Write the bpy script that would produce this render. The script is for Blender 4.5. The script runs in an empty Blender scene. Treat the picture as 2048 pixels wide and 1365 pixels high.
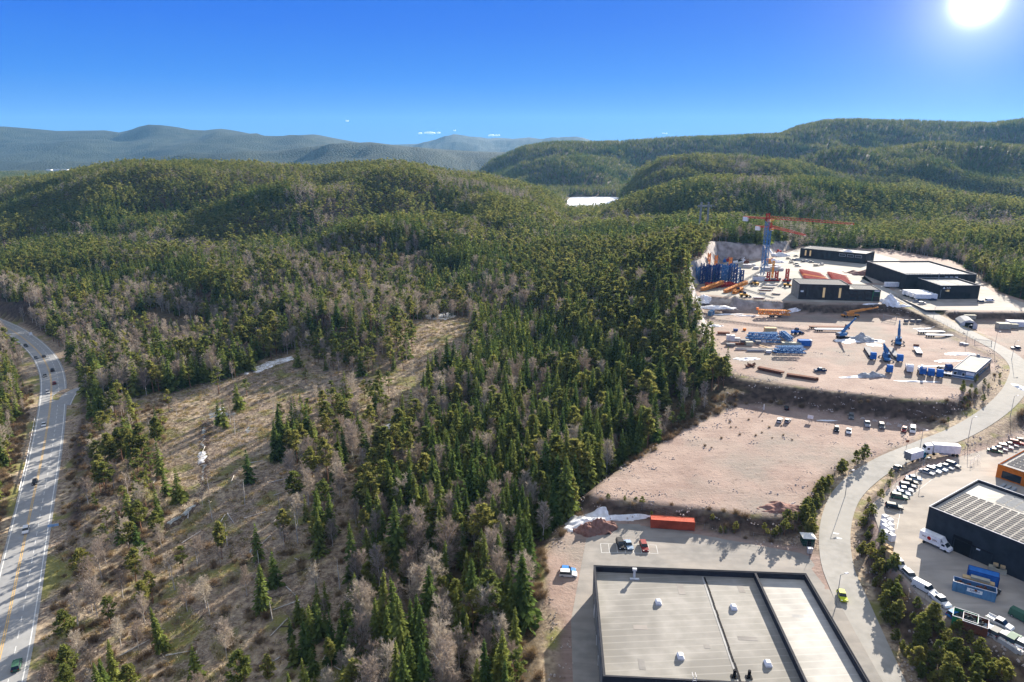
import bpy, math, random
import numpy as np
from mathutils import Vector, Matrix
R = math.radians
S = bpy.context.scene
COL = S.collection
rnd = random.Random(7)
rng = np.random.default_rng(11)

# ---------------------------------------------------------------- camera, sky, sun, exposure
H, PITCH, F = 105.0, R(15.6), 1365.0
CP, SP = math.cos(PITCH), math.sin(PITCH)
cam = bpy.data.objects.new("camera", bpy.data.cameras.new("camera")); COL.objects.link(cam)
cam.location = (0, 0, H); cam.rotation_euler = (R(90) - PITCH, 0, 0)
cam.data.sensor_width = 36; cam.data.lens = 36 * F / 2048; cam.data.clip_start = 1; cam.data.clip_end = 60000
S.camera = cam
HAZE = 3.2e-5; EXPO = 1.75; SKY_S = 0.1; SKYK = 1.0/(SKY_S*2**EXPO)
SUN_AZ, SUN_EL = R(33.0), R(20.0)
sd = Vector((math.sin(SUN_AZ) * math.cos(SUN_EL), math.cos(SUN_AZ) * math.cos(SUN_EL), math.sin(SUN_EL)))
sl = bpy.data.lights.new("sun", 'SUN'); sl.energy = 5.0; sl.angle = R(0.5); sl.color = (1, .91, .78)
so = bpy.data.objects.new("sun", sl); COL.objects.link(so); so.rotation_euler = sd.to_track_quat('Z', 'Y').to_euler(); so.location = sd * 500
W = bpy.data.worlds.new("World"); S.world = W; W.use_nodes = True
wn, wl = W.node_tree.nodes, W.node_tree.links
bg = wn['Background']; sky = wn.new('ShaderNodeTexSky'); sky.sky_type = 'NISHITA'; sky.sun_disc = False
sky.sun_elevation = SUN_EL; sky.sun_rotation = SUN_AZ; sky.altitude = 300; sky.air_density = 1.0; sky.dust_density = 0.3; sky.ozone_density = 3.0
hsv = wn.new('ShaderNodeHueSaturation'); hsv.inputs['Saturation'].default_value = 1.1; hsv.inputs['Value'].default_value = .45
wl.new(sky.outputs[0], hsv.inputs['Color'])
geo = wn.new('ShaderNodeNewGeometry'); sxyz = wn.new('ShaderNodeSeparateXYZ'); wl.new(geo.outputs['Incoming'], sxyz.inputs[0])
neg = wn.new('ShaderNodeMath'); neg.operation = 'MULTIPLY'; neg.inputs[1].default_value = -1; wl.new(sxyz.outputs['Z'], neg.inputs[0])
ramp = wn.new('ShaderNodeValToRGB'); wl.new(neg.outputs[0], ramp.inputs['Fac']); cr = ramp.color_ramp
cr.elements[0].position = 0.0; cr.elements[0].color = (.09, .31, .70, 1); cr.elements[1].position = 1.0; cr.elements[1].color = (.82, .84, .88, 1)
for p_, c_ in ((.04, (.045, .27, .75)), (.09, (.003, .20, .80)), (.16, (.0, .145, .80)), (.26, (.0, .12, .74)), (.6, (.55, .66, .85))):  # topmost stops paler than a real clear sky, added overhead to fill the shade
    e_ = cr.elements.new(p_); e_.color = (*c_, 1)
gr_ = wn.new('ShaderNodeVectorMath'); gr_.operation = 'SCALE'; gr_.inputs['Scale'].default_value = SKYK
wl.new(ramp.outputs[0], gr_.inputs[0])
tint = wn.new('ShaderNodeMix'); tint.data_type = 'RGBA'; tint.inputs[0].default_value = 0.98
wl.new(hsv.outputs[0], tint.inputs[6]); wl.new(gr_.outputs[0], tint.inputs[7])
# glare of the low sun in the clear air, a smooth falloff around the sun's place in the sky
gx, gy = (1955 - 1024) / F, (682 - 0) / F
gd = Vector((gx, CP + gy * SP, gy * CP - SP)).normalized()
dot = wn.new('ShaderNodeVectorMath'); dot.operation = 'DOT_PRODUCT'; dot.inputs[1].default_value = -gd
wl.new(geo.outputs['Incoming'], dot.inputs[0])
def wm(op, a, b=None, clamp=False):
    n = wn.new('ShaderNodeMath'); n.operation = op; n.use_clamp = clamp
    for i, v in enumerate((a, b)):
        if v is None: continue
        if isinstance(v, (int, float)): n.inputs[i].default_value = v
        else: wl.new(v, n.inputs[i])
    return n.outputs[0]
dcl = wm('MAXIMUM', dot.outputs['Value'], 0.0)
g1 = wm('MULTIPLY', wm('POWER', dcl, 6500.0), 14.0)
g2 = wm('MULTIPLY', wm('POWER', dcl, 700.0), 1.5)
g3 = wm('ADD', wm('MULTIPLY', wm('POWER', dcl, 110.0), .4), wm('MULTIPLY', wm('POWER', dcl, 14.0), .07))
gs = wm('ADD', wm('ADD', g1, g2), g3)
gcol = wn.new('ShaderNodeMix'); gcol.data_type = 'RGBA'; gcol.blend_type = 'ADD'; gcol.inputs[0].default_value = 1.0
gmul = wn.new('ShaderNodeVectorMath'); gmul.operation = 'SCALE'; gmul.inputs[0].default_value = (1.0, .98, .92)
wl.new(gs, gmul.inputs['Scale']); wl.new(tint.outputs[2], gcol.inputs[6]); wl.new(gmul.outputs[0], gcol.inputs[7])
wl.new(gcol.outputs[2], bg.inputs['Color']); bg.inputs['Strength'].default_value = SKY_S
S.view_settings.view_transform = 'Standard'; S.view_settings.look = 'None'; S.view_settings.exposure = EXPO; S.view_settings.gamma = 1
c = S.cycles
c.max_bounces = 5; c.diffuse_bounces = 2; c.glossy_bounces = 2; c.transmission_bounces = 2; c.transparent_max_bounces = 8; c.volume_bounces = 0
c.caustics_reflective = False; c.caustics_refractive = False; c.sample_clamp_indirect = 3
c.use_denoising = True; c.denoising_prefilter = 'ACCURATE'

# ---------------------------------------------------------------- helpers
def G(px, py, z=0.0):
    """the point at height z that the photograph shows at (px, py)"""
    dx, up = (px - 1024) / F, -(py - 682) / F
    dy, dz = CP + up * SP, up * CP - SP
    t = (z - H) / dz
    return Vector((dx * t, dy * t, z))
def AY(px, py, Y):
    dx, up = (px - 1024) / F, -(py - 682) / F
    dy, dz = CP + up * SP, up * CP - SP
    t = Y / dy
    return Vector((dx * t, Y, H + dz * t))
def proj(x, y, z):
    zc = y * CP + (H - z) * SP
    zc = np.maximum(zc, 1e-3)
    up = (y * SP - (H - z) * CP) / zc
    return 1024 + F * x / zc, 682 - F * up
def tag(o, label=None, cat=None, group=None, kind=None):
    if label: o['label'] = label
    if cat: o['category'] = cat
    if group: o['group'] = group
    if kind: o['kind'] = kind
    return o
def empty(name, loc=(0, 0, 0), rz=0.0, label=None, cat=None, group=None):
    o = bpy.data.objects.new(name, None); COL.objects.link(o)
    o.location = loc; o.rotation_euler = (0, 0, rz); o.empty_display_size = .5
    return tag(o, label, cat, group)
def meshobj(name, me, parent=None, mat=None, loc=None, rz=None):
    o = bpy.data.objects.new(name, me); COL.objects.link(o)
    if mat is not None and not me.materials: me.materials.append(mat)
    if parent: o.parent = parent
    if loc is not None: o.location = loc
    if rz is not None: o.rotation_euler = (0, 0, rz)
    return o
def copy_tree(o, parent=None):
    c = o.copy(); COL.objects.link(c); c.parent = parent
    for ch in o.children: copy_tree(ch, c)
    return c

class MB:
    def __init__(s): s.v = []; s.f = []
    def add(s, vs, fs):
        n = len(s.v); s.v += [tuple(p) for p in vs]; s.f += [tuple(i + n for i in f) for f in fs]; return s
    def box(s, x0, x1, y0, y1, z0, z1):
        return s.add([(x0,y0,z0),(x1,y0,z0),(x1,y1,z0),(x0,y1,z0),(x0,y0,z1),(x1,y0,z1),(x1,y1,z1),(x0,y1,z1)],
                     [(0,3,2,1),(4,5,6,7),(0,1,5,4),(1,2,6,5),(2,3,7,6),(3,0,4,7)])
    def cbox(s, x, y, z, lx, ly, lz): return s.box(x-lx/2, x+lx/2, y-ly/2, y+ly/2, z, z+lz)
    def frustum(s, b, t, z0, z1):   # b, t = (x0,x1,y0,y1)
        return s.add([(b[0],b[2],z0),(b[1],b[2],z0),(b[1],b[3],z0),(b[0],b[3],z0),(t[0],t[2],z1),(t[1],t[2],z1),(t[1],t[3],z1),(t[0],t[3],z1)],
                     [(0,3,2,1),(4,5,6,7),(0,1,5,4),(1,2,6,5),(2,3,7,6),(3,0,4,7)])
    def beam(s, a, b, w, h=None):
        a, b = Vector(a), Vector(b); h = h or w; d = b - a
        if d.length < 1e-6: return s
        d.normalize(); up = Vector((0,0,1)) if abs(d.z) < .95 else Vector((1,0,0))
        r = d.cross(up).normalized() * (w/2); u = r.normalized().cross(d) * (h/2)
        return s.add([a-r-u, a+r-u, a+r+u, a-r+u, b-r-u, b+r-u, b+r+u, b-r+u],
                     [(0,3,2,1),(4,5,6,7),(0,1,5,4),(1,2,6,5),(2,3,7,6),(3,0,4,7)])
    def cyl(s, a, b, r0, r1=None, n=8, cap=True):
        a, b = Vector(a), Vector(b); r1 = r0 if r1 is None else r1; d = (b-a).normalized()
        up = Vector((0,0,1)) if abs(d.z) < .95 else Vector((1,0,0)); x = d.cross(up).normalized(); y = x.cross(d)
        vs = []
        for p, r in ((a, r0), (b, r1)):
            for k in range(n):
                t = 2*math.pi*k/n; vs.append(p + x*(r*math.cos(t)) + y*(r*math.sin(t)))
        fs = [(k, (k+1) % n, n+(k+1) % n, n+k) for k in range(n)]
        if cap: fs += [tuple(range(n-1, -1, -1)), tuple(range(n, 2*n))]
        return s.add(vs, fs)
    def prism(s, poly, z0, z1):
        n = len(poly); vs = [(p[0], p[1], z0) for p in poly] + [(p[0], p[1], z1) for p in poly]
        return s.add(vs, [(k, (k+1) % n, n+(k+1) % n, n+k) for k in range(n)] + [tuple(range(n-1, -1, -1)), tuple(range(n, 2*n))])
    def profile(s, pts, y0, y1):    # side profile in (x, z) swept over y
        n = len(pts); vs = [(p[0], y0, p[1]) for p in pts] + [(p[0], y1, p[1]) for p in pts]
        return s.add(vs, [(k, n+k, n+(k+1) % n, (k+1) % n) for k in range(n)] + [tuple(range(n)), tuple(range(2*n-1, n-1, -1))])
    def lattice(s, a, b, w, step=None, r=.12, h=None):
        a, b = Vector(a), Vector(b); h = h or w; d = b-a; L = d.length; d.normalize(); step = step or w*1.3
        up = Vector((0,0,1)) if abs(d.z) < .95 else Vector((0,1,0))
        x = d.cross(up).normalized()*w/2; y = x.normalized().cross(d)*h/2
        cs = [-x-y, x-y, x+y, -x+y]; n = max(1, round(L/step))
        for q in cs: s.beam(a+q, b+q, r*1.4)
        for k in range(n):
            p, q = a+d*(L*k/n), a+d*(L*(k+1)/n)
            for j in range(4):
                u, v = cs[j], cs[(j+1) % 4]
                if k % 2: u, v = v, u
                s.beam(p+u, q+v, r); s.beam(p+cs[j], p+cs[(j+1) % 4], r)
        return s
    def build(s, name, mat, parent=None, loc=None, rz=None, smooth=False):
        me = bpy.data.meshes.new(name); me.from_pydata(s.v, [], s.f); me.update()
        if smooth: me.polygons.foreach_set('use_smooth', [True]*len(me.polygons))
        return meshobj(name, me, parent, mat, loc, rz)

# ---------------------------------------------------------------- materials
def new_mat(name):
    m = bpy.data.materials.new(name); m.use_nodes = True; return m, m.node_tree.nodes, m.node_tree.links
def noise_col(nt, nl, ca, cb, scale, detail=4, coord='Object', lo=.35, hi=.65):
    tc = nt.new('ShaderNodeTexCoord'); nz = nt.new('ShaderNodeTexNoise'); nz.inputs['Scale'].default_value = scale; nz.inputs['Detail'].default_value = detail
    nl.new(tc.outputs[coord], nz.inputs['Vector'])
    r = nt.new('ShaderNodeValToRGB'); r.color_ramp.elements[0].position = lo; r.color_ramp.elements[1].position = hi
    r.color_ramp.elements[0].color = (*ca, 1); r.color_ramp.elements[1].color = (*cb, 1)
    nl.new(nz.outputs['Fac'], r.inputs['Fac']); return r.outputs['Color'], nz.outputs['Fac']
def mixc(nt, nl, fac, a, b, mode='MIX'):
    m = nt.new('ShaderNodeMix'); m.data_type = 'RGBA'; m.blend_type = mode
    for i, v in ((0, fac), (6, a), (7, b)):
        if isinstance(v, (int, float)): m.inputs[i].default_value = v
        elif isinstance(v, tuple): m.inputs[i].default_value = (*v, 1)
        else: nl.new(v, m.inputs[i])
    return m.outputs[2]
def plain(name, col, rough=.6, metal=0.0, var=.12, scale=.8):
    m, nt, nl = new_mat(name); b = nt['Principled BSDF']; b.inputs['Roughness'].default_value = max(rough, .85); b.inputs['Metallic'].default_value = metal*.5; b.inputs['Specular IOR Level'].default_value = .1
    a = tuple(max(0, x*(1-var)) for x in col); d = tuple(min(1, x*(1+var)) for x in col)
    cc, _ = noise_col(nt, nl, a, d, scale); nl.new(cc, b.inputs['Base Color']); return m
M = {}
for n, col, ro, me in (
    ('black_clad', (.022, .022, .026), .55, 0), ('dark_clad', (.035, .037, .045), .5, 0), ('white', (.8, .8, .8), .45, 0), ('grey', (.17, .17, .18), .5, 0),
    ('lightgrey', (.55, .55, .55), .5, 0), ('steel', (.32, .33, .34), .5, .1), ('tyre', (.015, .015, .015), .8, 0), ('black', (.01, .01, .012), .4, 0),
    ('orange', (.75, .20, .03), .5, 0), ('red', (.40, .025, .02), .45, 0), ('rust', (.16, .06, .035), .8, 0), ('container_red', (.50, .10, .055), .5, 0),
    ('blue', (.03, .14, .42), .4, 0), ('navy', (.025, .06, .20), .45, 0), ('craneblue', (.055, .17, .36), .5, 0), ('skipblue', (.06, .17, .30), .55, 0),
    ('yellow', (.62, .33, .05), .5, 0), ('crane_orange', (.68, .28, .07), .5, 0), ('green', (.03, .22, .08), .5, 0), ('darkgreen', (.02, .09, .06), .5, 0),
    ('wood', (.50, .36, .20), .8, 0), ('concrete', (.5, .48, .45), .85, 0), ('roadgreen', (.42, .55, .04), .3, 0), ('officeblue', (.12, .17, .25), .6, 0),
    ('snow', (.82, .84, .88), .6, 0), ('gravelpile', (.34, .35, .37), .95, 0), ('earth', (.16, .09, .075), .95, 0), ('white_trim', (.75, .74, .75), .5, 0),
    ('orange_wall', (.62, .17, .02), .6, 0), ('khaki', (.40, .38, .30), .8, 0), ('solar', (.10, .10, .108), .8, 0), ('roofgrey', (.42, .41, .38), .8, 0),
    ('line_white', (.6, .6, .58), .7, 0), ('line_yellow', (.55, .36, .14), .7, 0), ('boulder', (.42, .36, .33), .9, 0), ('galv', (.27, .28, .29), .6, 0),
    ('deepgreen', (.012, .05, .035), .5, 0), ('scrap', (.05, .06, .065), .6, .3), ('whitewash', (.72, .70, .64), .7, 0), ('teal', (.04, .22, .30), .5, 0)):
    M[n] = plain(n, col, ro, me)
def glass(name, col=(.02, .03, .04)):
    m, nt, nl = new_mat(name); b = nt['Principled BSDF']; b.inputs['Base Color'].default_value = (*col, 1); b.inputs['Roughness'].default_value = .06; b.inputs['Specular IOR Level'].default_value = .3; return m
M['glass'] = glass('glass')
def lit(name, col, e):
    m, nt, nl = new_mat(name); b = nt['Principled BSDF']; b.inputs['Base Color'].default_value = (*col, 1); b.inputs['Emission Color'].default_value = (*col, 1); b.inputs['Emission Strength'].default_value = e; return m
M['lit'] = lit('lit_window', (.6, .42, .2), .12)
M["iceb"] = plain("ice_blue", (.28,.45,.66), .5)
PAINT = {}
def paint(name, col):
    m, nt, nl = new_mat('paint_' + name); b = nt['Principled BSDF']; b.inputs['Base Color'].default_value = (*col, 1)
    b.inputs['Roughness'].default_value = .6; b.inputs['Specular IOR Level'].default_value = .12; PAINT[name] = m
for n, col in (('black', (.02,.02,.023)), ('white', (.66,.66,.66)), ('silver', (.30,.31,.33)), ('grey', (.12,.125,.13)), ('darkblue', (.02,.035,.09)), ('blue', (.03,.18,.50)),
               ('red', (.22,.02,.02)), ('lime', (.50,.58,.03)), ('green', (.05,.12,.08)), ('iceblue', (.26,.35,.46)), ('brown', (.10,.06,.045)), ('teal', (.03,.20,.28))): paint(n, col)

def surf(name, ca, cb, scale, cc=None, sc2=.05, fac2=.6, rough=.9, bump=0.0, streak=None):
    m, nt, nl = new_mat(name); b = nt['Principled BSDF']; b.inputs['Roughness'].default_value = rough; b.inputs['Specular IOR Level'].default_value = .1
    c1, _ = noise_col(nt, nl, ca, cb, scale, 8)
    if cc:
        f, fv = noise_col(nt, nl, (0, 0, 0), (fac2,)*3, sc2, 6, lo=.42, hi=.62); c1 = mixc(nt, nl, f, c1, cc)
    if streak:
        tc = nt.new('ShaderNodeTexCoord'); mp = nt.new('ShaderNodeMapping'); mp.inputs['Rotation'].default_value = (0, 0, streak[0]); mp.inputs['Scale'].default_value = (streak[1], streak[2], 1)
        nz = nt.new('ShaderNodeTexNoise'); nz.inputs['Scale'].default_value = 1; nz.inputs['Detail'].default_value = 5; nz.inputs['Distortion'].default_value = .6
        nl.new(tc.outputs['Object'], mp.inputs['Vector']); nl.new(mp.outputs[0], nz.inputs['Vector'])
        rr = nt.new('ShaderNodeMapRange'); rr.inputs[1].default_value = .45; rr.inputs[2].default_value = .62; rr.inputs[3].default_value = 0; rr.inputs[4].default_value = streak[3]
        nl.new(nz.outputs['Fac'], rr.inputs[0]); c1 = mixc(nt, nl, rr.outputs[0], c1, streak[4])
    nl.new(c1, b.inputs['Base Color'])
    if bump:
        tc = nt.new('ShaderNodeTexCoord'); nz = nt.new('ShaderNodeTexNoise'); nz.inputs['Scale'].default_value = scale*2; nz.inputs['Detail'].default_value = 6
        nl.new(tc.outputs['Object'], nz.inputs['Vector']); bp = nt.new('ShaderNodeBump'); bp.inputs['Strength'].default_value = bump; bp.inputs['Distance'].default_value = .3
        nl.new(nz.outputs['Fac'], bp.inputs['Height']); nl.new(bp.outputs[0], b.inputs['Normal'])
    return m
M['asphalt'] = surf('asphalt', (.21,.20,.185), (.27,.255,.235), .35, (.33,.295,.26), .06, .7, bump=.1, streak=(R(35), .06, .35, .35, (.16,.15,.142)))
M['yard_dusty'] = surf('yard_dusty', (.25,.225,.20), (.33,.30,.265), .25, (.39,.345,.30), .05, .8, bump=.15, streak=(R(-50), .05, .3, .4, (.20,.185,.17)))
M['road'] = surf('road_asphalt', (.27,.26,.24), (.33,.317,.295), .5, (.36,.34,.31), .07, .6, bump=.05)
M['highway'] = surf('highway_asphalt', (.24,.242,.245), (.29,.292,.295), .5, (.32,.317,.305), .05, .5, bump=.05)
M['crane_yard'] = surf('crane_yard', (.30,.285,.25), (.39,.37,.33), .12, (.25,.23,.20), .04, .6, bump=.1, streak=(R(20), .03, .4, .3, (.23,.21,.19)))
M['ice'] = surf('lake_ice', (.70,.73,.78), (.85,.86,.88), .01, None, rough=.5)
M['snowpatch'] = surf('old_snow', (.62,.63,.66), (.88,.89,.92), .6, (.5,.47,.44), .4, .5, rough=.7, bump=.4)
# ---------------------------------------------------------------- terrain
def vnoise(x, y, s, seed=0):
    x = np.asarray(x, float)/s + seed*17.3; y = np.asarray(y, float)/s + seed*9.7
    xi, yi = np.floor(x).astype(np.int64), np.floor(y).astype(np.int64); fx, fy = x-xi, y-yi
    fx = fx*fx*(3-2*fx); fy = fy*fy*(3-2*fy)
    def h(a, b):
        n = (a*374761393 + b*668265263 + seed*1013904223) & 0xffffffff
        n = ((n ^ (n >> 13))*1274126177) & 0xffffffff
        return ((n ^ (n >> 16)) & 0xffff)/32767.5 - 1
    return (h(xi,yi)*(1-fx)+h(xi+1,yi)*fx)*(1-fy) + (h(xi,yi+1)*(1-fx)+h(xi+1,yi+1)*fx)*fy
def fbm(x, y, s, oct=4, seed=0):
    return sum(vnoise(x, y, s/2**k, seed+k)/2**k for k in range(oct))
def sstep(t): t = np.clip(t, 0, 1); return t*t*(3-2*t)

cp = [(40,1200,-18),(0,1365,-18),(80,1000,-18),(110,850,-18),(100,760,-18),(60,690,-17),(0,650,-16),(-300,1000,-19),(-300,700,-17),(-200,1365,-19),(-80,1100,-19),
      (150,1200,-17),(150,1365,-17),(200,1000,-14.5),(180,880,-13),(220,800,-13),(320,830,-11),(450,790,-11),(400,950,-13),(360,1060,-14),(300,1300,-15),(500,1300,-11.5),(500,1120,-10),
      (600,950,-7.5),(600,800,-8),(480,720,-9),(700,745,-6),(850,735,-3),(900,655,0),(800,830,-6.5),(700,1300,-7.5),(800,1200,-5.5),(900,1300,-4),(720,690,-1),(620,700,-5),
      (1000,1100,-3),(1000,900,-4.5),(1060,1300,-1.5),(1100,800,-4.5),(1200,720,2),(1300,800,1),(1240,640,9),(1180,1000,0),(1100,1365,-1),(1060,1500,-1),
      (250,660,-10),(100,620,-13),(400,640,-8),(560,640,-5),(-50,600,-14),(-300,600,-15)]
P3 = [tuple(G(*p)) for p in cp]
C3 = [(600,600,430),(600,550,490),(600,500,580),(300,560,520),(0,600,470),(900,600,450),(900,500,620),(1100,600,430),(1100,520,570),(0,500,640),(300,500,640),(1240,520,520),(1180,440,800),(1250,450,700)]
P3 += [(p.x, p.y, p.z-13) for p in (AY(*q) for q in C3)]
P3 += [(128,385,33),(122,400,33),(112,412,31),(120,360,26),(117,330,20),(112,300,12),(150,545,32),(190,560,32),(120,480,32),(105,450,28),(240,640,26),(300,640,22),(400,600,15),(420,450,12),(350,480,15),(330,560,18),(470,600,18),(250,720,24),(60,700,14),
       (240,410,15.5),(250,385,13),(220,330,11),(250,300,11),(280,450,16),(220,450,16),(180,450,16),(300,400,14),(230,280,9),(255,340,12),(200,230,4),(300,230,6),(300,300,12),(60,250,0),(115,110,3),(100,80,1),(200,150,5),(280,180,6),(400,200,8),(0,60,-6),(-100,60,-18),(60,60,0),(-250,150,-19)]
for x_ in range(-1500, 1501, 500): P3.append((x_, 2200, 2))
P3 += [(120,1150,1),(170,1150,1),(150,1020,4),(175,1000,4),(150,1300,-3),(160,1800,3)]
for x_ in (-900, -450, 0): P3.append((x_, 1500, 1))
P3 = np.array(P3, float)
_D = np.linalg.norm(P3[:, None, :2]-P3[None, :, :2], axis=2)
_z0 = -5.0
_W = np.linalg.solve(_D + np.eye(len(P3))*1.5, P3[:, 2]-_z0)
def rbf(x, y):
    out = np.full(x.shape, _z0)
    for (a, b, _), w in zip(P3, _W): out += w*np.hypot(x-a, y-b)
    return out
RIDGES = [  # distance, front width, back width, canopy, floor, crest as (px, py)
    (1150, 760, 450, 12, 0, [(-900,372),(-200,372),(0,366),(60,360),(100,352),(150,342),(250,324),(340,320),(450,322),(560,328),(640,333),(700,325),(800,324),(860,338),(900,346),(960,350),(1040,366),(1100,386),(1125,402),(1140,440),(1160,480),(1300,480),(3000,480)]),
    (1000, 310, 300, 12, 2, [(-900,480),(1190,480),(1215,414),(1260,395),(1320,372),(1400,357),(1500,354),(1600,356),(1690,360),(1780,371),(1875,383),(1970,390),(2048,402),(2300,420),(3000,430)]),
    (1450, 330, 300, 12, 2, [(-900,440),(1205,440),(1222,398),(1260,352),(1330,320),(1400,308),(1500,312),(1600,324),(1680,346),(1780,378),(1900,420),(3000,440)]),
    (1800, 500, 400, 12, 5, [(-900,420),(1380,420),(1450,342),(1600,320),(1716,300),(1875,288),(2048,290),(2300,292),(3000,295)]),
    (2550, 900, 900, 12, -5, [(-900,400),(900,420),(955,345),(985,318),(1050,292),(1110,284),(1150,284),(1250,280),(1350,274),(1450,272),(1560,267),(1600,252),(1650,242),(1700,238),(1850,240),(1980,246),(2048,238),(2300,230),(3000,235)]),
    (4300, 900, 1300, 0, -10, [(-900,330),(0,322),(200,326),(380,310),(480,304),(560,300),(620,294),(680,287),(740,284),(790,290),(860,297),(960,303),(1050,306),(1200,320),(3000,320)]),
    (6500, 2600, 1500, 0, -20, [(-900,250),(0,254),(60,258),(100,264),(150,261),(210,260),(240,268),(258,267),(270,257),(300,251),(350,256),(390,264),(440,259),(480,263),(540,275),(590,270),(630,268),(680,278),(715,284),(760,292),(800,300),(1000,304),(3000,300)]),
    (9500, 2200, 2000, 0, 0, [(-900,300),(700,292),(770,290),(870,290),(890,280),(910,276),(960,275),(1000,279),(1060,275),(1090,280),(1130,276),(1165,277),(1185,283),(1240,286),(3000,290)]),
]
YARD0 = [(1225,1032),(1310,1046),(1380,1062),(1600,1102),(1642,1118),(1652,1150),(1712,1262),(1790,1400),(1860,1600),(1100,1640),(1136,1365),(1138,1245),(1112,1200),(1098,1120),(1140,1062),(1180,1028)]
FIELD = [(1193,985),(1235,950),(1300,912),(1360,870),(1420,842),(1475,814),(1550,816),(1700,827),(1800,842),(1866,862),(1835,880),(1790,893),(1740,905),(1650,950),(1612,1000),(1585,1026),(1500,1024),(1400,1010),(1200,990)]
TERR = [(1408,585),(1412,630),(1440,690),(1452,735),(1500,752),(1650,778),(1800,793),(1900,797),(1950,775),(1985,735),(1975,700),(1900,660),(1840,640),(1740,627),(1560,620),(1450,622)]
TERR2 = [(1950,690),(2060,735),(2400,735),(2400,640),(2060,640),(1890,640),(1870,648),(1925,678)]
CRANE = [(1392,590),(1560,603),(1650,607),(1762,607),(1800,600),(1850,622),(2060,624),(2080,612),(1990,583),(1900,520),(1750,495),(1620,488),(1560,505),(1540,519),(1445,521),(1420,560),(1395,575)]
YARD2 = [(1735,1010),(1790,960),(1850,930),(1900,915),(1990,890),(2048,868),(2300,860),(2600,1100),(2600,1500),(2300,1400),(2050,1300),(1935,1245),(1900,1238),(1830,1190),(1780,1130),(1752,1060)]
def gp(poly, z): return [tuple(G(p[0], p[1], z)) for p in poly]
PADS = [(gp(YARD0, 0), 0.0, 9.0), (gp(FIELD, 4), 4.0, 7.0), (gp(TERR, 11), 11.0, 11.0), (gp(TERR2, 12), 12.0, 8), (gp(CRANE, 16.5), 16.5, 7.0), (gp(YARD2, 5), 5.0, 7.0)]
MAINROAD = [(1840,1480,-1.5),(1790,1400,-1),(1745,1300,-.6),(1703,1200,0),(1675,1130,.3),(1670,1060,.9),(1687,1000,1.8),(1722,960,2.6),(1775,925,3.6),(1850,893,4.6),(1925,862,6),(1985,825,7.8),(2022,790,9.4),(2038,760,10.4),(2040,735,11.2),(2015,708,11.9),(1965,680,12.6),(1905,650,13.7),(1860,627,14.8),(1815,603,15.8),(1780,586,16.5),(1755,570,16.6)]
HIGHWAY = [(-60,1560,-18),(-5,1365,-18),(22,1250,-18),(48,1120,-18),(72,1000,-18),(92,900,-18),(104,820,-18),(107,770,-17.8),(100,735,-17.5),(82,705,-17.2),(50,676,-16.8),(10,652,-16.4),(-60,628,-16),(-220,600,-15.5)]
SIDEROAD = [(126,812,-18),(140,788,-17.7),(165,776,-17.3),(190,768,-17),(205,762,-17)]
def smooth_line(pts, step=3.0):
    P = [Vector(G(*p)) for p in pts]; out = []
    for i in range(len(P)-1):
        a, b, c_, d = P[max(i-1, 0)], P[i], P[i+1], P[min(i+2, len(P)-1)]
        n = max(2, int((c_-b).length/step))
        for k in range(n):
            t = k/n
            out.append(.5*((2*b)+(c_-a)*t+(2*a-5*b+4*c_-d)*t*t+(3*b-a-3*c_+d)*t**3))
    out.append(P[-1]); return out
RL = {'main': (smooth_line(MAINROAD), 4.6, 8.0), 'high': (smooth_line(HIGHWAY), 6.6, 10.0), 'side': (smooth_line(SIDEROAD), 4.0, 6.0)}
def poly_sd(x, y, poly):
    inside = np.zeros(x.shape, bool); d = np.full(x.shape, 1e9); n = len(poly)
    for i in range(n):
        ax, ay = poly[i][:2]; bx, by = poly[(i+1) % n][:2]
        ex, ey = bx-ax, by-ay; t = np.clip(((x-ax)*ex+(y-ay)*ey)/(ex*ex+ey*ey+1e-9), 0, 1)
        d = np.minimum(d, np.hypot(x-ax-t*ex, y-ay-t*ey))
        cnd = ((ay > y) != (by > y)) & (x < (bx-ax)*(y-ay)/(by-ay+1e-12)+ax); inside ^= cnd
    return np.where(inside, -d, d)
def line_sd(x, y, L):
    d = np.full(x.shape, 1e9); zz = np.zeros(x.shape)
    for i in range(len(L)-1):
        a, b = L[i], L[i+1]; ex, ey = b.x-a.x, b.y-a.y
        t = np.clip(((x-a.x)*ex+(y-a.y)*ey)/(ex*ex+ey*ey+1e-9), 0, 1)
        q = np.hypot(x-a.x-t*ex, y-a.y-t*ey); m = q < d; d = np.where(m, q, d); zz = np.where(m, a.z+(b.z-a.z)*t, zz)
    return d, zz
LAKE_Z = -4.0
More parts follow.
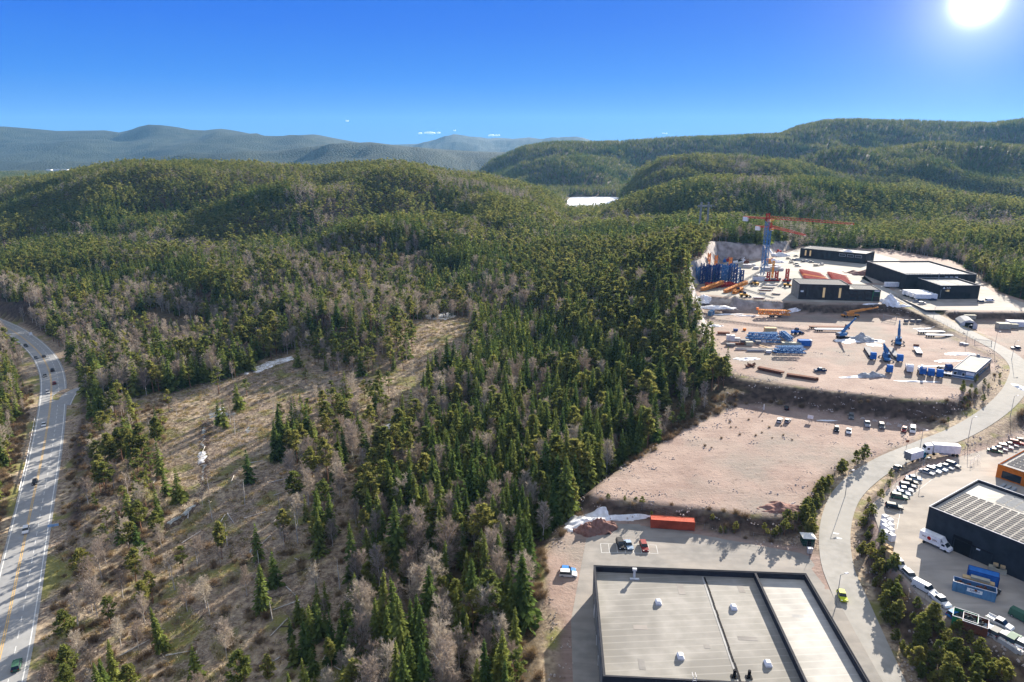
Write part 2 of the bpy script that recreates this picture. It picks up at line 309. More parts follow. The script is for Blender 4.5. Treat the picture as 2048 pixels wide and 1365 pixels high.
def terrain(x, y, full=False):
    x = np.asarray(x, float); y = np.asarray(y, float); shp = x.shape; x = x.ravel(); y = y.ravel()
    z = np.full(x.shape, 1.0); nr = y < 2300
    z[nr] = rbf(np.clip(x[nr], -1400, 1400), y[nr])
    near = np.clip((y-150)/600, 0, 1)
    z += fbm(x, y, 90, 4, 3)*(1.0+3.5*near) + fbm(x, y, 14, 3, 8)*.35
    hy = np.maximum(y, 20)
    for D, wf, wb, can, fl, crest in RIDGES:
        cx = np.array([p[0] for p in crest], float)
        pts = [AY(p[0], p[1], D) for p in crest]
        wx = np.array([p.x for p in pts]); wz = np.array([p.z-can for p in pts])
        xr = x*D/np.maximum(y, 300)       # follow the sight fan so ridges curve around the valley
        cz = np.interp(xr, wx, wz); cz = np.maximum(cz, fl)
        wig = fbm(x, y, D*.35, 3, int(D) % 97)*.18*wf
        t = (y-D+wig*np.clip(np.abs(y-D)/wf, 0, 1)); t = np.where(t < 0, -t/wf, t/wb)
        f = .5*(1+np.cos(np.pi*np.clip(t, 0, 1)))
        amp = D*(.008 if D < 4000 else .0045)*np.clip(np.abs(t)*3, 0, 1)*np.clip((cz-fl)/40, 0, 1)
        rz = fl+(cz-fl)*f + fbm(x, y, D*(.12 if D < 4000 else .08), 5, int(D) % 31)*amp*2.0*(f > 0)
        on = (f > 0)
        z = np.where(on, np.maximum(z, rz - (1-f)*8), z)
    # the lake basin
    lk = ((x-175+0.11*(1450-y))/ (60+0.02*(y-1200)))**2
    inl = np.exp(-lk**2)*sstep((y-1195)/40)*sstep((1720-y)/40)
    z = z*(1-inl)+(LAKE_Z-6)*inl
    reg = {}
    nearm = (y < 900)
    xs, ys, zs = x[nearm], y[nearm], z[nearm]
    dmin = np.full(xs.shape, 1e9); grav = np.zeros(xs.shape); gl_ = []; pad_id = np.full(xs.shape, -1)
    for i, (poly, pz, w) in enumerate(PADS):
        d = poly_sd(xs, ys, poly)
        k = 1-sstep((d-1.0)/w); zs = zs*(1-k)+pz*k
        gl_.append((1-sstep((d-.5+vnoise(xs, ys, 5, 77)*1.2)/2.5), pz)); dmin = np.minimum(dmin, d); pad_id = np.where(d < 1, i, pad_id)
    rd = np.full(xs.shape, 1e9)
    for nme, (L, hw, w) in RL.items():
        d, zz = line_sd(xs, ys, L)
        ww = np.where(pad_id >= 0, 5.0, w)
        k = 1-sstep((d-hw-.8)/ww); k = np.where((nme == 'main') & (pad_id == 0) & (d > hw+.8), k*.0, k); zs = zs*(1-k)+(zz-.05)*k; rd = np.minimum(rd, d-hw)
    for gm, pz in gl_: grav = np.maximum(grav, gm*(1-sstep((np.abs(zs-pz)-.35)/.7)))
    z[nearm] = zs
    if not full: return z.reshape(shp)
    o = lambda v, fill: np.array([fill])[0]
    G_ = np.zeros(x.shape); G_[nearm] = grav; DM = np.full(x.shape, 1e9); DM[nearm] = dmin; RD = np.full(x.shape, 1e9); RD[nearm] = rd; PI_ = np.full(x.shape, -1); PI_[nearm] = pad_id
    return z.reshape(shp), G_.reshape(shp), DM.reshape(shp), RD.reshape(shp), PI_.reshape(shp)
def TZ(x, y): return float(terrain(np.array([x]), np.array([y]))[0])

def axis(lo, hi, step, end_lo, end_hi, g):
    a = list(np.arange(lo, hi, step)); s = step
    while a[-1] < end_hi: s *= g; a.append(a[-1]+s)
    s = step; b = []
    q = lo
    while q > end_lo: s *= g; q -= s; b.append(q)
    return np.array(b[::-1]+a)
ax_ = axis(-230, 330, 1.7, -9500, 9500, 1.03); ay_ = axis(55, 600, 1.7, -30, 13000, 1.026)
GX, GY = np.meshgrid(ax_, ay_)
GZ, GG, GD, GR, GI = terrain(GX, GY, True)
CLEAR = [(150,800),(330,790),(470,760),(520,725),(600,700),(720,700),(830,640),(945,640),(950,690),(940,720),(870,745),(850,790),(820,850),(760,880),(700,940),(720,1000),(700,1100),(690,1200),(690,1365),(680,1600),(60,1600),(60,1365),(110,1200),(130,1000),(140,880)]
def in_px(px, py, poly, soft=0):
    return poly_sd(np.asarray(px, float), np.asarray(py, float), poly)
PX, PY = proj(GX, GY, GZ)
dcl_ = in_px(PX, PY, CLEAR); infront = (GY > 40) & (GY < 520)
clr = np.where(infront, 1-sstep((dcl_+fbm(GX, GY, 12, 3, 5)*8)/14), 0)
grassy = np.where((GY < 700) & (GG < .5), 1-sstep((np.minimum(GR, GD)-4)/5), 0)   # dry grass along roads and yards
clr = np.maximum(clr, grassy)
gzx = np.gradient(GZ, ax_, axis=1); gzy = np.gradient(GZ, ay_, axis=0); slope = np.hypot(gzx, gzy)
rock = np.where((GY < 900), sstep((slope-.28)/.2), 0)
cliffz = np.where((GY > 330) & (GX > 95) & (GX < 260) & (GX < 150+(GY-380)*.6), 1.0, 0)
far = sstep((GY-2600)/400)
nv = GX.size; nx, ny = len(ax_), len(ay_)
me = bpy.data.meshes.new('ground'); me.vertices.add(nv)
me.vertices.foreach_set('co', np.stack([GX, GY, GZ], -1).astype(np.float32).ravel())
I = np.arange(nv).reshape(ny, nx); q = np.stack([I[:-1,:-1], I[:-1,1:], I[1:,1:], I[1:,:-1]], -1).reshape(-1, 4)
me.loops.add(q.size); me.loops.foreach_set('vertex_index', q.astype(np.int32).ravel())
me.polygons.add(len(q)); me.polygons.foreach_set('loop_start', np.arange(0, q.size, 4, dtype=np.int32)); me.polygons.foreach_set('loop_total', np.full(len(q), 4, np.int32))
me.polygons.foreach_set('use_smooth', np.ones(len(q), bool)); me.update(calc_edges=True); me.validate()
at = me.color_attributes.new('cover', 'FLOAT_COLOR', 'POINT')
at.data.foreach_set('color', np.stack([clr, GG, rock, far], -1).astype(np.float32).ravel())
at2 = me.attributes.new('cliff', 'FLOAT', 'POINT'); at2.data.foreach_set('value', cliffz.astype(np.float32).ravel())
m, nt, nl = new_mat('ground'); b = nt['Principled BSDF']; b.inputs['Roughness'].default_value = .95; b.inputs['Specular IOR Level'].default_value = .15
A = nt.new('ShaderNodeAttribute'); A.attribute_name = 'cover'; sp = nt.new('ShaderNodeSeparateColor'); nl.new(A.outputs['Color'], sp.inputs[0])
floor_c, _ = noise_col(nt, nl, (.045,.035,.022), (.10,.075,.045), .25, 8)
gr1, _ = noise_col(nt, nl, (.14,.10,.075), (.48,.385,.26), .55, 12, lo=.34, hi=.68)
gr2, _ = noise_col(nt, nl, (.11,.075,.06), (.36,.285,.21), 1.4, 10, lo=.38, hi=.62)
gr3, _ = noise_col(nt, nl, (0,0,0), (1,1,1), .045, 6, lo=.42, hi=.60)
mz, _ = noise_col(nt, nl, (0,0,0), (.85,.85,.85), .09, 8, lo=.52, hi=.62)
cl = mixc(nt, nl, gr3, gr1, gr2); cl = mixc(nt, nl, mz, cl, (.17,.17,.045))
gv1, _ = noise_col(nt, nl, (.22,.155,.13), (.32,.24,.20), .12, 12, lo=.3, hi=.7)
gv2, _ = noise_col(nt, nl, (0,0,0), (.75,.75,.75), .035, 8, lo=.50, hi=.64)
gv = mixc(nt, nl, gv2, gv1, (.20,.18,.155))
gv3, _ = noise_col(nt, nl, (0,0,0), (.8,.8,.8), .9, 8, lo=.60, hi=.70)
gv = mixc(nt, nl, gv3, gv, (.13,.095,.08))
A2 = nt.new('ShaderNodeAttribute'); A2.attribute_name = 'cliff'
scarp, _ = noise_col(nt, nl, (.035,.025,.020), (.105,.072,.055), .5, 10)
rk, _ = noise_col(nt, nl, (.20,.17,.155), (.46,.42,.39), .18, 10)
rk = mixc(nt, nl, A2.outputs['Fac'], scarp, rk)
farc, _ = noise_col(nt, nl, (.010,.02,.014), (.04,.05,.03), .009, 12, lo=.3, hi=.7)
mp_ = nt.new('ShaderNodeMapping'); mp_.inputs['Rotation'].default_value = (0, 0, R(-38)); mp_.inputs['Scale'].default_value = (.035, .55, 1); tc_ = nt.new('ShaderNodeTexCoord'); nl.new(tc_.outputs['Object'], mp_.inputs[0])
tn = nt.new('ShaderNodeTexNoise'); tn.inputs['Scale'].default_value = 1; tn.inputs['Detail'].default_value = 6; tn.inputs['Distortion'].default_value = 2.5; nl.new(mp_.outputs[0], tn.inputs[0])
tr_ = nt.new('ShaderNodeMapRange'); tr_.inputs[1].default_value = .50; tr_.inputs[2].default_value = .60; tr_.inputs[4].default_value = .28; nl.new(tn.outputs['Fac'], tr_.inputs[0])
gv = mixc(nt, nl, tr_.outputs[0], gv, (.36,.28,.24))
x1 = mixc(nt, nl, sp.outputs[0], floor_c, cl); x1 = mixc(nt, nl, sp.outputs[2], x1, rk); x1 = mixc(nt, nl, sp.outputs[1], x1, gv); x1 = mixc(nt, nl, A.outputs['Alpha'], x1, farc)
nl.new(x1, b.inputs['Base Color'])
tc = nt.new('ShaderNodeTexCoord'); nz = nt.new('ShaderNodeTexNoise'); nz.inputs['Scale'].default_value = .9; nz.inputs['Detail'].default_value = 8; nz.inputs['Roughness'].default_value = .65
nl.new(tc.outputs['Object'], nz.inputs['Vector']); bp = nt.new('ShaderNodeBump'); bp.inputs['Strength'].default_value = .5; bp.inputs['Distance'].default_value = .5
nl.new(nz.outputs['Fac'], bp.inputs['Height'])
vor = nt.new('ShaderNodeTexVoronoi'); vor.inputs['Scale'].default_value = .09; nl.new(tc.outputs['Object'], vor.inputs['Vector'])
bp2 = nt.new('ShaderNodeBump'); bp2.inputs['Strength'].default_value = 1.0; nl.new(vor.outputs['Distance'], bp2.inputs['Height']); bp2.invert = True
m2 = nt.new('ShaderNodeMath'); m2.operation = 'MULTIPLY'; m2.inputs[1].default_value = 7.0; nl.new(A.outputs['Alpha'], m2.inputs[0]); nl.new(m2.outputs[0], bp2.inputs['Distance'])
nl.new(bp.outputs[0], bp2.inputs['Normal']); nl.new(bp2.outputs[0], b.inputs['Normal'])
M['ground'] = m
ground = meshobj('ground', me, mat=m); tag(ground, 'forest floor, clear-felled slope and pink gravel', kind='structure')

# lake
lk = MB(); pts = [(90,1190),(300,1190),(330,1500),(320,1730),(40,1730),(60,1500)]
lk.add([(a, b_, LAKE_Z) for a, b_ in pts], [tuple(range(len(pts)))])
tag(lk.build('lake', M['ice']), 'frozen lake covered with white snow in the valley', kind='structure')

# flat surfaces of the yards
def sheet(name, pts, z, mat, label, dz=.03, parent=None):
    mb = MB(); P_ = [G(p[0], p[1], z) for p in pts]
    mb.add([(p.x, p.y, z+dz) for p in P_], [tuple(range(len(P_)))])
    o = mb.build(name, mat, parent)
    if sum((P_[i].x*P_[(i+1) % len(P_)].y-P_[(i+1) % len(P_)].x*P_[i].y) for i in range(len(P_))) < 0: o.data.flip_normals()
    return tag(o, label, kind='structure') if parent is None else o
sheet('yard_asphalt', [(1232,1038),(1380,1066),(1600,1106),(1640,1122),(1650,1152),(1710,1264),(1786,1400),(1830,1600),(1120,1640),(1146,1365),(1142,1240),(1172,1080),(1200,1048)], 0, M['asphalt'], 'grey asphalt yard around the large flat-roofed warehouse')
sheet('parking_ground', [(1742,1010),(1792,965),(1850,935),(1905,918),(1995,892),(2048,874),(2290,868),(2580,1100),(2580,1480),(2300,1395),(2050,1296),(1940,1246),(1905,1236),(1835,1188),(1785,1128),(1758,1060)], 5, M['yard_dusty'], 'dusty paved yard and car park behind the retaining wall')
sheet('crane_yard_ground', [(1400,588),(1560,601),(1650,605),(1760,605),(1790,596),(1775,583),(1745,565),(1720,545),(1800,520),(1745,505),(1620,493),(1562,508),(1542,521),(1450,524),(1425,560),(1402,575)], 16.5, M['crane_yard'], 'pale gravel yard full of crane parts')
sheet('warehouse_apron', [(1800,596),(1852,620),(2050,622),(2066,612),(1985,583),(1955,560),(1860,545),(1735,548),(1722,556)], 16.5, M['yard_dusty'], 'paved apron around the large black warehouse')
def ribbon(name, L, hw, mat, label, dz=.06, off=0.0, parent=None, t0=0, t1=None, dash=None):
    mb = MB(); L = L[t0:t1]; vs = []; fs = []
    for i, p in enumerate(L):
        a, b_ = L[max(i-1, 0)], L[min(i+1, len(L)-1)]; d = (b_-a); d.z = 0; d.normalize(); n = Vector((d.y, -d.x, 0))
        vs += [p+n*(off-hw)+Vector((0, 0, dz)), p+n*(off+hw)+Vector((0, 0, dz))]
    for i in range(len(L)-1):
        if dash and (i//dash) % 2: continue
        fs.append((2*i, 2*i+1, 2*i+3, 2*i+2))
    mb.add(vs, fs); o = mb.build(name, mat, parent)
    return tag(o, label, kind='structure') if parent is None else o
ribbon('road', RL['main'][0], 4.0, M['road'], 'grey two-lane road curving up through the industrial area')
hw = ribbon('highway', RL['high'][0], 6.1, M['highway'], 'grey highway with a yellow double centre line')
Lh = RL['high'][0]
sr = ribbon('side_road', RL['side'][0], 3.4, M['highway'], 'short asphalt slip road leaving the highway', dz=.05)
for off, w, mt, ds in ((-5.4,.13,'line_white',None), (5.2,.13,'line_white',None), (-1.2,.11,'line_yellow',None), (-.75,.11,'line_yellow',None), (2.2,.09,'line_white',1)):
    o = ribbon('road_marking', Lh, w, M[mt], None, dz=.075, off=off, parent=hw, dash=ds)
o = ribbon('road_marking', RL['side'][0], .12, M['line_white'], None, dz=.066, off=3.0, parent=sr)
# ---------------------------------------------------------------- trees
def leafmat(name, ca, cb, cc, trans=.42):
    m, nt, nl = new_mat(name); out = nt['Material Output']; nt.remove(nt['Principled BSDF'])
    oi = nt.new('ShaderNodeObjectInfo'); r = nt.new('ShaderNodeValToRGB'); r.color_ramp.elements[0].color = (*ca, 1); r.color_ramp.elements[1].color = (*cc, 1)
    e = r.color_ramp.elements.new(.5); e.color = (*cb, 1); nl.new(oi.outputs['Random'], r.inputs['Fac'])
    c2, _ = noise_col(nt, nl, (.62,.62,.62), (1.35,1.35,1.25), .55, 4)
    col = mixc(nt, nl, 1.0, r.outputs['Color'], c2, 'MULTIPLY')
    d = nt.new('ShaderNodeBsdfDiffuse'); t = nt.new('ShaderNodeBsdfTranslucent'); mx = nt.new('ShaderNodeMixShader'); mx.inputs[0].default_value = trans
    nl.new(col, d.inputs['Color']); nl.new(col, t.inputs['Color']); nl.new(d.outputs[0], mx.inputs[1]); nl.new(t.outputs[0], mx.inputs[2]); nl.new(mx.outputs[0], out.inputs['Surface'])
    return m
M['spruce'] = leafmat('spruce_needles', (.066,.108,.032), (.115,.155,.042), (.19,.21,.056))
M['pine'] = leafmat('pine_needles', (.12,.15,.045), (.18,.195,.055), (.26,.25,.075), .48)
M['twig'] = leafmat('bare_twigs', (.27,.215,.18), (.37,.31,.27), (.48,.42,.35), .2)
M['brush'] = leafmat('brown_brush', (.16,.11,.07), (.24,.17,.11), (.30,.23,.14), .2)
M['bark'] = plain('spruce_bark', (.11,.085,.07), .9); M['pinebark'] = plain('pine_bark', (.24,.13,.08), .9); M['birchbark'] = plain('birch_bark', (.50,.47,.43), .8, var=.35, scale=3)
def quads_mesh(name, V, mats, tri=False):
    """V: (n, 4, 3) or (n, 3, 3)"""
    n, k = V.shape[:2]; me = bpy.data.meshes.new(name); me.vertices.add(n*k); me.vertices.foreach_set('co', V.astype(np.float32).ravel())
    me.loops.add(n*k); me.loops.foreach_set('vertex_index', np.arange(n*k, dtype=np.int32)); me.polygons.add(n)
    me.polygons.foreach_set('loop_start', np.arange(0, n*k, k, dtype=np.int32)); me.polygons.foreach_set('loop_total', np.full(n, k, np.int32)); me.update(calc_edges=True)
    me.materials.append(mats); return me
def unit(v): return v/np.maximum(np.linalg.norm(v, axis=-1, keepdims=True), 1e-6)
def diamonds(c, d, L, Wd, g, tilt=.5):
    """flat sprays at c along d"""
    n = len(c); d = unit(d); s = unit(np.cross(d, np.array([0, 0, 1.]))+g.normal(0, tilt, (n, 3)))
    s = unit(s-d*(s*d).sum(1, keepdims=True)); L = L[:, None]/2; Wd = Wd[:, None]/2
    return np.stack([c-d*L, c+s*Wd, c+d*L, c-s*Wd], 1)
def spruce_crown(seed, nw, nb, K, Ht=16., R0=2.5, fat=1.0):
    g = np.random.default_rng(seed); C, D, Ls, Ws = [], [], [], []
    for i in range(nw):
        h = .08+.91*i/(nw-1); r = R0*(1-h)**.8*g.uniform(.85, 1.12)+.12
        n = max(4, int(nb*(.5+.5*(1-h)))); a0 = g.uniform(0, 6.28)
        for j in range(n):
            a = a0+6.283*j/n+g.normal(0, .22); rr = r*g.uniform(.62, 1.18); drop = g.uniform(.25, .6)
            for k in range(1, K+1):
                f = (k-.4)/K; rad = rr*f; z = h*Ht-drop*rad+.12*rad*rad/max(rr, .3)
                side = (g.uniform(-.4, .4) if K > 1 else 0)*rr*f*.6
                C.append((math.cos(a)*rad-math.sin(a)*side, math.sin(a)*rad+math.cos(a)*side, z)); D.append((math.cos(a+side*.5), math.sin(a+side*.5), -drop-g.uniform(0, .35)))
                Ls.append(rr/K*1.7+.25); Ws.append((rr/K*.8+.32)*fat)
    C, D = np.array(C), np.array(D); top = np.array([[0, 0, Ht-.2], [.02, 0, Ht-.6]])
    V = diamonds(C, D, np.array(Ls), np.array(Ws), g, .45)
    T = diamonds(top, np.array([[0, 0.02, 1.], [0, .01, 1.]]), np.array([1.6, 1.6]), np.array([.25, .5]), g, .3)
    return np.concatenate([V, T])
def pine_crown(seed, nc, npc, Ht=15., R0=2.3, fat=1.0):
    g = np.random.default_rng(seed); V = []
    for i in range(nc):
        u = g.uniform(0, 1)**.8; h = .38+.60*u; env = math.sin(min(1, (1-u)*1.25+.12)*math.pi/2)*(.55+.45*min(1, u*3))
        a = g.uniform(0, 6.28); rr = R0*env*g.uniform(.35, 1.1); cc = np.array([math.cos(a)*rr, math.sin(a)*rr, h*Ht])
        sz = g.uniform(.45, .95)*(1.15-.4*u)
        P = g.normal(0, 1, (npc, 3)); P = unit(P)*g.uniform(.3, 1, (npc, 1))*np.array([1.25, 1.25, .62])*sz+cc
        D = unit(P-cc)+np.array([math.cos(a)*.5, math.sin(a)*.5, .25])+g.normal(0, .35, (npc, 3))
        V.append(diamonds(P, D, g.uniform(.5, .95, npc)*fat, g.uniform(.28, .5, npc)*fat, g, .9))
    return np.concatenate(V)
def sliver(a, b, w, g):
    n = len(a); d = b-a; s = unit(np.cross(d, g.normal(0, 1, (n, 3))))*w[:, None]/2
    return np.stack([a-s, a+s, b], 1)
def birch_crown(seed, nb, nt_, ntt, Ht=14., R0=2.2, w=1.0, up=1.0):
    g = np.random.default_rng(seed); V = []
    for i in range(nb):
        h = .28+.68*(i/nb); a = i*2.4+g.normal(0, .3); L = (R0*(1.15-h)**.6*1.5+.6)*g.uniform(.7, 1.2)
        p0 = np.array([0, 0, h*Ht*.96]); d = unit(np.array([math.cos(a)*.75, math.sin(a)*.75, up*g.uniform(.55, 1.2)])); p1 = p0+d*L
        V.append(sliver(p0[None], p1[None], np.array([.10*w]), g))
        f = g.uniform(.2, 1, nt_)[:, None]; q0 = p0+(p1-p0)*f; dd = unit(d+g.normal(0, .55, (nt_, 3))+np.array([0, 0, .15])); q1 = q0+dd*L*(.55-.25*f)*g.uniform(.7, 1.2, (nt_, 1))
        V.append(sliver(q0, q1, np.full(nt_, .06*w), g))
        if ntt:
            m0 = np.repeat(q0, ntt, 0); m1 = np.repeat(q1, ntt, 0); ff = g.uniform(.25, 1, (len(m0), 1)); r0 = m0+(m1-m0)*ff
            r1 = r0+unit(unit(m1-m0)+g.normal(0, .7, m0.shape))*g.uniform(.35, .8, (len(m0), 1)); V.append(sliver(r0, r1, np.full(len(m0), .045*w), g))
    return np.concatenate(V)
def trunk_mesh(name, Ht, r, mat, bend=0.0, seed=0, limbs=0):
    g = random.Random(seed); mb = MB(); p = Vector((0, 0, -.6)); n = 5
    for k in range(n):
        q_ = Vector((g.uniform(-bend, bend)*(k+1)/n, g.uniform(-bend, bend)*(k+1)/n, Ht*(k+1)/n)); mb.cyl(p, q_, r*(1-k/n)+.02, r*(1-(k+1)/n)+.02, 6); p = q_
    for k in range(limbs):
        a = g.uniform(0, 6.28); z0 = Ht*g.uniform(.3, .7); L = Ht*g.uniform(.15, .3)
        mb.cyl((0, 0, z0), (math.cos(a)*L*.5, math.sin(a)*L*.5, z0+L), r*.45, .03, 5)
    me = bpy.data.meshes.new(name); me.from_pydata(mb.v, [], mb.f); me.update(); me.materials.append(mat); return me
def joined(name, parts):   # parts: list of meshes, joined by from_pydata with material slots
    v, f, mi, mats = [], [], [], []
    for me in parts:
        n = len(v); v += [tuple(x.co) for x in me.vertices]; f += [tuple(i+n for i in p.vertices) for p in me.polygons]; mi += [len(mats)]*len(me.polygons); mats.append(me.materials[0])
    o = bpy.data.meshes.new(name); o.from_pydata(v, [], f); o.update()
    for x in mats: o.materials.append(x)
    o.polygons.foreach_set('material_index', mi); return o
KN = {  # near prototypes: (trunk mesh, crown mesh)
 'spruce': [(trunk_mesh('trunk', 15.5, .22, M['bark'], .1, s), quads_mesh('crown', spruce_crown(s, 30, 11, 4, R0=r0), M['spruce'])) for s, r0 in ((1, 2.5), (2, 2.1), (3, 2.9), (4, 2.3), (14, 2.7), (15, 2.0))],
 'pine': [(trunk_mesh('trunk', 13.5, .2, M['pinebark'], .35, s, 5), quads_mesh('crown', pine_crown(s, nc, 34, R0=r0), M['pine'])) for s, nc, r0 in ((5, 46, 2.2), (6, 60, 2.7), (7, 38, 1.9), (8, 54, 2.5), (16, 30, 2.4), (17, 66, 2.1))],
 'birch': [(trunk_mesh('trunk', 13.0, .15, M['birchbark'], .45, s, 7), quads_mesh('crown', birch_crown(s, nb, 12, 6, w=1.3, R0=r0), M['twig'])) for s, nb, r0 in ((9, 44, 2.2), (10, 52, 2.8), (11, 40, 1.8), (12, 48, 2.5), (18, 36, 2.3))]}
LOD1 = {
 'spruce': [joined('spruce', [quads_mesh('c', spruce_crown(s, 17, 8, 2, fat=1.15, R0=r0), M['spruce'])]) for s, r0 in ((21, 2.4), (22, 2.1), (23, 2.8))],
 'pine': [joined('pine', [quads_mesh('c', pine_crown(s, 26, 13, fat=1.45, R0=r0), M['pine']), trunk_mesh('t', 13, .2, M['pinebark'], .3, s)]) for s, r0 in ((24, 2.2), (25, 2.7), (26, 2.0))],
 'birch': [joined('birch', [quads_mesh('c', birch_crown(s, 28, 9, 3, w=2.6, R0=r0), M['twig']), trunk_mesh('t', 13, .13, M['birchbark'], .4, s)]) for s, r0 in ((27, 2.2), (28, 2.7), (29, 1.8))]}
LOD2 = {
 'spruce': [joined('spruce', [quads_mesh('c', spruce_crown(s, 9, 6, 1, fat=1.5, R0=r0), M['spruce'])]) for s, r0 in ((31, 2.6), (32, 2.2), (33, 3.0))],
 'pine': [joined('pine', [quads_mesh('c', pine_crown(s, 11, 7, fat=2.3, R0=r0), M['pine'])]) for s, r0 in ((34, 2.4), (35, 2.8), (36, 2.1))],
 'birch': [joined('birch', [quads_mesh('c', birch_crown(s, 12, 5, 1, w=4.0, R0=r0), M['twig'])]) for s, r0 in ((37, 2.4), (38, 2.7), (39, 2.0))]}
def clump(kind, seed, n=30, half=15):
    g = np.random.default_rng(seed); v, f, mi = [], [], []
    src = LOD2[kind] if kind != 'mixed' else None; mats = []
    out = []
    for i in range(n):
        k = kind if kind != 'mixed' else g.choice(['spruce', 'pine', 'birch'], p=[.35, .45, .2])
        me_ = LOD2[k][g.integers(3)]; co = np.empty(len(me_.vertices)*3, np.float32); me_.vertices.foreach_get('co', co); co = co.reshape(-1, 3)
        a = g.uniform(0, 6.28); s = g.uniform(.7, 1.15); ca, sa = math.cos(a)*s, math.sin(a)*s
        co = np.stack([co[:,0]*ca-co[:,1]*sa, co[:,0]*sa+co[:,1]*ca, co[:,2]*s], 1)+np.array([g.uniform(-half, half), g.uniform(-half, half), 0])
        kk = 3 if k == 'birch' else 4
        out.append((k, co))
    for k in ('spruce', 'pine', 'birch'):
        for kk, co in out:
            if kk != k: continue
            nn = 3 if k == 'birch' else 4
            base = len(v); v += co.tolist(); f += [tuple(range(base+i, base+i+nn)) for i in range(0, len(co), nn)]; mi += [('spruce', 'pine', 'birch').index(k)]*(len(co)//nn)
    o = bpy.data.meshes.new('stand'); o.from_pydata(v, [], f); o.update()
    for k in (M['spruce'], M['pine'], M['twig']): o.materials.append(k)
    o.polygons.foreach_set('material_index', mi); return o
def scatter(name, pts, rot, scl, protos, label, mat_for_pts=None):
    """one object: the prototypes' geometry set out on the points by geometry nodes"""
    me = bpy.data.meshes.new(name); me.vertices.add(len(pts)); me.vertices.foreach_set('co', np.asarray(pts, np.float32).ravel())
    a = me.attributes.new('rz', 'FLOAT_VECTOR', 'POINT'); rv = np.zeros((len(pts), 3), np.float32); rv[:] = rot if np.ndim(rot) == 2 else np.stack([np.zeros(len(pts)), np.zeros(len(pts)), rot], 1); a.data.foreach_set('vector', rv.ravel())
    a = me.attributes.new('sc', 'FLOAT_VECTOR', 'POINT'); a.data.foreach_set('vector', np.asarray(scl, np.float32).ravel())
    a = me.attributes.new('id_', 'INT', 'POINT'); a.data.foreach_set('value', rng.integers(0, len(protos), len(pts)).astype(np.int32))
    o = meshobj(name, me); ng = bpy.data.node_groups.new(name, 'GeometryNodeTree')
    ng.interface.new_socket('Geometry', in_out='INPUT', socket_type='NodeSocketGeometry'); ng.interface.new_socket('Geometry', in_out='OUTPUT', socket_type='NodeSocketGeometry')
    N, L = ng.nodes, ng.links; gi = N.new('NodeGroupInput'); go = N.new('NodeGroupOutput'); iop = N.new('GeometryNodeInstanceOnPoints'); jn = N.new('GeometryNodeJoinGeometry')
    for pm in protos:
        po = bpy.data.objects.new(pm.name+'_source', pm); oi = N.new('GeometryNodeObjectInfo'); oi.inputs['Object'].default_value = po; oi.inputs['As Instance'].default_value = False
        g2 = N.new('GeometryNodeGeometryToInstance'); L.new(oi.outputs['Geometry'], g2.inputs[0]); L.new(g2.outputs[0], jn.inputs[0])
    def na(nm, ty):
        n = N.new('GeometryNodeInputNamedAttribute'); n.data_type = ty; n.inputs['Name'].default_value = nm; return n.outputs['Attribute']
    e2r = N.new('FunctionNodeEulerToRotation'); L.new(na('rz', 'FLOAT_VECTOR'), e2r.inputs[0])
    L.new(gi.outputs[0], iop.inputs['Points']); L.new(jn.outputs[0], iop.inputs['Instance']); iop.inputs['Pick Instance'].default_value = True
    L.new(na('id_', 'INT'), iop.inputs['Instance Index']); L.new(e2r.outputs[0], iop.inputs['Rotation']); L.new(na('sc', 'FLOAT_VECTOR'), iop.inputs['Scale']); L.new(iop.outputs[0], go.inputs[0])
    md = o.modifiers.new('scatter', 'NODES'); md.node_group = ng
    return tag(o, label, kind='stuff')

def jgrid(x0, x1, y0, y1, s):
    X, Y = np.meshgrid(np.arange(x0, x1, s), np.arange(y0, y1, s)); X = X+rng.uniform(-.48, .48, X.shape)*s; Y = Y+rng.uniform(-.48, .48, Y.shape)*s
    X, Y = X.ravel(), Y.ravel(); k = np.abs(X) < .80*Y+35; return X[k], Y[k]
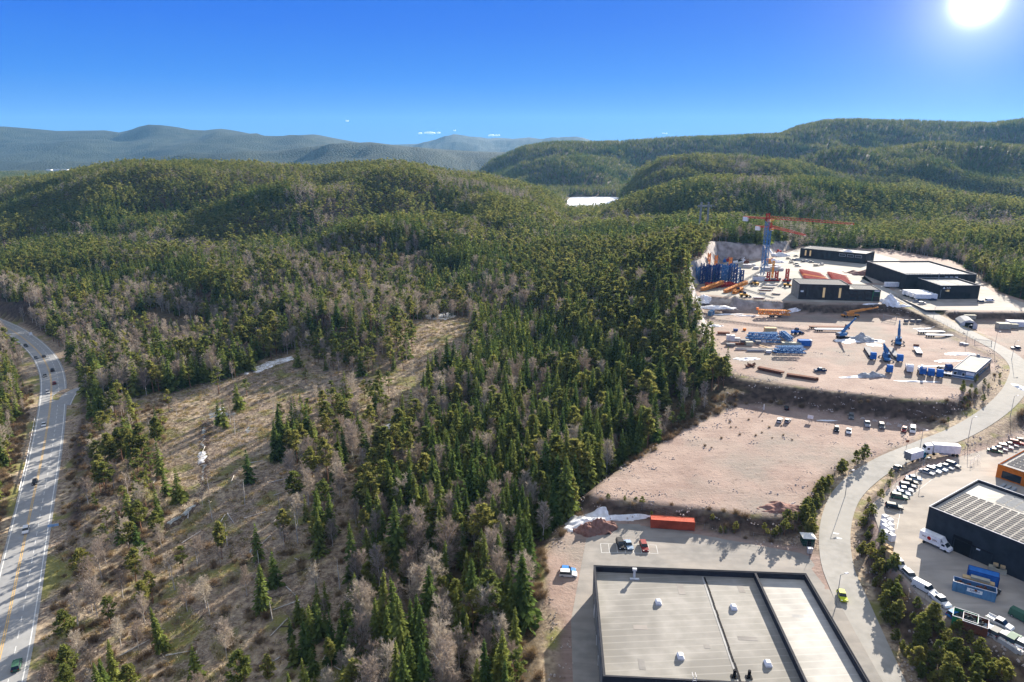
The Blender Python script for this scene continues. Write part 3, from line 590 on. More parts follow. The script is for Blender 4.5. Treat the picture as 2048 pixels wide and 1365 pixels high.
# density areas, by where the photograph shows the foot of the trees: (polygon, density, (spruce, pine, birch), height factor)
AREAS = [
 ([(330,800),(330,700),(0,560),(-900,560),(-900,760),(0,640),(70,680),(120,760),(200,790)], 1.0, (.25,.25,.50), .95),
 ([(80,660),(300,560),(480,640),(480,700),(200,760)], 1.0, (.2,.2,.6), .85),
 ([(430,540),(700,480),(860,520),(860,600),(700,640),(520,640)], 1.0, (.22,.23,.55), .9),
 (CLEAR, .03, (.25,.35,.4), .75),
 ([(610,700),(700,660),(800,650),(835,690),(810,745),(700,750),(620,728)], .75, (.1,.65,.25), .85),
 ([(130,860),(220,800),(330,860),(340,1000),(300,1120),(110,1180)], .42, (.15,.55,.3), .85),
 ([(60,1180),(300,1060),(360,1180),(340,1365),(340,1600),(40,1600)], .36, (.2,.2,.6), .75),
 ([(340,1150),(560,1060),(640,1200),(600,1365),(600,1600),(340,1600)], .15, (.15,.25,.6), .7),
 ([(600,800),(790,790),(800,900),(700,1000),(640,1160),(570,1100),(560,950)], .42, (.22,.25,.53), .8),
 ([(560,850),(610,850),(610,930),(540,930)], .7, (.6,.4,0), .8),
 ([(575,1240),(690,1180),(700,1365),(700,1600),(590,1600)], 1.25, (.95,.05,0), .55),
 ([(700,1180),(1050,1120),(1130,1400),(1130,1600),(690,1600)], 1.0, (.42,.12,.46), .95),
 ([(840,820),(1050,700),(1280,800),(1280,900),(1120,1040),(740,1060)], 1.0, (.62,.16,.22), .95),
 ([(950,640),(1100,640),(1200,760),(950,760)], 1.1, (.92,.03,.05), .8),
 ([(1080,560),(1380,560),(1450,760),(1400,800),(1250,760),(1120,640)], 1.0, (.3,.6,.1), .95),
 ([(1330,560),(1420,560),(1450,760),(1390,740)], 1.0, (.3,.6,.1), .62),
 ([(1290,830),(1480,770),(1500,830),(1330,930)], .55, (.1,.1,.8), .55),
 ([(-900,560),(-900,1600),(-60,1600),(-40,1300),(0,1110),(30,960),(52,860),(40,760),(-20,690),(-100,660)], 1.0, (.35,.25,.4), .7),
 ([(20,700),(60,760),(70,850),(40,980),(0,1100),(-30,1100),(20,950),(40,800)], .75, (.0,.1,.9), .35),
]
NOFOREST = [[(1730,585),(1860,585),(1920,690),(1720,650)], [(150,700),(300,620),(420,650),(420,668),(300,665),(250,670)], [(1040,1600),(1040,1300),(1060,1180),(1110,1080),(1165,1015),(1235,975),(1250,1010),(1800,1600)],
            [(1195,990),(1300,905),(1400,845),(1470,812),(1560,800),(1800,830),(1900,860),(2000,700),(2100,640),(2100,1700),(1500,1700)],
            [(1450,755),(1900,800),(1990,740),(2030,760),(2000,830),(1870,870),(1700,840),(1480,826)]]
def densities(x, y, z, near):
    n = len(x); px, py = proj(x, y, z)
    big = fbm(x, y, 130, 3, 41)+.4*fbm(x, y, 35, 2, 43); bb = fbm(x, y, 75, 3, 47); alt = np.clip((z-20)/60, -.5, 1)
    ps = np.clip(.36-.75*big-.28*alt, .03, .95); pb = np.clip(.10+.62*bb-.05*alt, .01, .8); pp = np.clip(1-ps-pb, .05, 1)
    mix = np.stack([ps, pp, pb], 1); dens = np.ones(n); hf = np.clip(.92+.12*fbm(x, y, 60, 2, 51), .6, 1.2)
    if near:
        jx = px+fbm(x, y, 9, 2, 61)*7; jy = py+fbm(x, y, 9, 2, 62)*5
        for poly, dn, mx, h_ in AREAS:
            k = in_px(jx, jy, poly) < 0; dens[k] = dn; mix[k] = .82*np.array(mx)+.18*mix[k]/mix[k].sum(1, keepdims=True); hf[k] = h_*(.95+.1*fbm(x, y, 30, 2, 51)[k])
        for poly in NOFOREST: dens[in_px(px, py, poly) < 0] = 0
        z2, g_, d_, r_, i_ = terrain(x, y, True)
        dens[(d_ < 4.5) | (r_ < 4.5)] = 0
        hgh = (in_px(px, py, [(-60,1500),(70,1500),(140,1180),(175,1000),(190,870),(160,830),(120,830)]) < 0); dens[hgh] *= 0   # verge of the highway
        e = .8; sl_ = np.hypot(terrain(x+e, y)-terrain(x-e, y), terrain(x, y+e)-terrain(x, y-e))/(2*e)
        dens[sl_ > .75] = 0
    else:
        dens[z < LAKE_Z+3] = 0
    return px, py, dens, mix/mix.sum(1, keepdims=True), hf
KINDS = ('spruce', 'pine', 'birch')
trees = []
x, y = jgrid(-560, 560, 62, 640, 4.35); z = terrain(x, y); px, py, dn, mx, hf = densities(x, y, z, True)
keep = rng.uniform(0, 1, len(x)) < dn*.95
vis = (px > -260) & (px < 2300) & (py < 1365+420)
keep &= vis
x, y, z, px, py, mx, hf = (a[keep] for a in (x, y, z, px, py, mx, hf))
u = rng.uniform(0, 1, len(x)); kind = (u[:, None] > np.cumsum(mx, 1)).sum(1).clip(0, 2)
sc = hf*rng.normal(1, .19, len(x)).clip(.5, 1.5)*np.where(kind == 0, 1.05, np.where(kind == 1, 1.0, .92))
rot = rng.uniform(0, 6.283, len(x)); wid = rng.uniform(.95, 1.5, len(x))
wid = np.where(kind == 2, np.minimum(wid, 1.15), wid); dist = np.sqrt(x*x+y*y+(H-z)**2)
topx, topy = proj(x, y, z+13*sc)
seen = (px > -10) & (px < 2058) & (topy < 1375) & (topy > 0)
def region(px, py, k, s_, w_):
    sz = 'tall' if s_ > 1.12 else 'full-grown' if s_ > .98 else 'medium-sized' if s_ > .84 else 'small'; wd = 'slim' if w_ < 1.1 else 'broad' if w_ > 1.32 else ''
    kindn = {'spruce': 'dark green spruce', 'pine': 'yellow-green pine', 'birch': 'leafless grey birch'}[k]
    if px > 1500: w = 'beside the curving industrial road'
    elif px < 90: w = 'on the outer side of the highway'
    elif in_px(np.array([px]), np.array([py]), CLEAR)[0] < 0:
        w = 'on the felled slope close to the highway' if px < 330 else 'on the wooded knoll in the clearing' if py < 760 else 'in the middle of the felled slope' if py < 1100 else 'on the near end of the felled slope'
    elif px > 690 and py > 1000: w = 'in the forest edge left of the flat-roofed warehouse' if px > 900 else 'between the felled slope and the warehouse forest edge'
    elif py > 760: w = 'in the forest beside the bare gravel field' if px > 1050 else 'in the forest right of the clearing'
    else: w = 'behind the slip road of the highway' if px < 420 else 'at the back edge of the clearing' if px < 900 else 'on the wooded spur below the rock cut'
    return ' '.join((sz+' '+wd+' '+kindn+' '+w).split()), k, kindn+' trees '+w
near_idx = np.zeros(len(x), bool)
proto_roots = {}
for ki, k in enumerate(KINDS):
    idx = np.where((kind == ki) & seen)[0]; idx = idx[np.argsort(dist[idx]/sc[idx])][:295]; near_idx[idx] = True
    for j in idx:
        v = int(rng.integers(len(KN[k]))); tm, cm = KN[k][v]; lb, ct, gr = region(float(px[j]), float(py[j]), k, sc[j]/hf.mean()/.98, wid[j])
        r = empty(k+'_tree', (x[j], y[j], z[j]), rot[j], lb, ct, gr); s_ = sc[j]*(.3+.7*wid[j]); r.scale = (s_, s_, sc[j]); r.rotation_euler = (rng.normal(0, .03), rng.normal(0, .03), rot[j])
        meshobj('trunk', tm, r); meshobj('crown', cm, r)
SHARE = {'spruce': 'dark spruce forest covering the slopes and valley', 'pine': 'yellow-green pine forest on the hills', 'birch': 'grey leafless birches among the conifers'}
for ki, k in enumerate(KINDS):
    m_ = (kind == ki) & ~near_idx & (dist < 430)
    if m_.sum(): scatter(k+'_forest', np.stack([x, y, z], 1)[m_], rot[m_], np.stack([sc*wid, sc*wid, sc], 1)[m_], LOD1[k], SHARE[k]+' in the middle distance')
    m_ = (kind == ki) & ~near_idx & (dist >= 430)
    if m_.sum(): scatter(k+'_forest', np.stack([x, y, z], 1)[m_], rot[m_], np.stack([sc*wid, sc*wid, sc], 1)[m_], LOD1[k], SHARE[k]+' below the hilltop')
print('near trees', len(x))
x, y = jgrid(-1250, 1250, 640, 1500, 5.6); z = terrain(x, y); px, py, dn, mx, hf = densities(x, y, z, False)
keep = (rng.uniform(0, 1, len(x)) < dn) & (px > -100) & (px < 2150); x, y, z, mx, hf = (a[keep] for a in (x, y, z, mx, hf))
u = rng.uniform(0, 1, len(x)); kind = (u[:, None] > np.cumsum(mx, 1)).sum(1).clip(0, 2); sc = hf*rng.normal(1, .13, len(x)).clip(.6, 1.35); rot = rng.uniform(0, 6.283, len(x))
for ki, k in enumerate(KINDS):
    m_ = kind == ki; scatter(k+'_forest', np.stack([x, y, z], 1)[m_], rot[m_], np.stack([sc*1.4]*2+[sc], 1)[m_], LOD2[k], SHARE[k]+' towards the ridge')
print('mid trees', len(x))
x, y = jgrid(-2600, 2600, 1500, 3300, 21); z = terrain(x, y); px, py, dn, mx, hf = densities(x, y, z, False)
keep = (dn > 0) & (px > -80) & (px < 2130); x, y, z, mx = (a[keep] for a in (x, y, z, mx)); kind = mx.argmax(1); rot = rng.integers(0, 4, len(x))*1.5708+rng.normal(0, .1, len(x))
# set each stand square to the slope it grows on
e = 8.0; gx_ = (terrain(x+e, y)-terrain(x-e, y))/(2*e); gy_ = (terrain(x, y+e)-terrain(x, y-e))/(2*e)
rv = np.stack([np.arctan(gy_)*1.0, -np.arctan(gx_), np.zeros(len(x))], 1)
for nm, kk, ks in (('spruce_forest', (0,), 'spruce'), ('pine_forest', (1, 2), 'mixed')):
    m_ = np.isin(kind, kk)
    if m_.sum(): scatter(nm, np.stack([x, y, z-.5], 1)[m_], rv[m_], np.repeat(rng.uniform(.9, 1.1, (len(x), 1)), 3, 1)[m_], [clump(ks, 60+i, 16, 12.5) for i in range(4)], 'far '+('dark spruce' if ks == 'spruce' else 'mixed pine and birch')+' forest on the distant ridges')
print('stands', len(x))

# young pines and bushes on the road banks: individuals
BANKS = [([(1600,1040),(1640,980),(1700,930),(1800,885),(1822,893),(1760,925),(1690,965),(1650,1020),(1628,1090)], .42, 46, 'on the bank between gravel field and road', .42),
         ([(1715,1110),(1765,1085),(1830,1215),(1960,1300),(2030,1365),(2030,1440),(1900,1440),(1800,1310),(1740,1220)], .62, 100, 'on the bank below the concrete block wall', .42),
         ([(1712,1080),(1742,985),(1800,930),(1812,940),(1760,1000),(1740,1085)], .3, 12, 'on the strip between road and car park', .28),
         ([(1195,995),(1300,1015),(1500,1040),(1640,1050),(1630,1095),(1380,1060),(1230,1025)], .2, 26, 'on the bank behind the red container', .22),
         ([(1560,1030),(1640,1040),(1630,1085),(1560,1060)], .3, 8, 'beside the small shed', .35),
         ([(1860,870),(1990,790),(2020,760),(1960,720),(1930,770),(1850,850)], .2, 26, 'on the brown slope below the office cabin', .26),
         ([(1235,1000),(1300,1005),(1290,1020),(1240,1015)], .3, 6, 'at the forest corner of the gravel field', .26)]
for poly, _, n, w, hs in BANKS:
    k = 0; xs = [p[0] for p in poly]; ys = [p[1] for p in poly]; t_ = 0
    while k < n and t_ < 4000:
        t_ += 1; a, b_ = rnd.uniform(min(xs), max(xs)), rnd.uniform(min(ys), max(ys))
        if in_px(np.array([a]), np.array([b_]), poly)[0] > 0: continue
        zz = 2.0
        for _i in range(4): p = G(a, b_, zz); zz = TZ(p.x, p.y)
        p = G(a, b_, zz)
        if line_sd(np.array([p.x]), np.array([p.y]), RL['main'][0])[0][0] < 5.5: continue
        tm, cm = KN['pine'][rnd.randrange(4)]
        q_ = rnd.uniform(.6, 1.3); s_ = hs*q_; r = empty('young_pine', (p.x, p.y, zz-.31*15*s_), rnd.uniform(0, 6.28), ('tiny' if q_ < .72 else 'small' if q_ < .86 else 'middling' if q_ < 1.0 else 'larger' if q_ < 1.15 else 'largest-sized')+' bushy young pine '+w, 'young pine', 'young pines '+w); r.scale = (s_*1.15, s_*1.15, s_)
        meshobj('trunk', tm, r); meshobj('crown', cm, r); k += 1

# fallen brushwood, stumps and grass tufts over the felled slope
def stick_mesh(seed):
    g = np.random.default_rng(seed); n = 26; a = np.stack([g.uniform(-1.6, 1.6, n), g.uniform(-1.6, 1.6, n), g.uniform(0, .25, n)], 1); t = g.uniform(0, 3.14, n)
    L = g.uniform(.5, 1.9, n); b_ = a+np.stack([np.cos(t)*L, np.sin(t)*L, g.uniform(-.1, .35, n)], 1); w = g.uniform(.05, .14, n)
    return quads_mesh('brushwood', sliver(a, b_, w, g), M['deadwood'])
def tuft_mesh(seed):
    g = np.random.default_rng(seed); n = 50; a = np.stack([g.normal(0, .55, n), g.normal(0, .55, n), np.zeros(n)], 1)
    b_ = a+np.stack([g.normal(0, .28, n), g.normal(0, .28, n), g.uniform(.25, .65, n)], 1); return quads_mesh('tuft', sliver(a, b_, np.full(n, .16), g), M['drygrass'])
M['deadwood'] = leafmat('dead_wood', (.18,.13,.10), (.30,.24,.19), (.46,.40,.34), 0.0)
M['drygrass'] = leafmat('dry_grass', (.30,.22,.11), (.40,.31,.17), (.20,.19,.06), .3)
x, y = jgrid(-230, 120, 62, 470, 2.1); z = terrain(x, y); px, py = proj(x, y, z); jx = px+fbm(x, y, 9, 2, 61)*7
k = (in_px(jx, py, CLEAR) < 6) & (px > -40); x, y, z = x[k], y[k], z[k]; _, _, _, rd_, _ = terrain(x, y, True)
u = rng.uniform(0, 1, len(x)); a = (u < .62) & (rd_ > 9); b_ = (u > .62) & (u < .9) & (rd_ > 1.5)
s_ = rng.uniform(.6, 1.3, len(x))
scatter('brushwood', np.stack([x, y, z+.05], 1)[a], rng.uniform(0, 6.28, len(x))[a], np.stack([s_]*3, 1)[a], [stick_mesh(i) for i in range(5)], 'felled branches and brushwood strewn over the clear-cut slope')
scatter('dry_grass', np.stack([x, y, z], 1)[b_], rng.uniform(0, 6.28, len(x))[b_], np.stack([s_*1.1]*3, 1)[b_], [tuft_mesh(i) for i in range(5)], 'tufts of dry grass on the clear-cut slope')
def bush_mesh(seed):
    g = np.random.default_rng(seed); n = 150; t = g.uniform(0, 6.28, n); e_ = g.uniform(.35, 1.5, n); a = np.stack([g.normal(0, .5, n), g.normal(0, .5, n), np.zeros(n)], 1)
    L = g.uniform(1.2, 2.8, n); b_ = a+np.stack([np.cos(t)*np.cos(e_)*L, np.sin(t)*np.cos(e_)*L, np.sin(e_)*L], 1); m1 = (a+b_)/2; d2 = m1+g.normal(0, .6, (n, 3))+np.array([0, 0, .7])
    return quads_mesh('bush', np.concatenate([sliver(a, b_, np.full(n, .09), g), sliver(m1, d2, np.full(n, .08), g)]), M['brush'])
BB = [[(-100,700),(20,690),(62,770),(72,850),(50,960),(10,1110),(-20,1250),(-120,1400),(-200,1100)], [(1290,840),(1480,775),(1500,825),(1330,920),(1240,960)], [(1060,1120),(1130,1060),(1180,1010),(1230,985),(1100,1160),(1060,1280),(1080,1365),(1000,1365),(1000,1200)],
      [(140,850),(330,800),(350,1365),(60,1365)], [(350,1100),(690,1000),(690,1365),(350,1365)], [(560,800),(800,800),(690,1000),(560,1000)], [(1200,985),(1640,1040),(1650,1100),(1380,1062),(1230,1030)], [(1500,800),(1900,800),(2000,740),(2030,790),(1870,860),(1700,835)], [(1850,880),(2048,790),(2048,850),(1900,905)], [(1700,1100),(1740,990),(1800,930),(2000,1365),(1850,1365)]]
BB.append([(1430,850),(1500,832),(1600,848),(1590,880),(1480,892),(1400,900)]); DB = [.9, .8, .7, .3, .13, .22, .22, .12, .25, .12, .10]
x, y = jgrid(-260, 330, 62, 420, 2.3); z = terrain(x, y); u3_ = rng.uniform(0, 1, len(x)); px, py = proj(x, y, z); dn = np.zeros(len(x))
for p_, d_ in zip(BB, DB): dn[in_px(px, py, p_) < 0] = d_
_, g_, d_, rd_, _ = terrain(x, y, True); k = (rng.uniform(0, 1, len(x)) < dn) & (rd_ > 2.5) & ((d_ > 1) | ((dn == .10) & (u3_ < .6))); s_ = rng.uniform(.4, 1.05, len(x))*np.where(dn == .10, .45, 1)
scatter('bare_bushes', np.stack([x, y, z], 1)[k], rng.uniform(0, 6.28, len(x))[k], np.stack([s_]*3, 1)[k], [bush_mesh(i) for i in range(4)], 'low brown leafless bushes and saplings along the verges')

def stones_mesh(seed):
    g = random.Random(seed); mb = MB()
    for k in range(7):
        a, b_, r_ = g.uniform(-1.6, 1.6), g.uniform(-1.6, 1.6), g.uniform(.08, .3); mb.frustum((a-r_,a+r_,b_-r_*.8,b_+r_*.8), (a-r_*.5,a+r_*.4,b_-r_*.4,b_+r_*.5), -.05, r_*g.uniform(.6, 1.2))
    me_ = bpy.data.meshes.new('stones'); me_.from_pydata(mb.v, [], mb.f); me_.materials.append(M['boulder']); return me_
x, y = jgrid(0, 300, 90, 420, 2.6); z, g_, d_, rd_, i_ = terrain(x, y, True); u = rng.uniform(0, 1, len(x)); px, py = proj(x, y, z)
k = (((i_ == 1) & ((d_ > -6) & (u < .28) | (u < .02))) | ((d_ > -1) & (d_ < 9) & (u < .35)) | ((i_ == 2) & (u < .01))) & (rd_ > 1) & (px > 1100)
scatter('loose_stones', np.stack([x, y, z], 1)[k], rng.uniform(0, 6.28, len(x))[k], np.stack([rng.uniform(.5, 1.2, len(x))]*3, 1)[k], [stones_mesh(i) for i in range(4)], 'loose stones and rubble over gravel field and banks')
# ---------------------------------------------------------------- buildings
def quad_building(name, label, cat, c, z0, h, wall, roof, par=.7, parw=.35, loc=None, capm='steel', roofname='roof'):
    """c: four footprint corners (x, y) counter-clockwise"""
    o = loc or (c[0][0], c[0][1], z0); r = empty(name, (o[0], o[1], z0), 0, label, cat)
    L = [(p[0]-o[0], p[1]-o[1]) for p in c]; cx = sum(p[0] for p in L)/4; cy = sum(p[1] for p in L)/4
    mb = MB(); mb.prism(L, -1.2, h-par); mb.build('wall', M[wall], r)
    def inset(d):
        out = []
        for i in range(4):
            p = Vector(L[i]); a = (Vector(L[(i+1) % 4])-p).normalized(); b_ = (Vector(L[i-1])-p).normalized(); out.append(tuple(p+a*d+b_*d))
        return out
    I_ = inset(parw); mb = MB()
    for i in range(4):
        a, b_, c2, d = L[i], L[(i+1) % 4], I_[(i+1) % 4], I_[i]
        mb.add([(*a, h-par), (*b_, h-par), (*b_, h), (*a, h), (*d, h), (*c2, h), (*c2, h-par), (*d, h-par)], [(0,1,2,3), (3,2,5,4), (5,4,7,6)])
    mb.build('parapet', M['dark_clad' if wall == 'rib_dark' else wall], r)
    mb = MB(); O_ = inset(-.05); I2 = inset(.13)
    for i in range(4):
        j = (i+1) % 4; mb.add([(*O_[i], h+.004), (*O_[j], h+.004), (*I2[j], h+.004), (*I2[i], h+.004), (*O_[i], h+.09), (*O_[j], h+.09), (*I2[j], h+.09), (*I2[i], h+.09)], [(4,5,6,7), (0,1,5,4), (2,3,7,6)])
    mb.build('coping', M[capm], r)
    I3 = inset(parw+.003); mb = MB(); mb.add([(*p, h-par+.06) for p in I3], [(0,1,2,3)]); mb.build(roofname, M[roof], r)
    return r, L
def wall_panel(r, L, i, u0, u1, z0, z1, mat, name='window', d=.05, fr=None):
    a, b_ = Vector((*L[i], 0)), Vector((*L[(i+1) % 4], 0)); t = (b_-a); ln = t.length; t.normalize(); n = Vector((t.y, -t.x, 0))
    def bx(u0, u1, z0, z1, d0, d1):
        p, q = a+t*(u0*ln), a+t*(u1*ln); mb = MB()
        vs = [p+n*d0, q+n*d0, q+n*d1, p+n*d1]; mb.add([v+Vector((0,0,z0)) for v in vs]+[v+Vector((0,0,z1)) for v in vs], [(0,1,2,3)[::-1],(4,5,6,7),(0,1,5,4),(1,2,6,5),(2,3,7,6),(3,0,4,7)]); return mb
    if fr:
        e = .14/ln; f_ = bx(u0-e, u1+e, z0-.14, z1+.14, -.05, d).build(name, M[fr], r); bx(u0, u1, z0, z1, -.02, d+.03).build('pane', M[mat], f_); return f_
    return bx(u0, u1, z0, z1, -.05, d).build(name, M[mat], r)
# roof membranes: seams are real welded lines
def membrane(name, ca, cb, rot, sc):
    m = surf(name, ca, cb, .3, tuple(x*.68 for x in ca), .09, .75, rough=.75); nt, nl = m.node_tree.nodes, m.node_tree.links
    b = nt['Principled BSDF']; src = b.inputs['Base Color'].links[0].from_socket
    tc = nt.new('ShaderNodeTexCoord'); mp = nt.new('ShaderNodeMapping'); mp.inputs['Rotation'].default_value = (0, 0, rot); nl.new(tc.outputs['Object'], mp.inputs[0])
    w = nt.new('ShaderNodeTexWave'); w.wave_type = 'BANDS'; w.bands_direction = 'Y'; w.inputs['Scale'].default_value = sc; w.inputs['Distortion'].default_value = .3; w.inputs['Detail'].default_value = 2; nl.new(mp.outputs[0], w.inputs[0])
    rr = nt.new('ShaderNodeMapRange'); rr.inputs[1].default_value = .93; rr.inputs[2].default_value = 1; rr.inputs[4].default_value = .38; nl.new(w.outputs['Fac'], rr.inputs[0])
    nl.new(mixc(nt, nl, rr.outputs[0], src, tuple(min(1, x*1.25) for x in cb)), b.inputs['Base Color']); return m
M['memb'] = membrane('roof_membrane', (.25,.238,.212), (.31,.293,.265), R(-3.6), .16)
M['memb2'] = membrane('roof_membrane_pale', (.38,.365,.335), (.46,.44,.40), R(-3.6), .16)
M['memb3'] = surf('roof_felt', (.33,.325,.31), (.42,.41,.385), .3, (.28,.27,.26), .1, .5)
def ribbed(name, col, sc=1.6):
    m, nt, nl = new_mat(name); b = nt['Principled BSDF']; b.inputs['Roughness'].default_value = .8; b.inputs['Specular IOR Level'].default_value = .1
    tc = nt.new('ShaderNodeTexCoord'); s_ = nt.new('ShaderNodeSeparateXYZ'); nl.new(tc.outputs['Object'], s_.inputs[0]); ad = nt.new('ShaderNodeMath'); ad.operation = 'ADD'; nl.new(s_.outputs[0], ad.inputs[0]); nl.new(s_.outputs[1], ad.inputs[1])
    mu = nt.new('ShaderNodeMath'); mu.operation = 'MULTIPLY'; mu.inputs[1].default_value = sc*6.28; nl.new(ad.outputs[0], mu.inputs[0]); sn = nt.new('ShaderNodeMath'); sn.operation = 'SINE'; nl.new(mu.outputs[0], sn.inputs[0])
    bp = nt.new('ShaderNodeBump'); bp.inputs['Distance'].default_value = .08; bp.inputs['Strength'].default_value = .8; nl.new(sn.outputs[0], bp.inputs['Height']); nl.new(bp.outputs[0], b.inputs['Normal'])
    cc, _ = noise_col(nt, nl, tuple(x*.8 for x in col), tuple(x*1.2 for x in col), .4, 6); nl.new(cc, b.inputs['Base Color']); return m
M['rib_black'] = ribbed('ribbed_black', (.028,.028,.032)); M['rib_brown'] = ribbed('ribbed_brown', (.045,.038,.038)); M['rib_grey'] = ribbed('ribbed_grey', (.25,.25,.24)); M['rib_red'] = ribbed('ribbed_red', (.46,.085,.045), 3.3)
M['rib_blue'] = ribbed('ribbed_blue', (.09,.20,.34), 1.2); M['rib_dark'] = ribbed('ribbed_dark', (.03,.036,.045))
# the big flat-roofed warehouse
Ac, Bc, Cc, Dc = (19.8,144.9), (70.0,141.6), (67.7,105.3), (17.5,108.6)
r, L = quad_building('warehouse', 'large warehouse with grey flat roof, four white skylights and dark parapet, at the bottom edge', 'warehouse', [Dc, Cc, Bc, Ac], 0, 8, 'rib_dark', 'memb', par=1.5, parw=.45, capm='dark_clad')
O = Vector((Dc[0], Dc[1], 0)); uu = (Vector((*Bc, 0))-Vector((*Ac, 0))).normalized(); vv = (Vector((*Dc, 0))-Vector((*Ac, 0))).normalized(); AA = Vector((*Ac, 0))-O
def WL(u, v, z=0): return AA+uu*u+vv*v+Vector((0, 0, z))
def tri_box(mb, p, lu, lv, h):
    vs = [p-uu*lu/2-vv*lv/2, p+uu*lu/2-vv*lv/2, p+uu*lu/2+vv*lv/2, p-uu*lu/2+vv*lv/2]; return mb.add(vs+[q_+Vector((0, 0, h)) for q_ in vs], [(0,1,2,3),(7,6,5,4),(1,0,4,5),(2,1,5,6),(3,2,6,7),(0,3,7,4)])
mb = MB(); vs = [WL(38.6,.6,6.58), WL(49.7,.6,6.58), WL(49.7,35.5,6.58), WL(38.6,35.5,6.58)]; mb.add(vs, [(3,2,1,0)]); mb.build('pale_roof', M['memb2'], r)
mb = MB(); tri_box(mb, WL(38.3, 18.2, 6.5), .5, 35.0, 1.56); mb.build('dividing_parapet', M['dark_clad'], r)
mb = MB(); tri_box(mb, WL(26, 18, 6.57), .5, 34.5, .04); mb.build('roof_valley', M['memb3'], r)
mb = MB()
for k in range(17): tri_box(mb, WL(26.4+rnd.uniform(-.06, .06), 2+k*2.02, 6.6), .42, 1.86, .07)
mb.build('drain_cover', M['black'], r)
for u_, v_, a_, b_ in ((9,20,3,1.4),(20,6,1.5,4),(31,22,4,1.2),(8,31,1.3,3),(22,25,1.2,1.2),(44,14,2.5,1.0),(34,5,1.4,2.6)):
    mb = MB(); tri_box(mb, WL(u_, v_, 6.565), a_, b_, .02); mb.build('roof_patch', M['asphalt' if u_ < 40 else 'memb3'], r)
for u_, v_ in ((14, 11.5), (30.5, 12.2), (16, 28.5), (33, 29.4)):
    mb = MB(); p = WL(u_, v_, 6.56); tri_box(mb, p, 1.3, 1.7, .35); k = mb.build('skylight', M['white_trim'], r)
    mb = MB(); b0 = [p-uu*.6-vv*.8, p+uu*.6-vv*.8, p+uu*.6+vv*.8, p-uu*.6+vv*.8]; t0 = [p-uu*.4-vv*.5, p+uu*.4-vv*.5, p+uu*.4+vv*.5, p-uu*.4+vv*.5]
    mb.add([q_+Vector((0,0,.35)) for q_ in b0]+[q_+Vector((0,0,.85)) for q_ in t0], [(7,6,5,4),(1,0,4,5),(2,1,5,6),(3,2,6,7),(0,3,7,4)]); mb.build('dome', M['white'], k)
mb = MB(); p = WL(9.6, 2.2, 6.56); tri_box(mb, p, .5, .5, 2.0); tri_box(mb, p+Vector((0, 0, 2.0))+vv*.0, 1.0, .7, .5); tri_box(mb, p+vv*.7, 2.2, .6, .25); mb.build('roof_vent', M['lightgrey'], r)
for u_ in (26.5, 29.3):
    mb = MB(); p = WL(u_-1, 33.2, 6.5); mb.cyl(p, p+Vector((0,0,1.7)), .32, .3, 12); tri_box(mb, p, 1.2, 1.0, .25); mb.build('flue', M['black'], r)
mb = MB()
for s_ in (-.3, .3): mb.beam(WL(17.2+s_, 36.4, 2), WL(17.2+s_, 36.4, 8.9), .06); mb.beam(WL(17.2+s_, 36.4, 8.9), WL(17.2+s_, 35.2, 8.9), .06)
for k in range(16): mb.beam(WL(16.9, 36.4, 2.2+k*.42), WL(17.5, 36.4, 2.2+k*.42), .05)
mb.build('ladder', M['white_trim'], r)
for k in range(5): wall_panel(r, L, 3, .12+k*.17, .15+k*.17, 0, 7.1, 'rib_grey', 'downpipe', .12)
wall_panel(r, L, 3, .05, .95, .3, 6.9, 'rib_grey', 'side_cladding', .04)
for k in (.2, .45, .62): wall_panel(r, L, 3, k, k+.05, 0, 2.4, 'white', 'door', .1)
mb = MB(); p = WL(36.5, -1.6, 0); mb.cbox(p.x, p.y, 0, 2.9, 2.6, 3.0)
sk = empty('waste_press', (O.x+p.x, O.y+p.y, 0), R(-3.6), 'dark red waste press container behind the flat-roofed warehouse', 'container')
mb = MB(); mb.box(-1.5,1.5,-1.3,1.3,.2,2.9); mb.build('body', M['rust'], sk); mb = MB(); mb.box(-1.5,1.5,-1.3,1.3,2.905,3.1); mb.build('rim', M['red'], sk)
# dark building with slit windows and solar roof, and its lower wing
def solar(r, L, z, nu, nv, u0, u1, v0, v1, mat='solar', gapu=.12, gapv=.35, skip=(), tilt=.25):
    a = Vector((*L[0], 0)); U = Vector((*L[1], 0))-a; V = Vector((*L[3], 0))-a; k = 0; du, dv = (u1-u0)/nu, (v1-v0)/nv; n = 0
    rest = MB()
    for i in range(nu):
        for j in range(nv):
            if (i, j) in skip: continue
            p = a+U*(u0+du*(i+gapu/2))+V*(v0+dv*(j+gapv/2)); q_ = a+U*(u0+du*(i+1-gapu/2))+V*(v0+dv*(j+gapv/2)); s_ = V*(dv*(1-gapv)); zz = Vector((0, 0, z)); t_ = Vector((0, 0, z+tilt))
            mb = MB() if n < 96 else rest
            mb.add([p+zz, q_+zz, q_+s_+t_, p+s_+t_, p+zz-Vector((0,0,.05)), q_+zz-Vector((0,0,.05)), q_+s_+t_-Vector((0,0,.05)), p+s_+t_-Vector((0,0,.05))], [(0,1,2,3),(7,6,5,4),(0,4,5,1),(2,6,7,3)])
            if n < 96: mb.build('solar_panel', M[mat], r)
            n += 1
    if rest.v: tag(rest.build('solar_panels', M[mat], r), kind='stuff')
p0, p1 = (176.8,413.0), (223.5,406.0)
ud = Vector((p1[0]-p0[0], p1[1]-p0[1], 0)).normalized(); vd = Vector((-ud.y, ud.x, 0))
def fp(o, a, b_, l, w): o = Vector((*o, 0)); q_ = [o, o+a*l, o+a*l+b_*w, o+b_*w]; return [(p.x, p.y) for p in q_]
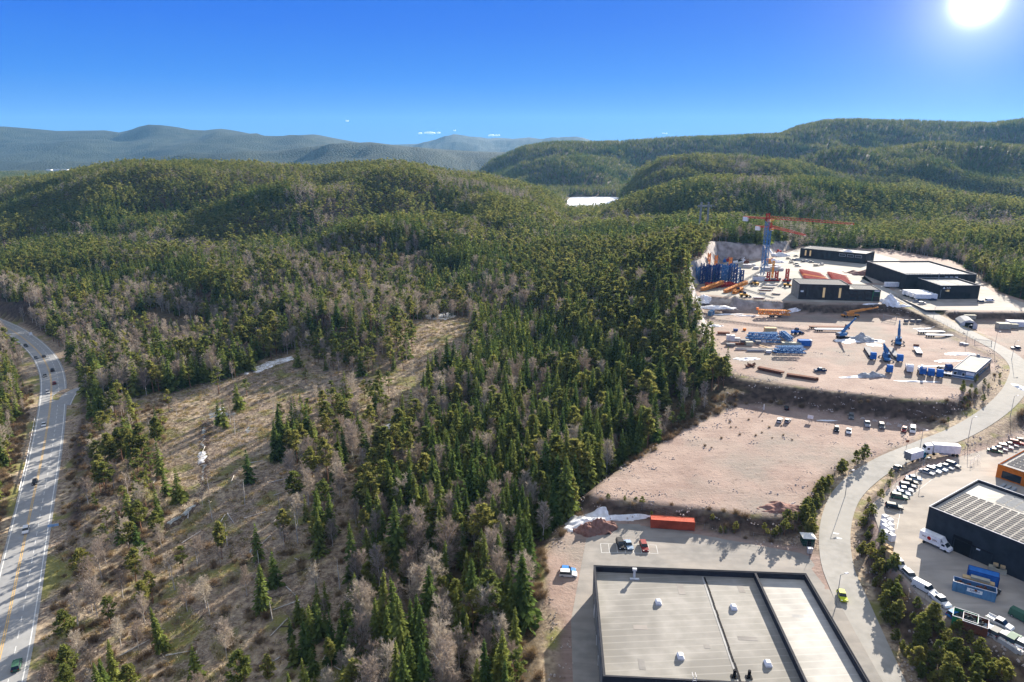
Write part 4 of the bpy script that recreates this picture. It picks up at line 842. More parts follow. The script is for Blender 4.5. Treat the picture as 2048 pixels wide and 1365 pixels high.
r, L = quad_building('office_hall', 'dark clad hall with tall slit windows and solar roof beside the crane yard', 'building', fp(p0, ud, vd, 29, 19), 16.5, 9.6, 'rib_brown', 'memb3', .5)
for u_ in (.17, .50, .82): wall_panel(r, L, 0, u_-.022, u_+.022, 1.6, 7.6, 'lit' if u_ > .4 else 'glass', 'window', fr='black_clad')
wall_panel(r, L, 0, .03, .09, 4.6, 5.6, 'white', 'sign', .08); wall_panel(r, L, 3, .02, .98, .1, 9.0, 'rib_grey', 'side_cladding', .04)
solar(r, L, 9.3, 16, 6, .04, .96, .05, .95, gapv=.2)
q0 = Vector((*p0, 0))+ud*29.003; r, L = quad_building('office_wing', 'lower dark office wing with ribbon windows and green corner frame', 'building', fp((q0.x, q0.y), ud, vd, 18, 16), 16.5, 7.2, 'rib_brown', 'memb3', .5)
for u_ in (.04, .28, .53): wall_panel(r, L, 0, u_, u_+.2, 4.3, 5.5, 'glass', 'window', fr='black_clad'); wall_panel(r, L, 0, u_+.02, u_+.17, 1.3, 2.2, 'glass', 'window', fr='black_clad')
wall_panel(r, L, 0, .79, .97, 3.4, 5.6, 'glass', 'window', fr='green'); wall_panel(r, L, 0, .755, .77, .1, 6.9, 'green', 'corner_frame', .12); wall_panel(r, L, 0, .80, .96, 6.1, 6.8, 'white', 'sign', .1)
wall_panel(r, L, 1, .05, .4, 3.4, 5.6, 'glass', 'window', fr='green')
solar(r, L, 6.9, 9, 4, .22, .95, .08, .92, gapv=.2)
# long building at the back of the crane yard
a_, b_, c_ = G(1599,515,16.5), G(1729,528,16.5), G(1747,522,16.5)
r, L = quad_building('long_office_building', 'long black building with pale flat roof at the far end of the crane yard', 'building', [(a_.x, a_.y), (b_.x, b_.y), (c_.x, c_.y), (a_.x+c_.x-b_.x, a_.y+c_.y-b_.y)], 16.5, 8.2, 'rib_black', 'memb3', .5)
for u_, g_ in ((.09,'lit'), (.165,'lit'), (.40,'glass'), (.47,'glass')): wall_panel(r, L, 0, u_-.012, u_+.012, 2.2, 6.8, g_, 'window', fr='black_clad')
for u_ in (.66, .78, .90): wall_panel(r, L, 0, u_-.045, u_+.045, 4.6, 6.4, 'glass', 'window', fr='white_trim'); wall_panel(r, L, 0, u_-.04, u_+.04, 1.4, 3.0, 'glass', 'window', fr='black_clad')
solar(r, L, 7.95, 14, 5, .05, .55, .1, .9, gapv=.25); mb = MB(); cx, cy = (L[1][0]*.7+L[3][0]*.3), (L[1][1]*.7+L[3][1]*.3); mb.frustum((cx-3, cx+3, cy-3, cy+3), (cx-.2, cx+.2, cy-.2, cy+.2), 7.8, 9.6); mb.build('roof_light', M['white'], r)
# big black warehouse with annex
r, L = quad_building('black_warehouse', 'very large black warehouse with pale flat roof and high right-hand parapet', 'warehouse', [(257.2,440),(304,441.5),(306,497.5),(259.5,496)], 16.5, 10.6, 'rib_black', 'memb3', .9, .6, capm='white_trim')
solar(r, L, 10.0, 12, 9, .06, .48, .16, .96, 'roofgrey', gapv=.2, tilt=.1); 
mb = MB()
for k in range(26): mb.box(3+k*1.7, 4.1+k*1.7, 5.6, 6.1, 9.8, 10.15)
mb.build('roof_duct', M['grey'], r)
for u_ in (.55, .62, .69): wall_panel(r, L, 0, u_, u_+.045, 8.1, 9.0, 'white', 'window', .08)
mb = MB(); mb.cyl((21, -.25, 8), (21, -.25, 11.6), .2); mb.build('vent_pipe', M['steel'], r)
for k in (.86, .92): wall_panel(r, L, 3, k, k+.03, 0, 3.6, 'dark_clad', 'gate', .1)
r, L = quad_building('warehouse_annex', 'black annex with lettering and one lit window in front of the black warehouse', 'building', [(263.5,413),(288.5,414),(289.5,440.8),(264.5,439.3)], 16.5, 8.6, 'rib_black', 'memb3', .8, .5, capm='white_trim')
wall_panel(r, L, 0, .13, .17, 4.9, 5.6, 'wood', 'window', .08); wall_panel(r, L, 0, .165, .235, 4.7, 5.9, 'lit', 'window', fr='black'); wall_panel(r, L, 0, .64, .78, 0, 3.4, 'black', 'gate', .06); wall_panel(r, L, 0, .02, .03, 1, 6, 'steel', 'downpipe', .1)
def letters(s, size, loc, rot, mat, parent, name='lettering', ext=.02):
    cu = bpy.data.curves.new(name, 'FONT'); cu.body = s; cu.size = size; cu.extrude = ext; cu.align_x = 'CENTER'; cu.align_y = 'CENTER'; cu.materials.append(M[mat])
    fo = bpy.data.objects.new(name, cu); me_ = bpy.data.meshes.new_from_object(fo); me_.materials.clear(); o = meshobj(name, me_, mat=M[mat]); o.location = loc; o.rotation_euler = rot; o.parent = parent; return o
letters('bulls', 1.5, (5.2, .12, 7.1), (R(90), 0, R(2.3)), 'white', r); mb = MB(); mb.profile([(1.5, 6.6), (3.1, 6.6), (2.3, 7.7)], .02, .06); mb.build('emblem', M['white'], r)
solar(r, L, 8.0, 8, 6, .1, .4, .1, .9, 'roofgrey', tilt=.08); solar(r, L, 8.0, 8, 6, .55, .9, .1, .9, 'roofgrey', tilt=.08)
# dark warehouse with the solar roof at the right edge
u4 = Vector((12.0,-18.0,0)).normalized(); v4 = Vector((18.0,12.0,0)).normalized()*.985; P4 = Vector((110.3,162.0,0))
r, L = quad_building('solar_warehouse', 'dark clad warehouse covered with rows of solar panels at the right edge', 'warehouse', fp((110.3,162.0), u4, v4, 40, 28), 5, 9.4, 'rib_dark', 'memb2', .8, .4, capm='white_trim')
solar(r, L, 8.85, 20, 13, .03, .97, .05, .62, gapv=.5, gapu=.22, tilt=.12); solar(r, L, 8.85, 14, 5, .2, .97, .67, .92, 'roofgrey', gapv=.3)
wall_panel(r, L, 0, .17, .28, 0, 4.6, 'black', 'gate', .05)
for k in (.31, .66): wall_panel(r, L, 0, k, k+.02, 3.2, 3.5, 'white', 'wall_lamp', .3)
wall_panel(r, L, 3, .05, .95, .2, 8.4, 'rib_grey', 'side_cladding', .04)
r, L = quad_building('orange_building', 'low orange building with two dark windows and solar roof behind the solar warehouse', 'building', fp((153.7,197.4), u4, v4, 22, 24), 5, 4.6, 'orange_wall', 'memb3', .5, .3)
for k in (.07, .38, .68): wall_panel(r, L, 0, k, k+.24, .5, 2.9, 'glass', 'window', fr='orange')
solar(r, L, 4.25, 7, 8, .06, .6, .1, .9, gapv=.35)
mb = MB()
for k in range(3): mb.box(-1.1+k*1.4, -.2+k*1.4, -4, 4, 0, .9)
tag(mb.build('stacked_troughs', M['galv'], None, (149.5,188.5,5), R(-56)), 'grey galvanised troughs lying in front of the orange building', 'troughs')
# office cabin on the terrace
ua = Vector((.757,-.653,0)).normalized(); la = G(1903,753.5,11)
r, L = quad_building('site_office', 'long blue-grey site office cabin with white flat roof at the terrace edge', 'office cabin', fp((la.x, la.y), Vector((6.3,-5.2,0)).normalized(), Vector((20.4,20.2,0)).normalized(), 8.2, 29), 11, 3.7, 'officeblue', 'memb3', .25, .15, capm='lightgrey')
wall_panel(r, L, 0, .07, .2, 1.3, 2.6, 'glass', 'window', fr='white'); wall_panel(r, L, 0, .44, .55, 1.3, 2.5, 'glass', 'window', fr='white'); wall_panel(r, L, 0, .6, .97, 1.9, 3.2, 'white', 'sign', .09); wall_panel(r, L, 0, .57, .95, 1.0, 1.7, 'iceb', 'sign', .08) if 'iceb' in M else None
wall_panel(r, L, 0, .0, 1, .0, .18, 'white', 'plinth', .08)
for k in range(11): wall_panel(r, L, 1, .03+k*.088, .03+k*.088+.05, 1.3, 2.6, 'glass', 'window', fr='white')
mb = MB(); mb.box(L[3][0]+2.2, L[3][0]+3.2, L[3][1]-2, L[3][1]-1, 3.5, 4.4); mb.build('roof_unit', M['galv'], r)
# arched grey tent hall and small sheds
t = empty('tent_hall', tuple(G(1931,652,12.3)), R(-20), 'small grey storage tent hall with open front beside the upper road', 'tent hall')
mb = MB(); pts = [(-4,0),(-4,2.6),(-2.2,4.1),(0,4.7),(2.2,4.1),(4,2.6),(4,0)]
for i in range(6):
    a, b_ = pts[i], pts[i+1]; mb.add([(a[0],-6,a[1]),(b_[0],-6,b_[1]),(b_[0],6,b_[1]),(a[0],6,a[1])], [(0,1,2,3)])
mb.build('canopy', M['galv'], t); mb = MB(); mb.add([(p[0],5.95,p[1]) for p in pts], [tuple(range(7))]); mb.build('back_wall', M['grey'], t)
mb = MB(); mb.add([(p[0],-5.9,p[1]) for p in pts], [tuple(range(7))]); k_ = mb.build('front_wall', M['lightgrey'], t); mb = MB(); mb.box(-1.9,1.9,-6.0,-5.92,0,3.3); mb.build('opening', M['black'], k_)
t = empty('small_shed', tuple(G(1614,1088,0.2)), R(-5), 'small dark green shed with pale pyramid roof near the yard gate', 'shed')
mb = MB(); mb.box(-1.5,1.5,-1.4,1.4,0,2.6); mb.build('wall', M['deepgreen'], t); mb = MB(); mb.frustum((-1.8,1.8,-1.7,1.7), (-.1,.1,-.1,.1), 2.6, 3.4); mb.build('roof', M['whitewash'], t); mb = MB(); mb.box(-.5,.5,-1.46,-1.402,0,2); mb.build('door', M['black'], t)
t = empty('gate_post_box', tuple(G(1619,1106,0.2)), 0, 'small grey cabinet beside the open yard gate', 'cabinet'); mb = MB(); mb.cbox(0,0,0,1.1,.8,1.5); mb.build('body', M['lightgrey'], t); mb = MB(); mb.cbox(0,0,1.502,1.3,1,.1); mb.build('lid', M['white'], t)
for (px_, py_), ll in (((1932,1104), 'left'), ((1967,1119), 'right')):
    q_ = G(px_, py_, 5); t = empty('loading_shelter', (q_.x, q_.y, 5), R(-56), 'dark open loading shelter at the warehouse wall, %s of the two' % ll, 'shelter')
    mb = MB(); mb.box(-2.4,-2.25,-2.4,2.2,0,3.6); mb.box(2.25,2.4,-2.4,2.2,0,3.6); mb.box(-2.25,2.25,2.05,2.2,0,3.6); mb.build('wall', M['dark_clad'], t); mb = MB(); mb.box(-2.5,2.5,-2.5,2.3,3.61,3.8); mb.build('roof', M['black_clad'], t); mb = MB(); mb.cbox(0,.4,0,3,2.4,1.5); mb.build('pallet_load', M['khaki'], t)
# farm house among the trees
fz = TZ(*G(180,668,-12).xy); q_ = G(180,668,fz); t = empty('farmhouse', (q_.x, q_.y, fz), R(25), 'small white farmhouse half hidden among bare trees beside the highway', 'house')
mb = MB(); mb.box(-4,4,-3.5,3.5,0,5.5); mb.build('wall', M['whitewash'], t); mb = MB(); mb.profile([(-4.4,5.3),(4.4,5.3),(0,8)], -3.9, 3.9); rf = mb.build('roof', M['rust'], t); mb = MB(); mb.cbox(.8,0,7,.7,.7,1.8); mb.build('chimney', M['black'], rf)
for xx in (-2, 1.6): mb = MB(); mb.box(xx-.5,xx+.5,-3.55,-3.46,2.8,4.2); mb.build('window', M['glass'], t)
far_b = [(115,331,7),(128,331,6),(98,333,4),(270,322,4),(192,340,5)]
for i, (a_, b_, w_) in enumerate(far_b):
    q_ = AY(a_, b_, 3600); zt = TZ(q_.x, q_.y); t = empty('distant_building', (q_.x, q_.y, zt), 0, ('long white hall in the far valley at the left', 'second white hall in the far valley', 'pale shed at the left of the far valley', 'small white farm building below the far mountains', 'lone white building near the hill crest')[i], 'building')
    mb = MB(); mb.box(-w_*3,w_*3,-10,10,0,8); mb.build('wall', M['white'], t); mb = MB(); mb.box(-w_*3-.5,w_*3+.5,-10.5,10.5,8.01,9); mb.build('roof', M['lightgrey'], t)

# ---------------------------------------------------------------- vehicles
def car_parts(kind):
    W_ = {'hatch': (4.1,1.78,1.47), 'sedan': (4.6,1.84,1.42), 'wagon': (4.75,1.86,1.5), 'suv': (4.65,1.9,1.66), 'van': (5.0,1.95,1.95), 'pickup': (5.2,1.9,1.8)}[kind]; L_, w, h = W_; a = L_/2; bl = h*.58
    mb = MB(); lo = [(-a,.35),(-a,.62),(-a+.1,bl),(a-1.15 if kind != 'van' else a-.9,bl+.02),(a-.2,bl*.86),(a,.55),(a-.05,.3)]; hi = w/2
    n = len(lo); vs = [(p[0], -hi+.02, p[1]) for p in lo]+[(p[0], hi-.02, p[1]) for p in lo]; mb.add(vs, [(k, n+k, n+(k+1) % n, (k+1) % n) for k in range(n)]+[tuple(range(n)), tuple(range(2*n-1, n-1, -1))])
    cab = {'hatch': (-a+.08,a-1.25,-a+.5,a-1.95), 'sedan': (-a+.75,a-1.3,-a+1.35,a-2.05), 'wagon': (-a+.06,a-1.35,-a+.45,a-2.1), 'suv': (-a+.06,a-1.3,-a+.4,a-1.95), 'van': (-a+.04,a-.75,-a+.12,a-1.35), 'pickup': (-a+1.75,a-1.3,-a+2.0,a-1.95)}[kind]
    top = MB(); top.frustum((cab[0],cab[1],-hi+.06,hi-.06), (cab[2],cab[3],-hi+.22,hi-.22), bl, h-.05)
    mb.box(cab[2]-.03,cab[3]+.03,-hi+.2,hi-.2,h-.06,h)
    if kind == 'van': mb.frustum((cab[0]+.02,cab[1]-1.2,-hi+.04,hi-.04), (cab[2]+.05,cab[3]-.7,-hi+.17,hi-.17), bl, h-.03)
    if kind == 'pickup': mb.box(-a+.05,-a+1.65,-hi+.02,-hi+.12,bl,bl+.28); mb.box(-a+.05,-a+1.65,hi-.12,hi-.02,bl,bl+.28)
    def mk(x): o = bpy.data.meshes.new(kind); o.from_pydata(x.v, [], x.f); o.update(); return o
    wh = MB(); wh.cyl((0,-.11,0),(0,.11,0),.33,n=10); rim = MB(); rim.cyl((0,-.13,0),(0,.13,0),.19,n=8)
    hl = MB(); hl.cbox(0,0,0,.12,.34,.14)
    return mk(mb), mk(top), mk(wh), mk(rim), mk(hl), (a, hi)
CP_ = {k: car_parts(k) for k in ('hatch','sedan','wagon','suv','van','pickup')}
M['headlight'] = plain('headlight', (.8,.8,.75), .2); M['taillight'] = plain('taillight', (.35,.01,.01), .3)
for k in CP_.values():
    k[0].materials.append(PAINT['white']); k[1].materials.append(M['glass']); k[2].materials.append(M['tyre']); k[3].materials.append(M['steel']); k[4].materials.append(M['headlight'])
def hd(a, b_, c_, d, z):
    p, q_ = G(a, b_, z), G(c_, d, z); return math.degrees(math.atan2(q_.y-p.y, q_.x-p.x))
def along(px, py, z, line, up):
    p = G(px, py, z); L_ = RL[line][0]; i = min(range(1, len(L_)-1), key=lambda k: (L_[k]-p).length); d = L_[i+1]-L_[i-1]
    if (d.y > 0) != up: d = -d
    return math.degrees(math.atan2(d.y, d.x))
def car(px, py, z, head, kind, col, where, group=None, small=False, on='parked'):
    p = G(px, py, z); nm = {'hatch':'hatchback','sedan':'saloon car','wagon':'estate car','suv':'sport utility car','van':'delivery van','pickup':'pickup truck'}[kind]
    r = empty({'van':'van','pickup':'pickup_truck'}.get(kind, 'car'), (p.x, p.y, z+.03), R(head), f'{col} {nm} {where}', {'van':'van','pickup':'pickup truck'}.get(kind, 'car'), group)
    b_, g_, wh, rim, hl, (a, hi) = CP_[kind]
    o = meshobj('body', b_, r); o.material_slots[0].link = 'OBJECT'; o.material_slots[0].material = PAINT[{'yellow-green':'lime','dark grey':'grey','dark blue':'darkblue','light blue':'iceblue','dark green':'green','dark red':'red','light grey':'silver'}.get(col, col)]
    meshobj('window', g_, r)
    if not small:
        for sx in (-a+.85, a-.85):
            for sy in (-hi+.1, hi-.1): w_ = meshobj('wheel', wh, r, loc=(sx, sy, .33)); meshobj('rim', rim, w_)
        for sy in (-hi+.3, hi-.3):
            meshobj('headlight', hl, r, loc=(a-.06, sy, .6)); t_ = meshobj('taillight', hl, r, loc=(-a+.04, sy, .72)); t_.material_slots[0].link = 'OBJECT'; t_.material_slots[0].material = M['taillight']
    return r
g1_ = 'cars parked in the marked bays of the warehouse yard'
car(1241,1092,0,-86,'suv','black','in the leftmost taken bay behind the warehouse',g1_); car(1257,1093,0,-84,'sedan','light blue','between two dark cars behind the warehouse',g1_); car(1288,1096,0,-88,'wagon','dark red','alone in its bay behind the warehouse',g1_)
car(1136,1144,-.2,-8,'hatch','blue','beside the white car on the dirt verge'); car(1136,1152,-.2,-6,'suv','white','on the dirt verge left of the warehouse')
car(1684,1196,0.1,along(1684,1196,0,'main',False),'hatch','yellow-green','driving down the curved road'); car(1794,938,3.7,along(1794,938,3.7,'main',True),'sedan','dark grey','driving behind the box truck on the curved road')
g = 'cars parked along the foot of the brown scarp'
for a, b_, h_, k, c_, w_ in ((1573,818,70,'hatch','black','alone at the corner nearest the scarp foot'),(1559,843,60,'wagon','white','left of a pair at the left end of the gravel lot'),(1575,844,55,'hatch','light grey','right of a pair at the left end of the gravel lot'),(1702,836,-116,'suv','dark grey','close to the row of boulders'),(1673,861,-113,'hatch','black','left one near the field edge of the gravel lot'),(1697,865,-114,'sedan','white','right one near the field edge of the gravel lot'),(1734,851,-112,'pickup','light grey','in the middle of the gravel lot'),(1763,855,-112,'suv','dark grey','in the middle of the gravel lot, right one'),(1808,862,-126,'hatch','dark red','next to the white van at the lot exit'),(1825,863,-120,'van','white','nearest the exit of the gravel lot')):
    car(a, b_, 4, h_, k, c_, w_, g)
g = 'cars parked along the fence of the industrial car park'
for i, (a, b_, k, c_) in enumerate(((1788,1016,'wagon','black'),(1797.5,997,'suv','dark green'),(1803.3,989.5,'sedan','light blue'),(1809.2,982,'sedan','white'),(1815,974.5,'wagon','dark blue'),(1821,967,'hatch','black'),(1827,959.5,'sedan','light blue'))):
    car(a, b_, 5, -23, k, c_, ('nearest the white bag stack, standing apart','second from the bag stack','third from the bag stack, by the fence','fourth from the bag stack, by the fence','fifth from the bag stack','sixth from the bag stack','topmost and last in the fence row')[i], g)
g = 'cars parked below the semi truck'
for i, (a, b_, k, c_) in enumerate(((1853,947,'sedan','light grey'),(1866,943.5,'wagon','white'),(1879,940,'sedan','light blue'),(1892,936.5,'sedan','silver'),(1905,933,'suv','dark grey'))):
    car(a, b_, 5, -52, k, c_, ('leftmost of five below the semi truck','second of five below the semi truck','in the middle of five below the semi truck','fourth of five below the semi truck','rightmost of five beside the open gate')[i], g)
g = 'cars parked in the row above the orange building'
for i, (a, b_, k, c_) in enumerate(((1989,904.5,'sedan','dark green'),(1999,900.5,'sedan','light grey'),(2010,896.5,'wagon','white'),(2021,892.5,'sedan','light grey'),(2032,888.5,'suv','dark red'),(2043,884.5,'hatch','dark green'))):
    car(a, b_, 5, -30, k, c_, ('leftmost','second from the left','third from the left','fourth from the left','fifth from the left','rightmost in view')[i]+' in the row above the orange building', g)
g = 'vehicles parked along the block wall'
car(1798,1132,5,hd(1791,1124,1806,1141,5),'suv','white','beside the pallets in the lower yard',g); car(1820,1155,5,hd(1811,1146,1828,1162,5),'wagon','light grey','second down along the lower yard edge',g); car(1847,1180,5,hd(1834,1172,1860,1186,5),'van','white','third down along the lower yard edge',g); car(1879,1205,5,hd(1867,1196,1891,1215,5),'pickup','white','fourth down along the lower yard edge',g); car(1910,1232,5,20,'hatch','blue','beside the green scrap skip',g)
car(1987,1189,5,38,'hatch','black','parked beside the blue open skip'); car(1998,1251,5,hd(1980,1241,2018,1260,5),'pickup','white','behind the scrap skips'); car(2044,1240,5,-60,'van','dark green','at the right edge beside the shadow')
for a, b_, k, c_, w_ in ((1975,1262,'sedan','light blue','with open body, first behind the block wall'),(1993,1267,'wagon','grey','second behind the block wall'),(2009,1274,'hatch','light grey','third behind the block wall'),(2025,1282,'suv','dark green','fourth behind the block wall'),(2042,1291,'sedan','white','last behind the block wall')): car(a, b_, 5, 35, k, c_, w_, 'scrapped cars behind the block wall')
g = 'cars driving on the highway'
for i, (a, b_, z_, h_, k, c_) in enumerate(((52,693,-17,-48,'wagon','black'),(72,717,-17.3,-60,'sedan','dark grey'),(88,714,-17.3,125,'wagon','dark grey'),(105,742,-17.6,110,'suv','black'),(90,753,-17.7,-72,'sedan','dark grey'),(109,768,-17.8,100,'hatch','dark red'),(96,786,-17.9,-82,'wagon','light grey'),(88,851,-18,-96,'sedan','white'),(70,967,-18,-100,'hatch','black'),(52,1063,-18,-104,'wagon','white'),(34,1334,-18,78,'suv','dark green'))):
    car(a, b_, z_, along(a, b_, z_, 'high', h_ > 0), k, c_, ('farthest up the highway bend','second down the far highway bend','on the right lane beside two cars in the bend','on the right lane in the bend','on the left lane halfway down the bend','on the right lane above the slip road','on the left lane just above the slip road','on the left lane just below the slip road','on the left lane beside the guardrail','on the left lane of the straight highway','nearest on the highway at the bottom left')[i], g)
for a, b_, c_, w_ in ((263,655,'white','front one at the farmyard'),(276,649,'grey','behind the white one at the farmyard')): car(a, b_, TZ(*G(a,b_,-11).xy), 15, 'wagon', c_, w_)
car(1640,743,11,176,'pickup','dark blue','parked in the open of the crane terrace')
for a, b_, c_, k, w_ in ((1834,604,'light grey','hatch','left of two in the shadow of the black warehouse'),(1844,608,'silver','wagon','right of two in the shadow of the black warehouse'),(1865,601,'dark blue','sedan','at the foot of the black annex'),(1963,605,'dark blue','suv','left of two beyond the black annex'),(1979,603,'white','van','right of two beyond the black annex')): car(a, b_, 16.5, 5, k, c_, w_, 'cars around the black warehouse', True)
car(2031,698,12,170,'hatch','dark blue','on the pale lot at the right edge'); 
g = 'cars parked before the long black building'
for i, (a, b_) in enumerate(((1592,513),(1577,518),(1586,521),(1594,520),(1583,526),(1596,533),(1592,529),(1607,524),(1615,523),(1622,525),(1642,530),(1633,532))):
    car(a, b_, 16.5, (10, -20, 170, 0)[i % 4], ('sedan','hatch','wagon')[i % 3], ('light grey','black','dark blue','white','dark grey')[i % 5], 'number %s from the left before the long black building' % ('one','two','three','four','five','six','seven','eight','nine','ten','eleven','twelve')[i], g, True)
def wheels(r, xs, w, rad=.5, name='wheel'):
    mb = MB(); mb.cyl((0,-.16,0),(0,.16,0),rad,n=12); me_ = bpy.data.meshes.new('wheel'); me_.from_pydata(mb.v, [], mb.f); me_.materials.append(M['tyre'])
    for x_ in xs:
        for s_ in (-1, 1): meshobj(name, me_, r, loc=(x_, s_*(w/2-.17), rad))
def P_(px, py, z): q_ = G(px, py, z); return (q_.x, q_.y, z+.04)
# semi trailer truck
r = empty('semi_truck', P_(1886,910,4.8), R(170), 'white articulated truck with long box trailer turning at the gate', 'truck')
mb = MB(); mb.box(-4.6,3.6,-1.28,1.28,1.15,4.0); mb.build('trailer_box', M['white'], r); mb = MB(); mb.box(-4.4,6.4,-.5,.5,.75,1.1); mb.box(-2.0,1.5,-1.2,1.2,.5,1.0); mb.build('chassis', M['steel'], r)
mb = MB(); mb.profile([(4.0,.6),(4.0,3.7),(4.6,3.7),(6.0,3.3),(6.35,2.2),(6.4,.6)], -1.24, 1.24); mb.build('cab', M['white'], r); mb = MB(); mb.profile([(5.8,2.25),(6.37,2.2),(6.08,3.15),(5.7,3.2)], -1.12, 1.12); mb.box(4.9,5.7,-1.26,1.26,2.0,2.7); mb.build('window', M['glass'], r); wheels(r, (-3.9,-2.6,3.4,5.5), 2.5)
# box truck
r = empty('box_truck', P_(1829,920,4.2), R(along(1829,920,4.2,'main',True)-4), 'white box truck with light blue cab driving ahead of the dark car', 'truck')
mb = MB(); mb.box(-4,2.4,-1.25,1.25,1.0,3.6); mb.build('cargo_box', M['white'], r); mb = MB(); mb.profile([(2.55,.6),(2.55,2.7),(3.4,2.7),(4.1,1.9),(4.3,.6)], -1.15, 1.15); mb.build('cab', M['teal'], r); mb = MB(); mb.profile([(3.5,2.0),(4.06,1.9),(3.5,2.62)], -1.05, 1.05); mb.box(2.9,3.7,-1.17,1.17,1.75,2.4); mb.build('window', M['glass'], r); mb = MB(); mb.box(-4.05,-4.0,-1.2,1.2,1.05,3.5); mb.build('rear_door', M['grey'], r); wheels(r, (-2.6,3.4), 2.4, .45)
# lettered delivery truck
r = empty('delivery_truck', P_(1869,1092,5), R(hd(1851,1086,1889,1103,5)), 'white delivery box truck with red lettering in the warehouse shadow', 'truck')
mb = MB(); mb.box(-3.6,1.6,-1.1,1.1,.85,3.2); mb.build('cargo_box', M['white'], r); mb = MB(); mb.profile([(1.65,.5),(1.65,2.2),(2.5,2.2),(3.4,1.35),(3.9,1.1),(4.0,.5)], -1.0, 1.0); mb.add([(1.0,-1.05,3.2),(1.0,1.05,3.2),(1.62,1.05,3.2),(1.62,-1.05,3.2),(2.4,-.9,2.22),(2.4,.9,2.22)], [(2,3,4,5)]); mb.build('cab', M['white'], r)
mb = MB(); mb.profile([(2.6,2.12),(3.34,1.42),(3.2,1.36),(2.5,1.9)], -.9, .9); mb.box(1.9,2.7,-1.01,1.01,1.4,1.95); mb.build('window', M['glass'], r); wheels(r, (-2.3,3.0), 2.1, .36)
letters('INT', .62, (-2.35,-1.12,2.05), (R(90),0,0), 'rust', r); letters('ZEN', .62, (.2,-1.12,2.05), (R(90),0,0), 'rust', r); mb = MB(); mb.cyl((-1.15,-1.13,2.05),(-1.15,-1.1,2.05),.5,n=16); mb.build('emblem', M['red'], r)
# the truck and crane fleet on the terrace
def tractor(px, py, h_, label, cabm='blue', name='tractor_truck', bed=None):
    r = empty(name, P_(px, py, 11), R(h_), label, 'truck'); mb = MB(); mb.profile([(1.0,.7),(1.0,3.4),(2.2,3.5),(3.1,2.6),(3.2,.6)], -1.23, 1.23); mb.build('cab', M[cabm], r)
    mb = MB(); mb.profile([(2.5,2.4),(3.13,2.3),(2.6,3.05)], -1.1, 1.1); mb.box(1.6,2.4,-1.25,1.25,2.0,2.7); mb.build('window', M['glass'], r); mb = MB(); mb.box(-3.6,3.0,-.45,.45,.7,1.0); mb.box(-2.6,-1.4,-.9,.9,1.0,1.2); mb.build('chassis', M['grey'], r); wheels(r, (-2.8,-1.5,2.1), 2.5)
    if bed == 'tip':
        mb = MB(); mb.box(-4.2,.8,-1.25,1.25,1.1,1.25); mb.box(-4.2,.8,-1.25,-1.15,1.25,2.4); mb.box(-4.2,.8,1.15,1.25,1.25,2.4); mb.box(.7,.8,-1.14,1.14,1.25,2.4); mb.build('tipper_bed', M['white'], r)
    if bed == 'crane':
        mb = MB(); mb.box(-3.4,-.2,-1.2,1.2,1.05,2.4); mb.build('superstructure', M['white'], r); mb = MB(); mb.beam((-2.6,0,2.8),(4.6,0,3.9),.8,.9); mb.build('boom', M['white'], r)
    return r
G8 = 'trucks lined up along the terrace edge'
for o_ in (tractor(1778,743,-116,'blue tractor truck standing alone left of the tipper'), tractor(1818,742,-114,'white tipper truck with empty open bed','white','tipper_truck','tip'), tractor(1843,747,-112,'white and blue truck crane with boom over its cab','blue','truck_crane','crane'), tractor(1860,750,-116,'blue tractor truck right beside the white truck crane'), tractor(1877,752,-114,'blue tractor truck beside the low trailer'), tractor(1889,741,-80,'dark blue tractor coupled to the low white trailer','navy')): o_['group'] = G8
def flat(px, py, h_, L_, label, m_='white', z=11, w=2.5, name='flatbed_trailer', head=True):
    r = empty(name, P_(px, py, z), R(h_), label, 'trailer'); mb = MB(); mb.box(-L_/2,L_/2,-w/2,w/2,1.0,1.25); mb.build('deck', M[m_], r); mb = MB(); mb.beam((-L_/2+.2,-.5,.85),(L_/2-.2,-.5,.85),.2,.28); mb.beam((-L_/2+.2,.5,.85),(L_/2-.2,.5,.85),.2,.28); mb.build('frame', M['rust'], r)
    if head: mb = MB(); mb.box(L_/2-.15,L_/2,-w/2,w/2,1.26,2.3); mb.build('headboard', M['rust'], r)
    wheels(r, (-L_/2+1,-L_/2+2.2,-L_/2+3.4), w, .42); return r
flat(1905,753,-38,9,'low white trailer coupled behind the dark blue tractor'); flat(1835,704,hd(1841,716,1828,694,11),12,'white flatbed trailer with teal headboard standing alone'); flat(1878,667,-2,22,'long white flatbed trailer, upper of two beside the road'); flat(1889,674,-4,19,'long white flatbed trailer, lower of two beside the road')
flat(1655,657,-2,20,'long low trailer behind the crawler crane, upper one','rust'); flat(1663,662,-2,18,'long white low trailer touching the crawler crane'); flat(1738,707,hd(1731,697,1744,717,11),15,'skeletal grey trailer coupled to a small blue tractor','grey',head=False); tractor(1744,717,hd(1731,697,1744,717,11),'small blue tractor in front of the skeletal trailer'); flat(1786,708,hd(1779,699,1797,723,11),15,'skeletal grey trailer right of the telescopic crane','grey',head=False); tractor(1797,721,hd(1779,699,1797,723,11),'blue tractor in front of the right skeletal trailer')
